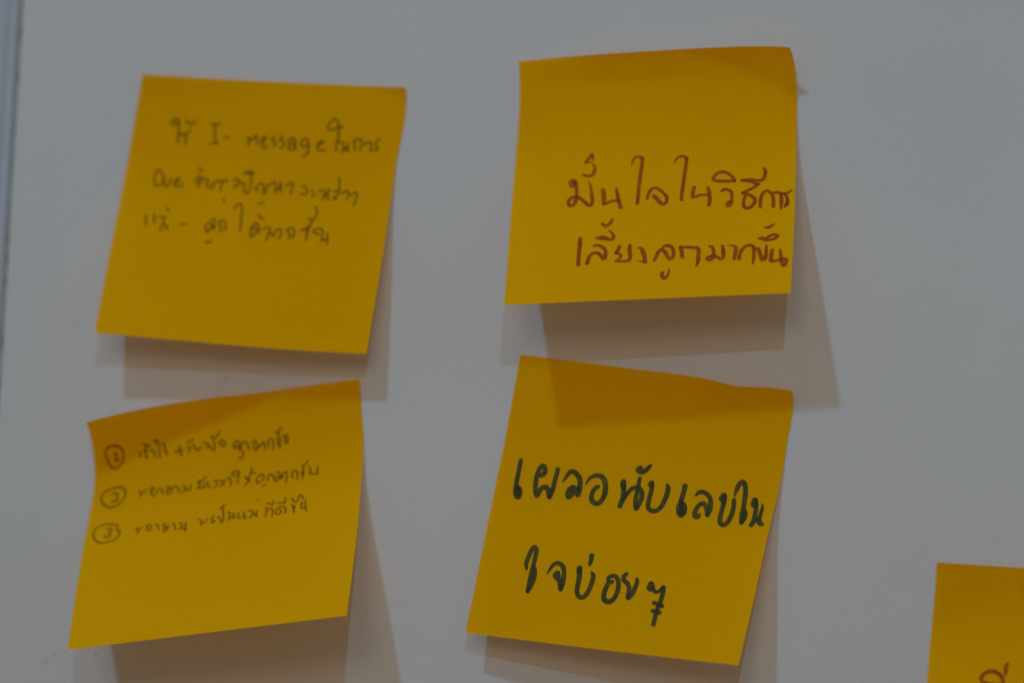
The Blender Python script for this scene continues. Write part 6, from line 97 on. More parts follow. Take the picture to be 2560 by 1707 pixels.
NOTE_WRITING = {
 1: [
  ("handwritten_line", "10.94,13.46,0.26 10.66,12.67,0.26 11.53,11.82,0.26 12.67,12.41,0.26 12.36,13.16,0.26 11.09,13.45,0.26; 12.72,12.55,0.26 13.02,14.58,0.26 13.24,16.03,0.26; 13.52,18.79,0.26 13.33,17.34,0.26 13.64,16.22,0.26 14.94,16.08,0.26; 15.08,16.07,0.26 15.61,17.21,0.26 15.70,18.81,0.26; 14.37,16.18,0.26 15.49,15.90,0.26 16.56,14.53,0.26; 14.66,12.08,0.26 15.38,12.84,0.26 16.42,12.93,0.26 17.61,12.21,0.26; 22.09,12.69,0.26 23.28,12.85,0.26 24.62,12.56,0.26; 22.99,12.86,0.26 23.59,15.74,0.26 24.14,17.90,0.26; 22.70,18.42,0.26 23.83,18.21,0.26 24.92,17.79,0.26; 26.48,16.32,0.26 27.63,16.26,0.26; 33.77,18.27,0.26 33.58,17.26,0.26 33.11,16.12,0.26 33.68,16.24,0.26 34.22,16.80,0.26; 34.22,16.80,0.26 34.90,15.75,0.26 35.42,15.43,0.26 36.17,17.87,0.26; 37.19,17.09,0.26 38.11,16.61,0.26 38.14,15.59,0.26 37.52,15.77,0.26 37.16,16.95,0.26 37.72,18.37,0.26 38.52,18.77,0.26 38.96,18.02,0.26; 40.63,15.31,0.26 39.90,16.08,0.26 40.59,16.62,0.26 41.23,17.31,0.26 40.82,18.21,0.26; 43.00,15.19,0.26 42.27,15.95,0.26 42.97,16.57,0.26 43.69,16.89,0.26 43.55,18.06,0.26 42.85,18.60,0.26; 45.66,15.48,0.26 44.83,16.40,0.26 45.28,17.24,0.26 46.57,17.18,0.26 46.52,16.16,0.26 45.66,15.48,0.26; 45.19,17.54,0.26 45.09,18.56,0.26 45.91,19.02,0.26 46.82,18.47,0.26 46.69,17.03,0.26 47.20,18.81,0.26; 50.04,15.70,0.26 49.03,15.68,0.26 48.35,16.65,0.26 49.00,17.78,0.26 50.26,17.57,0.26 50.43,16.55,0.26 49.90,15.70,0.26; 50.38,16.55,0.26 50.81,17.98,0.26 50.59,19.29,0.26; 51.09,19.63,0.26 50.18,20.18,0.26 49.55,20.72,0.26; 53.10,17.29,0.26 54.02,16.81,0.26 54.56,15.91,0.26 53.76,16.24,0.26 53.10,17.29,0.26 53.44,18.28,0.26 54.53,18.74,0.26 55.54,18.33,0.26; 59.27,11.65,0.26 57.97,12.00,0.26 56.64,12.56,0.26 55.50,12.62,0.26 54.98,12.14,0.26 55.22,11.12,0.26 55.90,10.08,0.26 56.70,9.68,0.26 57.52,10.29,0.26 58.09,11.85,0.26 58.43,14.00,0.26 58.59,15.87,0.26; 58.55,18.62,0.26 58.59,17.32,0.26 58.30,16.25,0.26 59.19,15.99,0.26 60.10,16.24,0.26 60.50,17.52,0.26 60.39,18.83,0.26; 60.37,18.69,0.26 61.13,17.79,0.26 61.75,18.05,0.26 61.53,16.18,0.26; 61.28,17.49,0.26 62.08,18.61,0.26; 63.86,18.17,0.26 63.56,16.66,0.26 63.12,15.53,0.26 64.01,14.98,0.26 65.04,15.07,0.26 65.48,15.85,0.26 65.39,17.16,0.26 65.16,18.18,0.26; 66.21,16.24,0.26 67.18,15.75,0.26 67.99,15.85,0.26 68.23,17.00,0.26 68.17,18.16,0.26; 70.16,14.55,0.26 69.28,15.48,0.26 69.42,16.19,0.26 70.10,17.02,0.26 70.01,17.68,0.26 68.96,17.79,0.26"),
  ("handwritten_line", "9.31,31.39,0.26 8.73,29.77,0.26 8.56,27.98,0.26 9.15,26.67,0.26 10.25,27.12,0.26 10.92,28.43,0.26 11.56,29.59,0.26; 9.31,31.39,0.26 10.52,31.16,0.26 11.33,29.90,0.26; 11.41,28.70,0.26 11.54,29.89,0.26 11.83,31.08,0.26 12.48,31.49,0.26 13.05,30.55,0.26 13.23,29.03,0.26; 14.45,30.16,0.26 15.41,29.79,0.26 15.84,28.87,0.26 14.97,28.92,0.26 14.42,30.01,0.26 15.04,31.02,0.26 15.96,31.26,0.26 17.18,30.28,0.26; 20.33,29.04,0.26 21.22,27.79,0.26 22.07,28.48,0.26 21.81,29.54,0.26 21.04,30.64,0.26 21.79,30.74,0.26; 20.33,29.04,0.26 21.31,29.20,0.26 22.14,28.93,0.26 23.08,28.42,0.26 23.88,28.82,0.26 23.71,30.02,0.26 24.03,30.60,0.26; 20.69,25.52,0.26 21.47,26.22,0.26 22.07,25.89,0.26; 23.86,30.46,0.26 24.80,30.85,0.26 25.54,30.96,0.26 25.64,29.76,0.26 26.14,29.28,0.26; 25.35,29.77,0.26 26.81,28.94,0.26 27.99,29.02,0.26 27.92,30.36,0.26 27.90,31.56,0.26; 28.02,29.17,0.26 29.05,28.36,0.26 29.36,28.94,0.26; 30.95,28.40,0.26 31.91,28.02,0.26 32.85,28.45,0.26 32.70,29.34,0.26 31.47,30.23,0.26 31.83,30.66,0.26; 32.51,29.06,0.26 33.39,29.08,0.26 34.15,28.82,0.26 34.45,30.28,0.26; 33.82,26.36,0.26 35.40,26.24,0.26 36.70,26.17,0.26; 34.22,26.08,0.26 35.29,25.51,0.26 36.39,26.07,0.26; 35.91,26.51,0.26 36.14,28.12,0.26 36.18,30.19,0.26 35.84,31.69,0.26 35.14,31.88,0.26 34.43,30.58,0.26; 38.55,30.97,0.26 37.78,30.64,0.26 38.05,29.59,0.26 39.08,28.76,0.26 39.89,29.33,0.26 39.98,30.80,0.26 40.31,31.97,0.26; 40.31,31.97,0.26 40.72,30.91,0.26 41.04,29.26,0.26 41.57,28.96,0.26; 41.61,29.23,0.26 42.46,28.18,0.26 43.22,28.40,0.26 43.33,30.01,0.26 43.48,31.48,0.26; 43.49,31.03,0.26 44.19,29.96,0.26 44.66,28.31,0.26; 44.51,28.32,0.26 44.76,29.93,0.26 45.16,31.08,0.26; 46.13,29.40,0.26 46.86,28.51,0.26 47.67,28.17,0.26 48.11,28.70,0.26 47.96,30.04,0.26 47.73,31.38,0.26; 50.85,29.14,0.26 51.56,29.03,0.26 52.29,30.09,0.26 52.02,31.13,0.26 51.18,31.33,0.26 50.58,31.14,0.26; 53.48,30.35,0.26 54.24,30.13,0.26; 53.81,31.60,0.26 54.70,31.29,0.26; 55.56,30.29,0.26 56.42,29.76,0.26 57.19,30.13,0.26 57.22,31.30,0.26 57.11,32.49,0.26; 57.26,31.60,0.26 58.23,30.37,0.26 58.40,29.34,0.26; 58.18,29.50,0.26 58.22,31.26,0.26 58.58,32.56,0.26; 59.77,30.08,0.26 60.73,29.74,0.26 61.26,29.94,0.26 61.03,30.83,0.26 60.28,31.60,0.26 59.98,32.05,0.26 61.01,32.18,0.26; 60.71,26.17,0.26 61.09,27.61,0.26 61.28,29.65,0.26; 62.29,30.62,0.26 62.88,29.75,0.26 63.75,29.82,0.26 64.02,30.69,0.26 63.85,32.02,0.26; 64.79,31.09,0.26 65.38,30.21,0.26 66.37,30.13,0.26 66.41,31.45,0.26 66.15,32.64,0.26 65.88,33.75,0.26; 29.23,33.88,0.26 29.45,34.76,0.26"),
  ("handwritten_line", "7.93,40.04,0.26 8.23,41.25,0.26 8.86,43.51,0.26; 10.43,39.71,0.26 10.82,42.29,0.26; 11.93,40.75,0.26 12.73,40.34,0.26 13.73,40.62,0.26 13.37,41.49,0.26 13.42,42.56,0.26; 13.53,42.40,0.26 13.03,43.66,0.26 12.92,44.67,0.26; 13.56,42.55,0.26 14.50,42.94,0.26 14.83,43.83,0.26 14.22,43.80,0.26; 13.67,37.56,0.26 14.44,38.65,0.26; 18.09,42.29,0.26 19.99,41.93,0.26; 26.44,44.05,0.26 25.55,43.05,0.26 25.48,41.84,0.26 26.25,41.21,0.26 27.06,41.73,0.26 27.71,43.05,0.26 28.09,42.27,0.26; 26.27,43.91,0.26 26.81,42.81,0.26 27.42,42.16,0.26; 26.70,40.46,0.26 27.40,39.92,0.26 27.77,40.62,0.26 27.95,42.73,0.26; 26.32,46.75,0.26 26.97,47.15,0.26 28.01,46.47,0.26; 29.70,43.67,0.26 29.87,42.14,0.26 28.96,40.99,0.26 29.72,40.37,0.26 30.77,40.60,0.26 31.14,41.75,0.26 30.99,43.20,0.26; 32.72,36.59,0.26 33.28,35.61,0.26 34.09,35.20,0.26 34.74,35.64,0.26 34.98,37.13,0.26 35.17,40.13,0.26 35.39,43.06,0.26; 38.70,44.51,0.26 38.15,42.90,0.26 38.62,41.36,0.26 39.48,40.43,0.26 40.31,41.09,0.26 40.63,43.55,0.26; 38.18,43.05,0.26 38.86,41.95,0.26 39.88,42.03,0.26 39.55,43.55,0.26 38.84,44.50,0.26; 39.64,37.83,0.26 40.36,38.69,0.26 41.42,39.07,0.26; 39.23,34.79,0.26 40.82,34.32,0.26; 41.64,42.20,0.26 42.53,41.51,0.26 43.56,41.62,0.26 43.72,42.66,0.26 43.32,43.74,0.26 43.06,45.25,0.26; 43.72,42.66,0.26 44.76,43.79,0.26 45.28,42.55,0.26 46.00,41.64,0.26 46.80,42.15,0.26 46.84,43.35,0.26 46.56,44.71,0.26; 49.22,44.31,0.26 49.52,43.02,0.26 48.34,41.90,0.26 49.36,41.09,0.26 50.28,41.48,0.26 50.60,42.65,0.26 50.27,44.16,0.26; 52.22,41.95,0.26 52.99,41.42,0.26 53.87,41.56,0.26 54.05,42.74,0.26 54.25,44.51,0.26; 54.05,42.74,0.26 54.39,41.23,0.26 54.84,39.42,0.26 55.59,37.74,0.26 56.03,36.38,0.26 55.49,34.64,0.26; 53.92,38.06,0.26 54.80,38.68,0.26; 53.50,40.98,0.26 54.59,40.18,0.26; 57.57,42.39,0.26 56.43,42.38,0.26 55.78,41.89,0.26 56.38,41.12,0.26 57.34,40.87,0.26 58.26,41.31,0.26 58.48,42.78,0.26 58.38,44.42,0.26; 58.37,44.35,0.26 59.79,43.90,0.26; 59.76,42.27,0.26 60.03,44.04,0.26 60.09,45.37,0.26"),
 ],
 2: [
  ("handwritten_line", "21.41,29.18,0.30 21.21,28.23,0.42 20.89,27.52,0.47; 20.89,27.60,0.53 20.18,28.42,0.53 19.49,29.80,0.53; 19.63,29.81,0.36 20.39,29.68,0.18 21.26,30.28,0.24 21.87,31.27,0.47 21.96,32.25,0.50 21.59,33.53,0.50 20.80,34.23,0.47 19.82,34.09,0.53 18.89,33.63,0.36; 16.70,36.42,0.56 16.08,35.37,0.56 15.57,36.01,0.56 15.98,37.13,0.56 16.74,37.01,0.56 16.89,36.09,0.56; 16.72,35.58,0.56 17.14,36.78,0.56 17.37,38.15,0.56 17.50,39.87,0.56 17.39,41.25,0.56 17.27,42.79,0.56 16.57,43.79,0.56 15.80,43.74,0.56 15.41,42.77,0.56 15.75,41.58,0.56 16.69,41.03,0.56 17.73,41.06,0.56 18.87,41.76,0.56 19.89,42.86,0.56 20.85,43.95,0.56 21.53,43.90,0.56 21.87,42.88,0.56 21.73,41.14,0.56 21.34,38.89,0.42 20.95,36.99,0.30 20.26,35.78,0.12; 24.55,39.10,0.65 24.79,40.32,0.65 24.95,42.06,0.65 25.06,43.71,0.65; 25.06,43.79,0.47 26.12,43.44,0.47 27.20,42.91,0.47 28.30,42.90,0.47 28.86,43.12,0.47; 28.09,38.68,0.30 28.44,40.25,0.47 28.80,41.99,0.53 29.23,43.75,0.59 29.67,45.33,0.59; 31.97,31.51,0.18 32.10,30.40,0.30 32.60,29.41,0.36 33.55,28.96,0.42 34.39,29.18,0.47 34.78,29.96,0.53; 34.78,29.96,0.53 34.72,31.71,0.53 34.50,34.29,0.53 34.31,37.61,0.53 34.19,41.00,0.53 34.06,44.34,0.53; 36.61,43.06,0.30 36.83,41.70,0.47 37.25,40.36,0.50 37.90,39.56,0.50 38.85,39.41,0.50 39.98,40.13,0.50 41.13,41.50,0.50 41.86,42.58,0.53 41.97,43.61,0.53 41.67,44.61,0.53 40.93,44.90,0.56 40.15,44.33,0.59 39.28,43.08,0.62 38.42,42.07,0.65; 43.49,31.87,0.18 43.97,30.63,0.30 44.57,29.97,0.36 45.39,29.79,0.42 46.36,29.99,0.47 46.80,30.60,0.53; 46.80,30.60,0.53 46.66,32.58,0.53 46.38,35.99,0.53 46.09,39.33,0.53 45.92,41.86,0.53 45.90,43.82,0.53; 49.19,39.95,0.56 48.95,40.87,0.56 48.86,42.06,0.56 48.87,43.16,0.56; 48.88,43.28,0.45 49.85,42.97,0.45 50.92,42.60,0.45 52.01,42.57,0.45 53.10,42.71,0.45; 52.82,40.23,0.47 53.17,41.43,0.53 53.31,42.80,0.56 53.44,44.68,0.59 53.29,46.03,0.56; 59.90,38.35,0.50 58.68,38.33,0.50 56.50,38.29,0.50 54.86,38.04,0.50 54.09,37.50,0.50 54.40,36.60,0.50 55.19,35.64,0.50 56.40,35.23,0.50 57.50,35.45,0.50 58.62,36.29,0.50 59.60,37.49,0.50 59.89,38.18,0.50; 56.47,41.59,0.36 57.13,41.07,0.47 58.08,41.12,0.47 58.91,41.70,0.50 59.29,42.91,0.50 59.30,44.44,0.50 59.24,45.63,0.53 58.92,46.21,0.59 58.39,46.44,0.65 58.20,45.76,0.59 58.62,45.18,0.53 58.90,45.45,0.47; 67.48,34.38,0.36 67.94,35.05,0.47 67.93,36.55,0.53 67.56,37.88,0.53 66.55,38.45,0.47 65.19,38.17,0.47 63.56,38.05,0.47 61.93,38.17,0.42; 61.80,38.25,0.47 63.30,38.46,0.47 64.67,38.92,0.47 66.04,39.63,0.47; 66.24,39.64,0.47 65.25,40.55,0.47 63.92,41.37,0.47 62.19,42.34,0.47; 62.19,42.42,0.53 63.42,42.81,0.53 64.52,43.52,0.53 65.50,44.66,0.53 65.40,45.68,0.53 64.63,47.02,0.53 63.56,47.59,0.53 62.74,47.13,0.53 62.43,45.93,0.53 62.59,44.57,0.53 62.89,43.22,0.53; 66.99,47.18,0.53 66.95,45.55,0.53 67.16,43.68,0.53 67.74,42.32,0.53 68.67,41.86,0.53 69.49,42.35,0.53 70.06,43.37,0.53 70.37,44.92,0.53 70.36,47.15,0.53; 70.44,42.54,0.36 71.38,42.35,0.47 72.06,42.64,0.50 72.42,43.83,0.53 72.47,45.56,0.53 72.44,47.97,0.30; 75.17,41.20,0.24 74.45,42.05,0.36 73.40,42.65,0.47 72.33,42.63,0.42; 73.14,42.76,0.36 73.83,43.75,0.47 74.06,45.12,0.53 73.90,46.35,0.53 73.38,46.98,0.42"),
  ("handwritten_line", "19.22,55.10,0.59 19.23,56.72,0.59 19.11,59.78,0.59 19.12,63.76,0.59; 24.97,50.53,0.47 25.82,51.22,0.53 26.70,50.85,0.53 27.27,49.95,0.50 27.71,49.04,0.36; 23.61,55.18,0.42 24.77,55.13,0.77 25.80,55.27,0.74 26.93,55.82,0.53 27.75,55.87,0.53 28.19,55.05,0.50 27.95,54.18,0.42 27.36,53.29,0.30 26.78,52.57,0.18; 22.84,57.74,0.30 23.86,57.49,0.42 25.12,58.12,0.50 26.06,59.16,0.53 26.30,60.53,0.53 26.26,61.71,0.53 25.87,62.20,0.53 25.29,61.48,0.53 24.55,60.42,0.53 23.71,60.03,0.50 22.76,60.23,0.47 21.98,61.12,0.50 21.77,62.29,0.56 21.43,63.46,0.53; 29.92,58.38,0.56 29.62,59.38,0.56 29.13,60.45,0.56; 29.14,60.62,0.42 30.04,60.84,0.42 30.47,61.29,0.47 30.11,62.36,0.42 29.13,63.20,0.30; 29.07,63.23,0.30 30.57,63.28,0.42 31.93,63.26,0.47 32.73,62.94,0.53 32.96,62.11,0.56 32.78,60.58,0.56 32.60,58.88,0.53 32.69,57.87,0.36; 32.59,58.54,0.24 33.32,58.79,0.15; 34.93,59.06,0.30 35.83,59.33,0.47 36.29,60.46,0.59 36.78,62.17,0.59 37.02,63.78,0.59; 37.01,63.94,0.47 36.04,63.60,0.30 34.87,63.35,0.12; 39.43,63.58,0.42 39.98,62.19,0.59 40.38,60.70,0.53 41.17,60.11,0.53 42.01,60.63,0.53 42.76,62.02,0.53 43.42,63.23,0.53 44.03,63.10,0.53 44.46,62.13,0.53 44.39,60.61,0.53 43.86,59.41,0.53 42.88,58.84,0.47 41.94,58.98,0.42 41.29,59.66,0.24; 41.88,67.65,0.53 41.72,68.48,0.59 42.03,69.24,0.59 42.59,69.44,0.53 43.29,68.57,0.42 43.59,66.58,0.24; 46.91,62.86,0.53 46.66,61.25,0.59 46.25,59.55,0.53; 46.25,59.59,0.47 47.74,59.67,0.50 49.38,59.90,0.53 50.67,60.02,0.56 51.06,60.58,0.59 51.14,62.50,0.59 51.13,64.34,0.56 50.79,65.73,0.42; 53.77,59.71,0.30 54.52,59.86,0.47 55.03,60.86,0.50 55.16,62.20,0.53 55.08,63.37,0.53 54.44,64.17,0.47 53.69,64.13,0.47 53.46,63.54,0.47 54.25,63.02,0.47 55.33,62.91,0.53 56.43,63.52,0.50 57.13,64.05,0.53 57.71,63.50,0.56 57.72,61.99,0.56 57.42,59.72,0.42; 58.50,59.65,0.12 59.65,59.71,0.24 60.88,60.22,0.53 60.93,61.48,0.59 60.79,62.97,0.56 60.71,64.14,0.53; 61.99,64.20,0.53 62.07,62.87,0.53 62.54,61.38,0.53 63.57,60.12,0.50 64.77,59.83,0.50 65.60,60.50,0.53 65.81,62.19,0.56 65.82,64.03,0.53 65.69,65.87,0.30; 66.30,61.20,0.36 66.84,61.14,0.53 67.29,62.42,0.56 67.75,63.78,0.56 68.07,64.80,0.56 68.72,64.49,0.56 69.01,63.33,0.53 69.02,61.81,0.50 69.02,60.21,0.42; 68.47,54.15,0.36 69.28,54.07,0.53 69.94,53.79,0.50 70.65,53.03,0.30; 66.98,57.69,0.36 67.78,57.63,0.59 68.34,58.16,0.53 69.56,58.28,0.47 71.02,57.88,0.47 71.92,56.92,0.47 70.97,56.52,0.47 69.78,56.93,0.47 68.87,57.76,0.42; 70.62,61.60,0.56 70.45,62.53,0.56 70.33,65.13,0.56; 70.30,65.22,0.47 71.30,65.25,0.47 72.63,64.85,0.47; 72.69,61.55,0.36 72.89,63.08,0.47 73.10,64.95,0.53 73.50,66.48,0.59 73.91,66.74,0.59 74.40,65.81,0.53 74.43,64.79,0.50 73.82,64.58,0.47 73.03,64.95,0.47"),
 ],
 3: [
  ("circled_number", "6.58,7.39,0.26 5.47,7.17,0.26 4.01,7.30,0.26 3.37,8.27,0.26 3.55,9.89,0.26 4.16,11.61,0.26 5.07,12.78,0.26 5.99,13.28,0.26 7.00,12.97,0.26 7.79,11.91,0.26 8.24,10.39,0.26 8.09,8.92,0.26 7.25,7.76,0.26 6.04,7.17,0.26; 5.74,9.46,0.26 6.20,9.17,0.26 6.15,10.99,0.26; 5.75,11.11,0.26 6.76,11.13,0.26"),
  ("handwritten_line", "12.78,10.32,0.29 12.89,10.95,0.29 13.22,11.60,0.29; 14.16,10.05,0.29 14.46,10.58,0.29 14.58,11.43,0.29 14.97,12.36,0.29; 14.11,8.19,0.26 14.64,9.01,0.26 14.98,9.20,0.26 15.58,8.98,0.26; 14.45,10.31,0.24 14.61,9.53,0.24; 17.16,8.27,0.32 17.46,8.13,0.32 17.72,8.37,0.32; 19.32,9.38,0.29 19.76,9.67,0.29 20.00,10.20,0.29; 19.74,10.57,0.32 20.24,11.29,0.32 20.79,12.52,0.32; 18.65,12.39,0.26 18.93,12.94,0.26; 15.63,10.57,0.23 16.51,10.60,0.23 17.17,11.54,0.23 17.44,12.72,0.23; 17.04,8.12,0.23 17.61,8.11,0.23 18.22,9.66,0.23 18.48,11.38,0.23 18.85,12.85,0.23; 22.81,12.19,0.23 25.44,12.15,0.23; 24.16,10.74,0.23 24.57,12.21,0.23 24.99,13.69,0.23; 26.46,10.01,0.23 27.20,10.13,0.23 27.97,9.48,0.23; 26.40,11.40,0.23 27.30,11.68,0.23 27.21,12.51,0.23 26.74,13.06,0.23; 28.12,10.83,0.23 28.78,12.06,0.23 29.42,12.85,0.23 30.14,12.83,0.23 30.22,11.86,0.23; 31.26,10.90,0.23 31.86,11.27,0.23 32.77,11.97,0.23 33.71,13.23,0.23 34.30,13.60,0.23 34.39,12.35,0.23 33.94,10.46,0.23 33.31,9.40,0.23; 32.08,12.42,0.23 32.60,12.64,0.23; 34.00,10.33,0.23 35.00,9.78,0.23 35.53,8.53,0.23; 35.44,11.66,0.23 36.36,11.10,0.23 37.25,11.65,0.23 37.16,12.82,0.23 36.42,12.51,0.23 35.89,11.94,0.23; 40.35,14.04,0.23 39.77,13.11,0.23 40.02,12.02,0.23 40.88,12.00,0.23 41.63,12.94,0.23 41.64,14.64,0.23; 39.92,13.41,0.23 40.92,13.27,0.23 41.64,14.64,0.23 41.79,13.38,0.23 42.77,12.53,0.23 43.65,13.07,0.23 44.07,14.90,0.23; 42.21,14.86,0.23 42.60,15.77,0.23 42.23,16.72,0.23 41.30,16.85,0.23; 44.87,12.95,0.23 45.65,12.49,0.23 46.24,13.28,0.23 45.45,13.88,0.23 45.50,14.88,0.23 46.22,15.12,0.23 46.66,14.05,0.23 47.23,14.41,0.23; 47.23,14.27,0.23 48.11,13.29,0.23 48.53,13.90,0.23 48.65,15.41,0.23; 49.59,14.77,0.23 49.47,13.33,0.23 50.26,12.56,0.23 50.84,13.26,0.23 50.97,15.62,0.23; 51.41,11.10,0.23 52.50,11.40,0.23; 53.44,10.31,0.23 52.60,10.27,0.23 52.50,11.54,0.23 52.42,12.51,0.23; 51.99,12.73,0.23 52.26,13.90,0.23 52.65,15.38,0.23; 52.85,13.00,0.23 52.83,15.48,0.23; 53.43,12.42,0.23 54.29,12.55,0.23 54.13,13.76,0.23 54.40,14.37,0.23 55.00,14.32,0.23 54.87,12.19,0.23"),
  ("circled_number", "8.69,19.49,0.26 7.60,18.99,0.26 5.53,18.92,0.26 3.66,19.34,0.26 2.63,20.37,0.26 2.91,21.99,0.26 4.07,23.56,0.26 5.72,24.63,0.26 7.35,24.72,0.26 8.67,23.94,0.26 9.59,22.45,0.26 9.56,20.90,0.26 8.84,19.52,0.26; 5.66,20.85,0.26 6.48,20.48,0.26 7.32,21.12,0.26 7.36,22.21,0.26 6.76,22.99,0.26 5.90,23.09,0.26; 5.96,23.03,0.26 7.94,23.06,0.26"),
  ("handwritten_line", "13.51,21.49,0.23 14.24,22.41,0.23 14.24,23.34,0.23; 14.21,22.26,0.23 15.09,22.29,0.23 15.57,21.63,0.23; 16.86,21.59,0.23 17.18,22.72,0.23 17.79,23.93,0.23 18.46,23.60,0.23 19.00,22.33,0.23; 16.84,21.44,0.23 17.69,21.31,0.23 17.93,21.96,0.23 17.11,22.25,0.23; 19.00,22.33,0.23 19.67,22.00,0.23 20.36,22.74,0.23 20.59,23.86,0.23; 21.41,22.03,0.23 22.11,21.89,0.23 22.51,22.70,0.23 21.67,22.84,0.23 21.80,23.79,0.23 22.45,24.30,0.23 23.06,23.56,0.23 22.91,22.47,0.23; 23.31,22.23,0.23 24.32,22.30,0.23 24.96,23.29,0.23 25.24,24.26,0.23; 25.79,22.52,0.23 26.65,22.55,0.23 27.04,23.34,0.23 26.19,24.43,0.23; 26.03,24.32,0.23 27.11,23.81,0.23 28.28,24.01,0.23 28.23,22.33,0.23; 30.10,21.49,0.23 30.90,22.22,0.23 30.43,24.12,0.23; 30.43,24.12,0.23 31.66,23.71,0.23 32.26,23.96,0.23 32.09,22.56,0.23; 30.48,22.31,0.23 31.66,21.44,0.23 32.32,20.73,0.23; 32.98,22.25,0.23 33.09,23.18,0.23 33.63,24.05,0.23 33.95,23.77,0.23; 34.71,22.37,0.23 35.42,22.36,0.23 35.70,23.28,0.23 35.17,24.42,0.23; 36.45,22.64,0.23 37.45,22.64,0.23 37.81,23.30,0.23 36.55,24.05,0.23 37.52,23.90,0.23; 38.12,22.32,0.23 38.96,22.14,0.23 39.62,22.96,0.23 39.66,24.64,0.23; 41.59,24.15,0.23 41.52,22.18,0.23 41.70,21.16,0.23 41.19,20.35,0.23 40.49,20.55,0.23 39.64,20.58,0.23 39.88,21.50,0.23 40.62,21.75,0.23 41.55,21.14,0.23; 43.54,22.46,0.23 44.20,23.31,0.23 44.79,23.55,0.23; 43.81,25.09,0.23 44.47,23.20,0.23 44.99,21.32,0.23 45.17,19.95,0.23; 45.00,21.48,0.23 46.22,21.58,0.23; 44.63,23.37,0.23 45.01,24.03,0.23; 46.86,24.46,0.23 47.45,24.71,0.23 48.53,24.11,0.23 48.69,22.92,0.23 47.93,22.39,0.23 47.12,22.83,0.23 46.79,23.99,0.23 47.12,24.96,0.23; 48.65,26.10,0.23 49.52,25.65,0.23; 50.14,24.67,0.23 49.78,23.85,0.23 50.25,22.87,0.23 50.96,22.86,0.23 51.46,23.67,0.23 51.86,24.95,0.23; 52.19,22.43,0.23 53.08,22.87,0.23 53.65,24.17,0.23; 51.84,24.79,0.23 52.45,25.20,0.23 53.24,24.56,0.23 53.91,24.21,0.23; 51.80,24.33,0.23 52.61,23.85,0.23 53.75,24.03,0.23; 53.91,24.21,0.23 54.22,22.90,0.23 54.91,22.74,0.23 55.15,23.80,0.23 55.18,25.79,0.23; 56.86,24.83,0.23 56.56,23.87,0.23 57.04,22.78,0.23 57.75,22.85,0.23 58.14,23.82,0.23 58.11,25.49,0.23; 59.20,21.59,0.23 59.91,21.54,0.23 60.74,20.41,0.23; 59.06,23.35,0.23 59.55,24.18,0.23 59.64,25.26,0.23; 59.62,25.11,0.23 59.79,23.61,0.23 59.50,21.78,0.23; 61.23,22.18,0.23 61.64,22.98,0.23 61.53,24.32,0.23; 61.47,24.39,0.23 63.79,24.50,0.23; 63.51,22.50,0.23 63.76,24.57,0.23"),
  ("circled_number", "9.21,31.50,0.26 7.64,30.62,0.26 6.13,30.19,0.26 4.38,30.06,0.26 2.75,30.85,0.26 2.17,32.29,0.26 2.64,34.06,0.26 3.72,35.66,0.26 4.99,36.58,0.26 6.73,36.71,0.26 8.68,36.25,0.26 9.70,35.21,0.26 9.80,33.78,0.26 9.09,32.74,0.26 8.39,32.35,0.26; 6.07,31.74,0.26 7.10,31.87,0.26 7.34,32.61,0.26 6.70,33.15,0.26 7.27,34.21,0.26 6.65,34.97,0.26 5.55,34.21,0.26"),
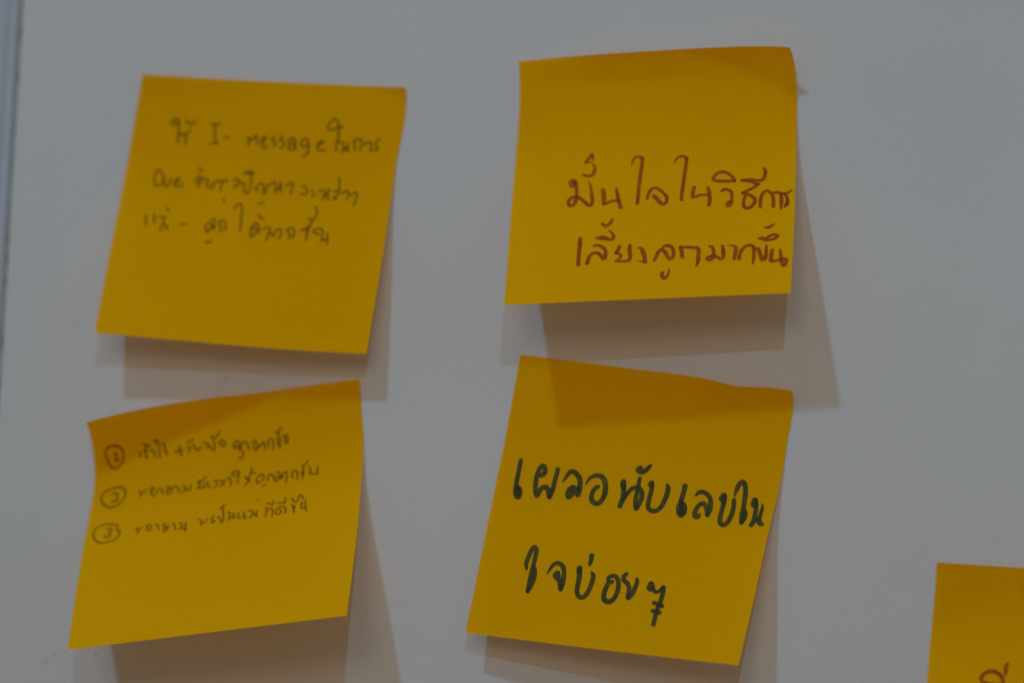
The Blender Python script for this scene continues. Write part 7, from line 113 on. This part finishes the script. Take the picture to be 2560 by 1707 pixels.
  ("handwritten_line", "14.19,33.39,0.23 15.01,34.29,0.23 15.04,35.75,0.23; 15.01,34.29,0.23 15.85,34.12,0.23 15.92,33.57,0.23; 17.58,34.33,0.23 17.32,33.38,0.23 18.16,33.21,0.23 18.70,34.21,0.23 18.42,35.41,0.23 17.64,34.88,0.23 17.46,33.94,0.23; 19.81,33.39,0.23 20.51,33.89,0.23 20.97,35.42,0.23; 22.01,34.55,0.23 22.07,33.85,0.23 22.49,33.55,0.23; 22.13,34.40,0.23 23.08,35.31,0.23 23.56,34.24,0.23; 23.49,34.49,0.23 23.18,36.24,0.23 22.52,36.65,0.23 22.27,35.69,0.23 23.08,35.31,0.23; 24.49,33.98,0.23 25.11,34.45,0.23 25.64,36.54,0.23; 26.49,34.19,0.23 27.25,34.68,0.23 27.24,35.94,0.23 26.60,36.55,0.23 27.55,36.18,0.23 28.33,36.87,0.23 28.60,37.48,0.23; 28.60,37.48,0.23 28.28,34.31,0.23; 31.76,34.00,0.23 32.52,34.49,0.23 32.78,35.70,0.23 32.63,36.30,0.23; 32.78,35.70,0.23 33.95,35.40,0.23; 33.64,34.43,0.23 34.42,34.47,0.23; 35.81,33.40,0.23 35.55,34.59,0.23 35.76,35.96,0.23 36.45,35.19,0.23; 37.11,33.98,0.23 37.73,34.61,0.23 37.98,35.72,0.23 38.58,36.18,0.23 38.76,35.14,0.23 38.49,32.99,0.23 38.22,31.08,0.23; 37.56,31.47,0.23 38.04,30.71,0.23 39.14,30.39,0.23; 39.66,32.84,0.23 40.27,33.28,0.23 40.40,34.70,0.23 40.17,35.91,0.23; 40.30,35.03,0.23 41.26,34.84,0.23 41.70,35.35,0.23; 41.33,33.36,0.23 41.65,35.26,0.23; 42.76,33.68,0.23 42.65,34.71,0.23 43.16,35.68,0.23 43.55,35.39,0.23; 44.29,33.58,0.23 44.26,34.80,0.23 44.58,35.92,0.23 45.05,34.93,0.23; 45.47,33.42,0.23 46.31,33.39,0.23 46.81,34.34,0.23 46.25,35.84,0.23; 46.10,35.73,0.23 46.99,34.72,0.23 47.76,35.57,0.23; 47.77,33.81,0.23 47.95,35.81,0.23; 47.64,29.93,0.23 47.86,30.16,0.23; 49.93,33.14,0.23 50.54,33.77,0.23 50.39,36.13,0.23; 50.48,34.63,0.23 51.08,33.55,0.23 51.95,33.85,0.23 52.32,34.96,0.23 52.16,36.45,0.23; 50.34,31.52,0.23 51.98,32.56,0.23; 51.98,32.56,0.23 52.28,31.26,0.23; 54.08,34.22,0.23 54.59,35.02,0.23 54.35,35.86,0.23 53.67,36.13,0.23 53.11,35.28,0.23 53.37,34.10,0.23 54.29,33.48,0.23 55.29,33.74,0.23 55.82,34.71,0.23 55.64,36.00,0.23; 53.20,32.18,0.23 54.47,32.27,0.23 55.44,32.52,0.23; 55.44,32.52,0.23 55.40,30.63,0.23; 57.35,33.24,0.23 57.85,34.36,0.23 58.12,36.35,0.23; 58.03,35.18,0.23 58.26,33.91,0.23; 57.19,31.32,0.23 57.84,32.38,0.23 58.69,32.61,0.23 58.95,31.48,0.23 59.37,30.55,0.23 59.80,30.78,0.23 60.34,31.90,0.23; 60.06,32.84,0.23 60.06,34.91,0.23; 60.10,34.97,0.23 61.11,35.09,0.23; 61.08,32.41,0.23 61.13,34.39,0.23 61.56,36.14,0.23"),
 ],
 4: [
  ("handwritten_line", "5.45,28.14,0.65 5.49,30.73,0.65 5.51,33.54,0.65 5.57,35.65,0.65 5.82,37.03,0.65 6.44,37.94,0.65 6.87,37.95,0.65 7.13,37.14,0.65 6.80,35.91,0.65 6.10,35.30,0.65; 6.14,35.86,0.65 6.45,36.95,0.65 6.66,37.62,0.65; 11.69,31.39,0.68 12.45,30.94,0.68 12.69,30.06,0.68 12.35,29.13,0.68 11.70,28.76,0.68 11.13,29.43,0.68 10.84,30.73,0.68 10.70,32.44,0.68 10.87,34.25,0.68 11.30,35.89,0.68 11.87,36.87,0.68 12.23,35.90,0.68 12.83,34.69,0.68 13.74,34.32,0.68 14.54,35.03,0.68 15.30,36.77,0.68; 15.33,36.91,0.68 15.70,35.44,0.68 15.85,32.88,0.68 15.99,29.20,0.68; 18.09,32.37,0.18 18.60,31.11,0.47 19.28,29.68,0.65 20.15,29.10,0.65 21.26,29.63,0.68 22.45,30.87,0.71 22.93,32.64,0.71 23.10,34.17,0.71 22.86,35.34,0.65 22.19,34.58,0.47; 22.18,33.87,0.76 21.11,33.52,0.76 20.35,34.26,0.76 20.16,35.56,0.76 20.57,36.14,0.76 21.21,35.27,0.76 21.13,34.58,0.76; 24.44,32.22,0.18 24.91,30.82,0.47 25.70,29.87,0.59 27.13,29.32,0.65 28.47,29.64,0.68 29.43,30.77,0.71 29.93,32.40,0.71 30.09,34.07,0.71 29.77,35.53,0.71 29.04,36.70,0.71 28.09,36.90,0.71 27.11,36.32,0.71 26.67,35.25,0.68 26.78,33.82,0.65 27.32,32.75,0.62 27.86,32.33,0.56; 34.42,30.08,0.76 34.40,30.93,0.76 34.66,31.46,0.76; 34.61,30.62,0.71 34.95,32.13,0.71 35.21,33.94,0.71 35.11,35.37,0.71 34.92,36.75,0.71; 35.46,35.04,0.47 36.08,33.40,0.53 36.65,32.20,0.59 37.46,31.42,0.59 38.38,31.16,0.62 39.49,31.69,0.65 40.05,32.61,0.68 40.22,34.01,0.71 39.91,35.47,0.71 39.51,36.80,0.65; 38.55,28.64,0.53 38.63,30.39,0.62 38.66,32.37,0.65 38.71,34.49,0.65 39.02,35.87,0.68 39.40,36.81,0.68; 38.06,25.90,0.71 37.69,26.44,0.76 38.41,26.84,0.76 39.21,26.67,0.71 40.02,25.86,0.65 40.78,24.72,0.41; 42.05,29.38,0.71 41.81,29.84,0.71 42.27,30.34,0.71; 42.25,29.92,0.68 42.41,31.59,0.68 42.30,33.59,0.68 42.37,35.43,0.68 42.82,36.51,0.68 43.89,36.93,0.68 45.09,36.62,0.68 45.96,35.50,0.68 46.51,33.57,0.68 46.82,31.54,0.68 46.71,30.28,0.68 46.24,29.29,0.35; 51.06,28.91,0.71 51.08,30.82,0.71 50.91,33.13,0.71 50.81,34.86,0.71 51.15,36.37,0.71 51.76,36.90,0.71 52.32,36.22,0.71 52.35,34.99,0.71 51.97,34.06,0.71 51.20,33.79,0.71; 51.26,34.06,0.65 51.68,35.27,0.65 51.79,36.39,0.65; 54.49,30.80,0.29 55.08,29.79,0.53 56.13,29.41,0.62 57.33,29.68,0.65 58.39,30.61,0.68 58.84,31.97,0.71 59.09,33.67,0.71 58.75,35.26,0.68; 58.75,35.26,0.68 58.09,33.57,0.68 57.28,32.50,0.65 56.46,32.64,0.65 55.60,33.83,0.65 55.26,35.36,0.68 55.50,36.39,0.71 56.30,36.27,0.71 56.51,35.64,0.41; 61.86,29.29,0.79 61.51,30.19,0.79 62.05,30.71,0.79; 62.16,29.69,0.68 62.34,31.41,0.68 62.29,33.59,0.68 62.30,35.78,0.68 62.65,37.06,0.68 63.45,37.57,0.68 64.31,37.06,0.68 64.95,35.55,0.68 65.21,33.64,0.68 65.12,31.76,0.68 64.83,30.48,0.62; 64.82,29.84,0.18 64.77,29.05,0.18; 64.79,28.83,0.35 64.97,27.18,0.62 65.36,25.81,0.65 65.94,25.31,0.68 66.76,25.93,0.68 67.27,27.30,0.68 67.58,29.27,0.68 67.86,31.98,0.68 67.94,34.14,0.71 68.23,36.51,0.65; 68.31,36.36,0.65 68.74,35.22,0.65 68.75,33.91,0.65 68.39,33.37,0.65; 70.35,29.91,0.76 70.20,30.86,0.76 70.62,31.38,0.76; 70.67,30.08,0.68 71.19,32.03,0.68 71.38,34.03,0.68 71.36,35.77,0.68 71.00,36.77,0.68; 71.29,36.07,0.47 72.03,35.68,0.29 72.60,35.16,0.35; 72.60,30.68,0.24 72.86,32.08,0.50 72.78,33.53,0.59 72.76,35.13,0.65 73.12,36.10,0.65 73.61,36.19,0.71"),
  ("handwritten_line", "13.21,57.04,0.35 12.87,55.74,0.59 12.99,53.96,0.65 13.41,52.14,0.65 14.05,50.91,0.68 14.81,51.56,0.68 14.90,53.52,0.65 14.85,56.08,0.65 14.75,58.84,0.65 14.82,62.85,0.65; 14.83,62.91,0.65 15.44,61.11,0.68 15.76,58.91,0.68 15.49,56.98,0.62 15.17,56.14,0.47; 19.09,57.61,0.18 19.81,55.84,0.47 20.56,54.70,0.62 21.68,54.32,0.65 22.80,54.91,0.68 23.51,56.16,0.68 23.80,57.69,0.68 23.93,59.64,0.68 23.68,61.25,0.65; 23.68,61.25,0.65 23.05,59.56,0.68 22.59,58.54,0.68 21.76,58.19,0.71 21.41,57.51,0.68 21.95,56.99,0.65 22.40,57.68,0.53; 27.63,54.94,0.79 27.63,55.83,0.79; 27.71,55.22,0.68 28.06,57.55,0.68 28.09,59.51,0.68 28.31,61.45,0.68 29.05,62.54,0.68 30.09,62.70,0.68 30.96,61.71,0.68 31.60,59.66,0.68 31.82,57.46,0.68 31.72,56.39,0.59 30.99,55.49,0.24; 30.17,51.19,0.71 30.26,52.53,0.68 30.14,53.83,0.35; 36.01,57.14,0.59 36.06,56.44,0.59 37.30,55.80,0.62 38.43,56.45,0.65 39.05,57.95,0.68 39.19,59.91,0.68 38.65,61.95,0.68 37.49,62.98,0.71 36.23,62.64,0.71 35.74,61.32,0.68 35.89,59.33,0.68 36.37,57.89,0.65 37.17,57.49,0.59; 40.58,55.00,0.59 40.04,55.66,0.62 40.25,56.62,0.65 41.42,57.47,0.65 42.19,58.76,0.68 42.29,60.13,0.68 42.41,61.10,0.68; 42.53,61.18,0.68 43.35,60.00,0.68 43.74,58.17,0.65 43.92,56.56,0.59 43.48,55.63,0.24; 47.76,56.76,0.73 47.52,57.88,0.73 48.08,58.20,0.73 48.21,57.19,0.73 47.86,56.75,0.73; 48.38,57.77,0.53 49.59,58.79,0.53 50.46,58.27,0.53 51.22,57.26,0.53; 51.28,57.26,0.65 51.48,58.92,0.65 51.33,61.33,0.65 50.94,63.57,0.65 50.85,65.77,0.65 50.87,67.55,0.65; 49.65,61.76,0.59 50.88,61.99,0.59 52.04,62.32,0.59; 49.78,63.93,0.59 50.79,64.19,0.59 51.73,64.16,0.59"),
 ],
 5: [
  ("handwritten_line", "21.02,25.68,0.34 20.58,26.51,0.53 20.51,27.36,0.56 20.63,28.06,0.56 20.40,29.16,0.22; 20.15,31.49,0.56 19.99,30.36,0.56 19.36,29.20,0.56 18.35,28.41,0.56 16.98,28.11,0.56 15.65,28.44,0.56 14.56,29.35,0.56 14.26,30.30,0.56 14.62,31.06,0.56 15.74,31.56,0.56 17.60,31.80,0.56 19.97,31.79,0.56"),
 ],
}
BOARD_PEN_MARKS = "-126.80,-87.64,0.34 -127.00,-88.48,0.34 -127.22,-89.25,0.34; -124.88,-86.63,0.28 -124.15,-86.62,0.28; -123.59,-86.26,0.22 -123.12,-86.73,0.22; -122.66,-85.89,0.25 -121.71,-85.73,0.25; -112.92,-85.98,0.28 -112.51,-86.73,0.28; -111.67,-87.34,0.20 -110.83,-88.09,0.20; -110.01,-90.91,0.17 -109.82,-91.60,0.17; -79.36,-9.82,0.20 -79.91,-11.19,0.20; -80.55,-12.48,0.20 -80.93,-13.55,0.20"
BOARD_SMEARS = "-123.20,10.74,0.56 -124.39,8.14,0.56 -123.76,5.09,0.56 -122.08,3.36,0.56; -123.28,12.22,0.45 -120.81,12.39,0.45 -118.10,12.22,0.45; -125.57,1.40,0.34 -125.29,1.19,0.34"


# ---------------------------------------------------------------- helpers


def tag(o, label=None, cat=None, group=None, kind=None):
    if label:
        o["label"] = label
    if cat:
        o["category"] = cat
    if group:
        o["group"] = group
    if kind:
        o["kind"] = kind
    return o


def link(name, verts, faces, mat, parent=None, smooth=True):
    me = bpy.data.meshes.new(name)
    me.from_pydata([tuple(map(float, v)) for v in verts], [], [tuple(map(int, f)) for f in faces])
    me.update()
    if smooth:
        me.polygons.foreach_set("use_smooth", [True] * len(me.polygons))
    me.materials.append(mat)
    o = bpy.data.objects.new(name, me)
    COL.objects.link(o)
    if parent:
        o.parent = parent
    return o


def new_mat(name):
    mt = bpy.data.materials.new(name)
    mt.use_nodes = True
    nt = mt.node_tree
    nt.nodes.clear()
    out = nt.nodes.new("ShaderNodeOutputMaterial")
    return mt, nt, out


def node(nt, kind, **vals):
    n = nt.nodes.new(kind)
    for k, v in vals.items():
        if k in n.inputs:
            n.inputs[k].default_value = v
        else:
            setattr(n, k, v)
    return n


def noise(nt, scale, detail=4, rough=0.6, stretch=None):
    tc = nt.nodes.new("ShaderNodeTexCoord")
    src = tc.outputs["Object"]
    if stretch:
        mp = nt.nodes.new("ShaderNodeMapping")
        mp.inputs["Scale"].default_value = stretch
        nt.links.new(src, mp.inputs["Vector"])
        src = mp.outputs[0]
    n = node(nt, "ShaderNodeTexNoise", Scale=scale, Detail=detail, Roughness=rough)
    nt.links.new(src, n.inputs["Vector"])
    return n.outputs["Fac"]


def value_range(nt, fac, lo, hi, a=0.3, b=0.7):
    mr = nt.nodes.new("ShaderNodeMapRange")
    mr.inputs[1].default_value = a
    mr.inputs[2].default_value = b
    mr.inputs[3].default_value = lo
    mr.inputs[4].default_value = hi
    nt.links.new(fac, mr.inputs[0])
    return mr.outputs[0]


def math_node(nt, op, x, y):
    n = nt.nodes.new("ShaderNodeMath")
    n.operation = op
    for i, v in enumerate((x, y)):
        if isinstance(v, (int, float)):
            n.inputs[i].default_value = v
        else:
            nt.links.new(v, n.inputs[i])
    return n.outputs[0]


def scaled_color(nt, col, fac):
    n = nt.nodes.new("ShaderNodeVectorMath")
    n.operation = 'SCALE'
    n.inputs[0].default_value = col
    nt.links.new(fac, n.inputs["Scale"])
    return n.outputs[0]


def bump(nt, fac, strength, dist):
    b = node(nt, "ShaderNodeBump", Strength=strength, Distance=dist)
    nt.links.new(fac, b.inputs["Height"])
    return b.outputs[0]


# ---------------------------------------------------------------- materials


def paper_material():
    mt, nt, out = new_mat("orange_yellow_paper")
    fine = noise(nt, 1500, 3, 0.7)
    fibre = noise(nt, 420, 4, 0.65, (1, 1, 3))
    cloud = noise(nt, 28, 3, 0.5)
    v = math_node(nt, 'MULTIPLY', value_range(nt, fine, 0.955, 1.045), value_range(nt, fibre, 0.982, 1.018))
    v = math_node(nt, 'MULTIPLY', v, value_range(nt, cloud, 0.985, 1.015))
    nrm = bump(nt, math_node(nt, 'ADD', fibre, fine), 0.10, 0.0003)
    front = node(nt, "ShaderNodeBsdfDiffuse")
    nt.links.new(scaled_color(nt, (0.655, 0.362, 0.0015), v), front.inputs["Color"])
    nt.links.new(nrm, front.inputs["Normal"])
    back = node(nt, "ShaderNodeBsdfTranslucent")
    nt.links.new(scaled_color(nt, (0.37, 0.142, 0.002), v), back.inputs["Color"])
    add = nt.nodes.new("ShaderNodeAddShader")
    nt.links.new(front.outputs[0], add.inputs[0])
    nt.links.new(back.outputs[0], add.inputs[1])
    nt.links.new(add.outputs[0], out.inputs["Surface"])
    return mt


def ink_material(name, col, dark, tint, mottle=1.0):
    """ink = how much ink lies there (edges thin, overlaps thick)."""
    mt, nt, out = new_mat(name)
    at = nt.nodes.new("ShaderNodeAttribute")
    at.attribute_name = "ink"
    streak = value_range(nt, noise(nt, 900, 3, 0.6), -0.22 * mottle, 0.22 * mottle)
    pool = value_range(nt, noise(nt, 160, 2, 0.5), -0.16 * mottle, 0.16 * mottle)
    f = math_node(nt, 'ADD', math_node(nt, 'ADD', at.outputs["Fac"], streak), pool)
    cr = nt.nodes.new("ShaderNodeValToRGB")
    e = cr.color_ramp.elements
    e[0].position = 0.0
    e[0].color = (*tint, 1)
    e[1].position = 1.0
    e[1].color = (*dark, 1)
    mid = cr.color_ramp.elements.new(0.42)
    mid.color = (*col, 1)
    nt.links.new(f, cr.inputs[0])
    d = nt.nodes.new("ShaderNodeBsdfDiffuse")
    nt.links.new(cr.outputs[0], d.inputs["Color"])
    nt.links.new(d.outputs[0], out.inputs["Surface"])
    return mt


def plain_material(name, col, rough, spec=0.3, var=0.02, scale=60, bmp=0.0, bscale=600):
    mt, nt, out = new_mat(name)
    p = nt.nodes.new("ShaderNodeBsdfPrincipled")
    v = math_node(nt, 'MULTIPLY', value_range(nt, noise(nt, scale, 4, 0.55), 1 - var, 1 + var),
                  value_range(nt, noise(nt, 900, 3, 0.7), 0.975, 1.025))
    nt.links.new(scaled_color(nt, col, v), p.inputs["Base Color"])
    p.inputs["Roughness"].default_value = rough
    p.inputs["Specular IOR Level"].default_value = spec
    if bmp:
        nt.links.new(bump(nt, noise(nt, bscale, 3, 0.5), bmp, 0.0002), p.inputs["Normal"])
    nt.links.new(p.outputs[0], out.inputs["Surface"])
    return mt


M_PAPER = paper_material()
M_RED = ink_material("brownish_red_marker", (0.375, 0.086, 0.012), (0.22, 0.036, 0.010), (0.50, 0.17, 0.008))
M_BLACK = ink_material("black_marker", (0.088, 0.080, 0.027), (0.032, 0.034, 0.024), (0.15, 0.115, 0.016))
M_PEN = ink_material("dark_pen_ink", (0.215, 0.092, 0.008), (0.13, 0.054, 0.008), (0.29, 0.130, 0.005), 0.3)
M_BOARD = plain_material("white_board_coating", (0.62, 0.62, 0.62), 0.5, 0.15, 0.028, 11, 0.06)
M_FRAME = plain_material("pale_grey_frame", (0.44, 0.49, 0.56), 0.45, 0.3, 0.03, 40)
M_GAP = plain_material("dark_seal", (0.34, 0.36, 0.365), 0.7, 0.1, 0.12, 250)
M_GRIME = plain_material("grime", (0.20, 0.195, 0.185), 0.9, 0.05, 0.2, 400)
M_MARK = plain_material("faded_pen_mark", (0.50, 0.50, 0.495), 0.7, 0.1, 0.2, 700)
M_SMEAR = plain_material("rubbed_out_mark", (0.600, 0.596, 0.586), 0.6, 0.1, 0.03, 200)

# ---------------------------------------------------------------- whiteboard (the surface everything is stuck on)
X0 = -0.1447           # right lip of the frame / left end of the panel
board = bpy.data.objects.new("whiteboard", None)
board.location = (0, 0.02, -0.6)
COL.objects.link(board)
tag(board, "white board panel with a grey left frame, behind all the yellow notes", "whiteboard", kind="structure")


def on_board(o):
    o.parent = board
    o.matrix_parent_inverse = Matrix.Translation(board.location).inverted()
    return o


def box(name, x0, x1, y0, y1, z0, z1, mat):
    v = [(x, y, z) for x in (x0, x1) for y in (y0, y1) for z in (z0, z1)]
    f = [(0, 1, 3, 2), (4, 6, 7, 5), (0, 4, 5, 1), (2, 3, 7, 6), (0, 2, 6, 4), (1, 5, 7, 3)]
    return on_board(link(name, v, f, mat, smooth=False))


box("panel", X0, 1.25, 0.0, 0.012, -0.6, 0.6, M_BOARD)
box("seal", X0 - 0.0013, X0 - 0.00005, 0.0004, 0.012, -0.6, 0.6, M_GAP)


def extrude(name, prof, z0, z1, mat):
    n = len(prof)
    v = [(x, y, z) for z in (z0, z1) for x, y in prof]
    f = [(i, (i + 1) % n, n + (i + 1) % n, n + i) for i in range(n)]
    f += [tuple(range(n))[::-1], tuple(range(n, 2 * n))]
    return on_board(link(name, v, f, mat, smooth=False))


b = X0 - 0.00135
prof = [(b, 0.014), (b, 0.0003), (b - 0.0002, -0.0001), (b - 0.0004, -0.0002), (b - 0.0019, -0.0003), (b - 0.0023, -0.00033),
        (b - 0.0032, -0.0010), (b - 0.0036, -0.0012), (b - 0.0055, -0.0012),
        (b - 0.014, -0.0015), (b - 0.022, -0.0012), (b - 0.0235, 0.0005), (b - 0.0235, 0.014)]
extrude("frame", prof, -0.6, 0.6, M_FRAME)


def lump(cx, cz, rx, rz, h, y, seed):
    rs = np.random.RandomState(seed)
    vs_, fs = [(cx, y - h, cz)], []
    n = 10
    for k in range(n):
        a = 2 * math.pi * k / n
        r = 0.8 + 0.4 * rs.rand()
        vs_.append((cx + rx * r * math.cos(a), y, cz + rz * r * math.sin(a)))
    for k in range(n):
        fs.append((0, 1 + k, 1 + (k + 1) % n))
    return vs_, fs


gv, gf = [], []
for k, (z, rx, rz) in enumerate([(0.0289, .0006, .0012), (0.0233, .0004, .0022), (0.0168, .0007, .0009), (0.075, .0004, .003),
                                 (0.088, .0004, .002), (0.0, .0004, .003), (-.012, .0004, .002)]):
    v, f = lump(X0 - 0.0004, z, rx * 0.8, rz * 0.8, 0.0004, 0.00035, k)
    gf += [tuple(i + len(gv) for i in t) for t in f]
    gv += v
on_board(link("grime", gv, gf, M_GRIME))

# ---------------------------------------------------------------- strokes -> one clean ink mesh


def parse(text):
    return [np.array([[float(x) for x in p.split(",")] for p in st.split()]) for st in text.split("; ")]


def smooth_path(p, step):
    if len(p) == 1:
        return p
    d = np.r_[0, np.cumsum(np.hypot(*np.diff(p[:, :2], axis=0).T) + 1e-6)]
    n = max(2, int(d[-1] / step) + 1)
    t = np.linspace(0, d[-1], n)
    if len(p) == 2:
        return np.stack([np.interp(t, d, p[:, k]) for k in range(3)], 1)
    # centripetal-like cubic Hermite
    mt = np.zeros_like(p)
    mt[1:-1] = (p[2:] - p[:-2]) / (d[2:] - d[:-2])[:, None]
    mt[0] = (p[1] - p[0]) / (d[1] - d[0])
    mt[-1] = (p[-1] - p[-2]) / (d[-1] - d[-2])
    k = np.clip(np.searchsorted(d, t) - 1, 0, len(p) - 2)
    h = (d[k + 1] - d[k])
    x = ((t - d[k]) / h)[:, None]
    h = h[:, None]
    return ((2 * x**3 - 3 * x**2 + 1) * p[k] + (x**3 - 2 * x**2 + x) * h * mt[k]
            + (-2 * x**3 + 3 * x**2) * p[k + 1] + (x**3 - x**2) * h * mt[k + 1])


def ink_field(strokes, cell, wobble=0.0, seed=0):
    """signed ink field (mm) and ink depth on a regular grid over paper coordinates."""
    rs = np.random.RandomState(seed)
    allp = np.concatenate(strokes)
    r = allp[:, 2].max() + 3 * cell
    lo = allp[:, :2].min(0) - r
    hi = allp[:, :2].max(0) + r
    nx, ny = [int(v) for v in np.ceil((hi - lo) / cell) + 1]
    F = np.full((ny, nx), -1.0)
    cover = np.zeros((ny, nx))
    for st in strokes:
        pp = smooth_path(st, cell * 0.8)
        rad = pp[:, 2] * (1 + wobble * np.interp(np.arange(len(pp)), np.linspace(0, len(pp), 9), rs.randn(9)))
        G = np.full((ny, nx), -1.0)
        # split along its length so that a stroke crossing itself counts twice
        run = np.zeros((ny, nx))
        hit_at = np.full((ny, nx), -1e9)
        s = np.r_[0, np.cumsum(np.hypot(*np.diff(pp[:, :2], axis=0).T))]
        for (x, y, _), rr, ss in zip(pp, rad, s):
            w = rr + 2 * cell
            i0, i1 = max(0, int((x - w - lo[0]) / cell)), min(nx, int((x + w - lo[0]) / cell) + 2)
            j0, j1 = max(0, int((y - w - lo[1]) / cell)), min(ny, int((y + w - lo[1]) / cell) + 2)
            X = lo[0] + np.arange(i0, i1) * cell - x
            Y = lo[1] + np.arange(j0, j1) * cell - y
            v = rr - np.hypot(X[None, :], Y[:, None])
            g = G[j0:j1, i0:i1]
            np.maximum(g, v, out=g)
            ins = v > 0
            ha = hit_at[j0:j1, i0:i1]
            fresh = ins & (ss - ha > 3.2 * rr)
            run[j0:j1, i0:i1] += fresh
            ha[ins] = ss
        F = np.maximum(F, G)
        cover += run
    return lo, F, cover


def ink_mesh(name, strokes, cell, place, mat, parent, soft=0.10, seed=0, wobble=0.04):
    lo, F, cover = ink_field(strokes, cell, wobble, seed)
    ny, nx = F.shape
    verts, vid, ink = [], {}, []

    def depth_at(f, cv):
        return min(f / soft, 1.0) * 0.42 + 0.34 * min(max(cv - 1, 0), 1.5)

    def corner(j, i):
        key = (j, i, 0)
        if key not in vid:
            vid[key] = len(verts)
            verts.append((lo[0] + i * cell, lo[1] + j * cell))
            ink.append(depth_at(F[j, i], cover[j, i]))
        return vid[key]

    def edge(a, b_):
        (j0, i0), (j1, i1) = min(a, b_), max(a, b_)
        key = (j0, i0, 1 if j1 > j0 else 2)
        if key not in vid:
            t = F[j0, i0] / (F[j0, i0] - F[j1, i1])
            t = min(max(t, 0.02), 0.98)
            vid[key] = len(verts)
            verts.append((lo[0] + (i0 + t * (i1 - i0)) * cell, lo[1] + (j0 + t * (j1 - j0)) * cell))
            ink.append(0.02)
        return vid[key]

    faces = []
    ins = F > 0
    cells = np.argwhere(ins[:-1, :-1] | ins[1:, :-1] | ins[:-1, 1:] | ins[1:, 1:])
    for j, i in cells:
        ring = [(j, i), (j, i + 1), (j + 1, i + 1), (j + 1, i)]
        state = [ins[p] for p in ring]
        if all(state):
            faces.append([corner(*p) for p in ring])
            continue
        if state in ([True, False, True, False], [False, True, False, True]):
            for k in range(4):
                if state[k]:
                    faces.append([corner(*ring[k]), edge(ring[k], ring[(k + 1) % 4]), edge(ring[k], ring[k - 1])])
            continue
        poly = []
        for k in range(4):
            a, c = ring[k], ring[(k + 1) % 4]
            if state[k]:
                poly.append(corner(*a))
            if state[k] != state[(k + 1) % 4]:
                poly.append(edge(a, c))
        if len(poly) >= 3:
            faces.append(poly)
    pts = place(np.array(verts))
    o = link(name, pts, faces, mat, parent)
    at = o.data.attributes.new("ink", 'FLOAT', 'POINT')
    at.data.foreach_set("value", np.array(ink, dtype=np.float32))
    return o


# pen leftovers on the board itself


def on_panel(v):
    return np.stack([v[:, 0] / 1000, np.full(len(v), -0.00005), v[:, 1] / 1000], 1)


for st in parse(BOARD_PEN_MARKS):
    on_board(ink_mesh("pen_mark", [st], 0.12, on_panel, M_MARK, None))
for st in parse(BOARD_SMEARS):
    on_board(ink_mesh("rubbed_mark", [st], 0.15, on_panel, M_SMEAR, None))

# ---------------------------------------------------------------- sticky notes
NS, NU = 25, 33


def sheet_sampler(text):
    G = np.array([[float(x) for x in p.split(",")] for p in text.split()]).reshape(NU, NS, 3) / 1000
    P = np.concatenate([2 * G[:1] - G[1:2], G, 2 * G[-1:] - G[-2:-1]], 0)
    P = np.concatenate([2 * P[:, :1] - P[:, 1:2], P, 2 * P[:, -1:] - P[:, -2:-1]], 1)

    def w(x, n):
        i = np.clip(np.floor(x).astype(int), 0, n - 2)
        t = x - i
        return i, [-.5 * t + t * t - .5 * t**3, 1 - 2.5 * t * t + 1.5 * t**3,
                   .5 * t + 2 * t * t - 1.5 * t**3, -.5 * t * t + .5 * t**3]

    def f(s, u):            # paper millimetres from the top left corner -> metres in the room
        si = np.clip(s / 76, 0, 1) * (NS - 1)
        ui = np.clip(u / 76, 0, 1)**(1 / 1.25) * (NU - 1)
        i, wi = w(ui, NU)
        j, wj = w(si, NS)
        o = 0
        for a in range(4):
            for c in range(4):
                o = o + (wi[a] * wj[c])[..., None] * P[i + a, j + c]
        return o
    return f


NOTES = {
    1: ("yellow note with three lines of small thin pen writing, hung above the numbered note", M_PEN, 0.085),
    2: ("yellow note with two lines of brownish red marker writing and a curled top right corner", M_RED, 0.085),
    3: ("yellow note with a list of three circled numbers in thin pen", M_PEN, 0.085),
    4: ("yellow note with two lines of bold black marker writing", M_BLACK, 0.095),
    5: ("yellow note cut off by the picture's lower right corner, only its first red letter showing", M_RED, 0.095),
}
for k, (label, ink, cell) in NOTES.items():
    f = sheet_sampler(NOTE_SHEETS[k])
    n = 97
    uu = np.linspace(0, 1, n)**1.2 * 76
    sv = np.linspace(0, 76, n)
    S, U = np.meshgrid(sv, uu)
    P = f(S.ravel(), U.ravel())
    base = P[n // 2].copy()          # middle of the glued top edge
    root = bpy.data.objects.new("sticky_note", None)
    root.location = base
    root.empty_display_size = 0.01
    COL.objects.link(root)
    tag(root, label, "sticky note", "yellow sticky notes on the whiteboard")
    faces = [(r * n + c, (r + 1) * n + c, (r + 1) * n + c + 1, r * n + c + 1) for r in range(n - 1) for c in range(n - 1)]
    link("paper", P - base, faces, M_PAPER, root)

    def place(v, f=f, base=base):
        e = 0.05
        p0 = f(v[:, 0], v[:, 1])
        ds = f(v[:, 0] + e, v[:, 1]) - f(v[:, 0] - e, v[:, 1])
        du = f(v[:, 0], v[:, 1] + e) - f(v[:, 0], v[:, 1] - e)
        nr = np.cross(ds, du)
        nr /= np.linalg.norm(nr, axis=1)[:, None] + 1e-20
        nr *= np.where(nr[:, 1:2] > 0, -1, 1)
        return p0 + nr * 0.00004 - base

    for q, (pname, text) in enumerate(NOTE_WRITING[k]):
        ink_mesh(pname, parse(text), cell, place, ink, root, seed=10 * k + q)
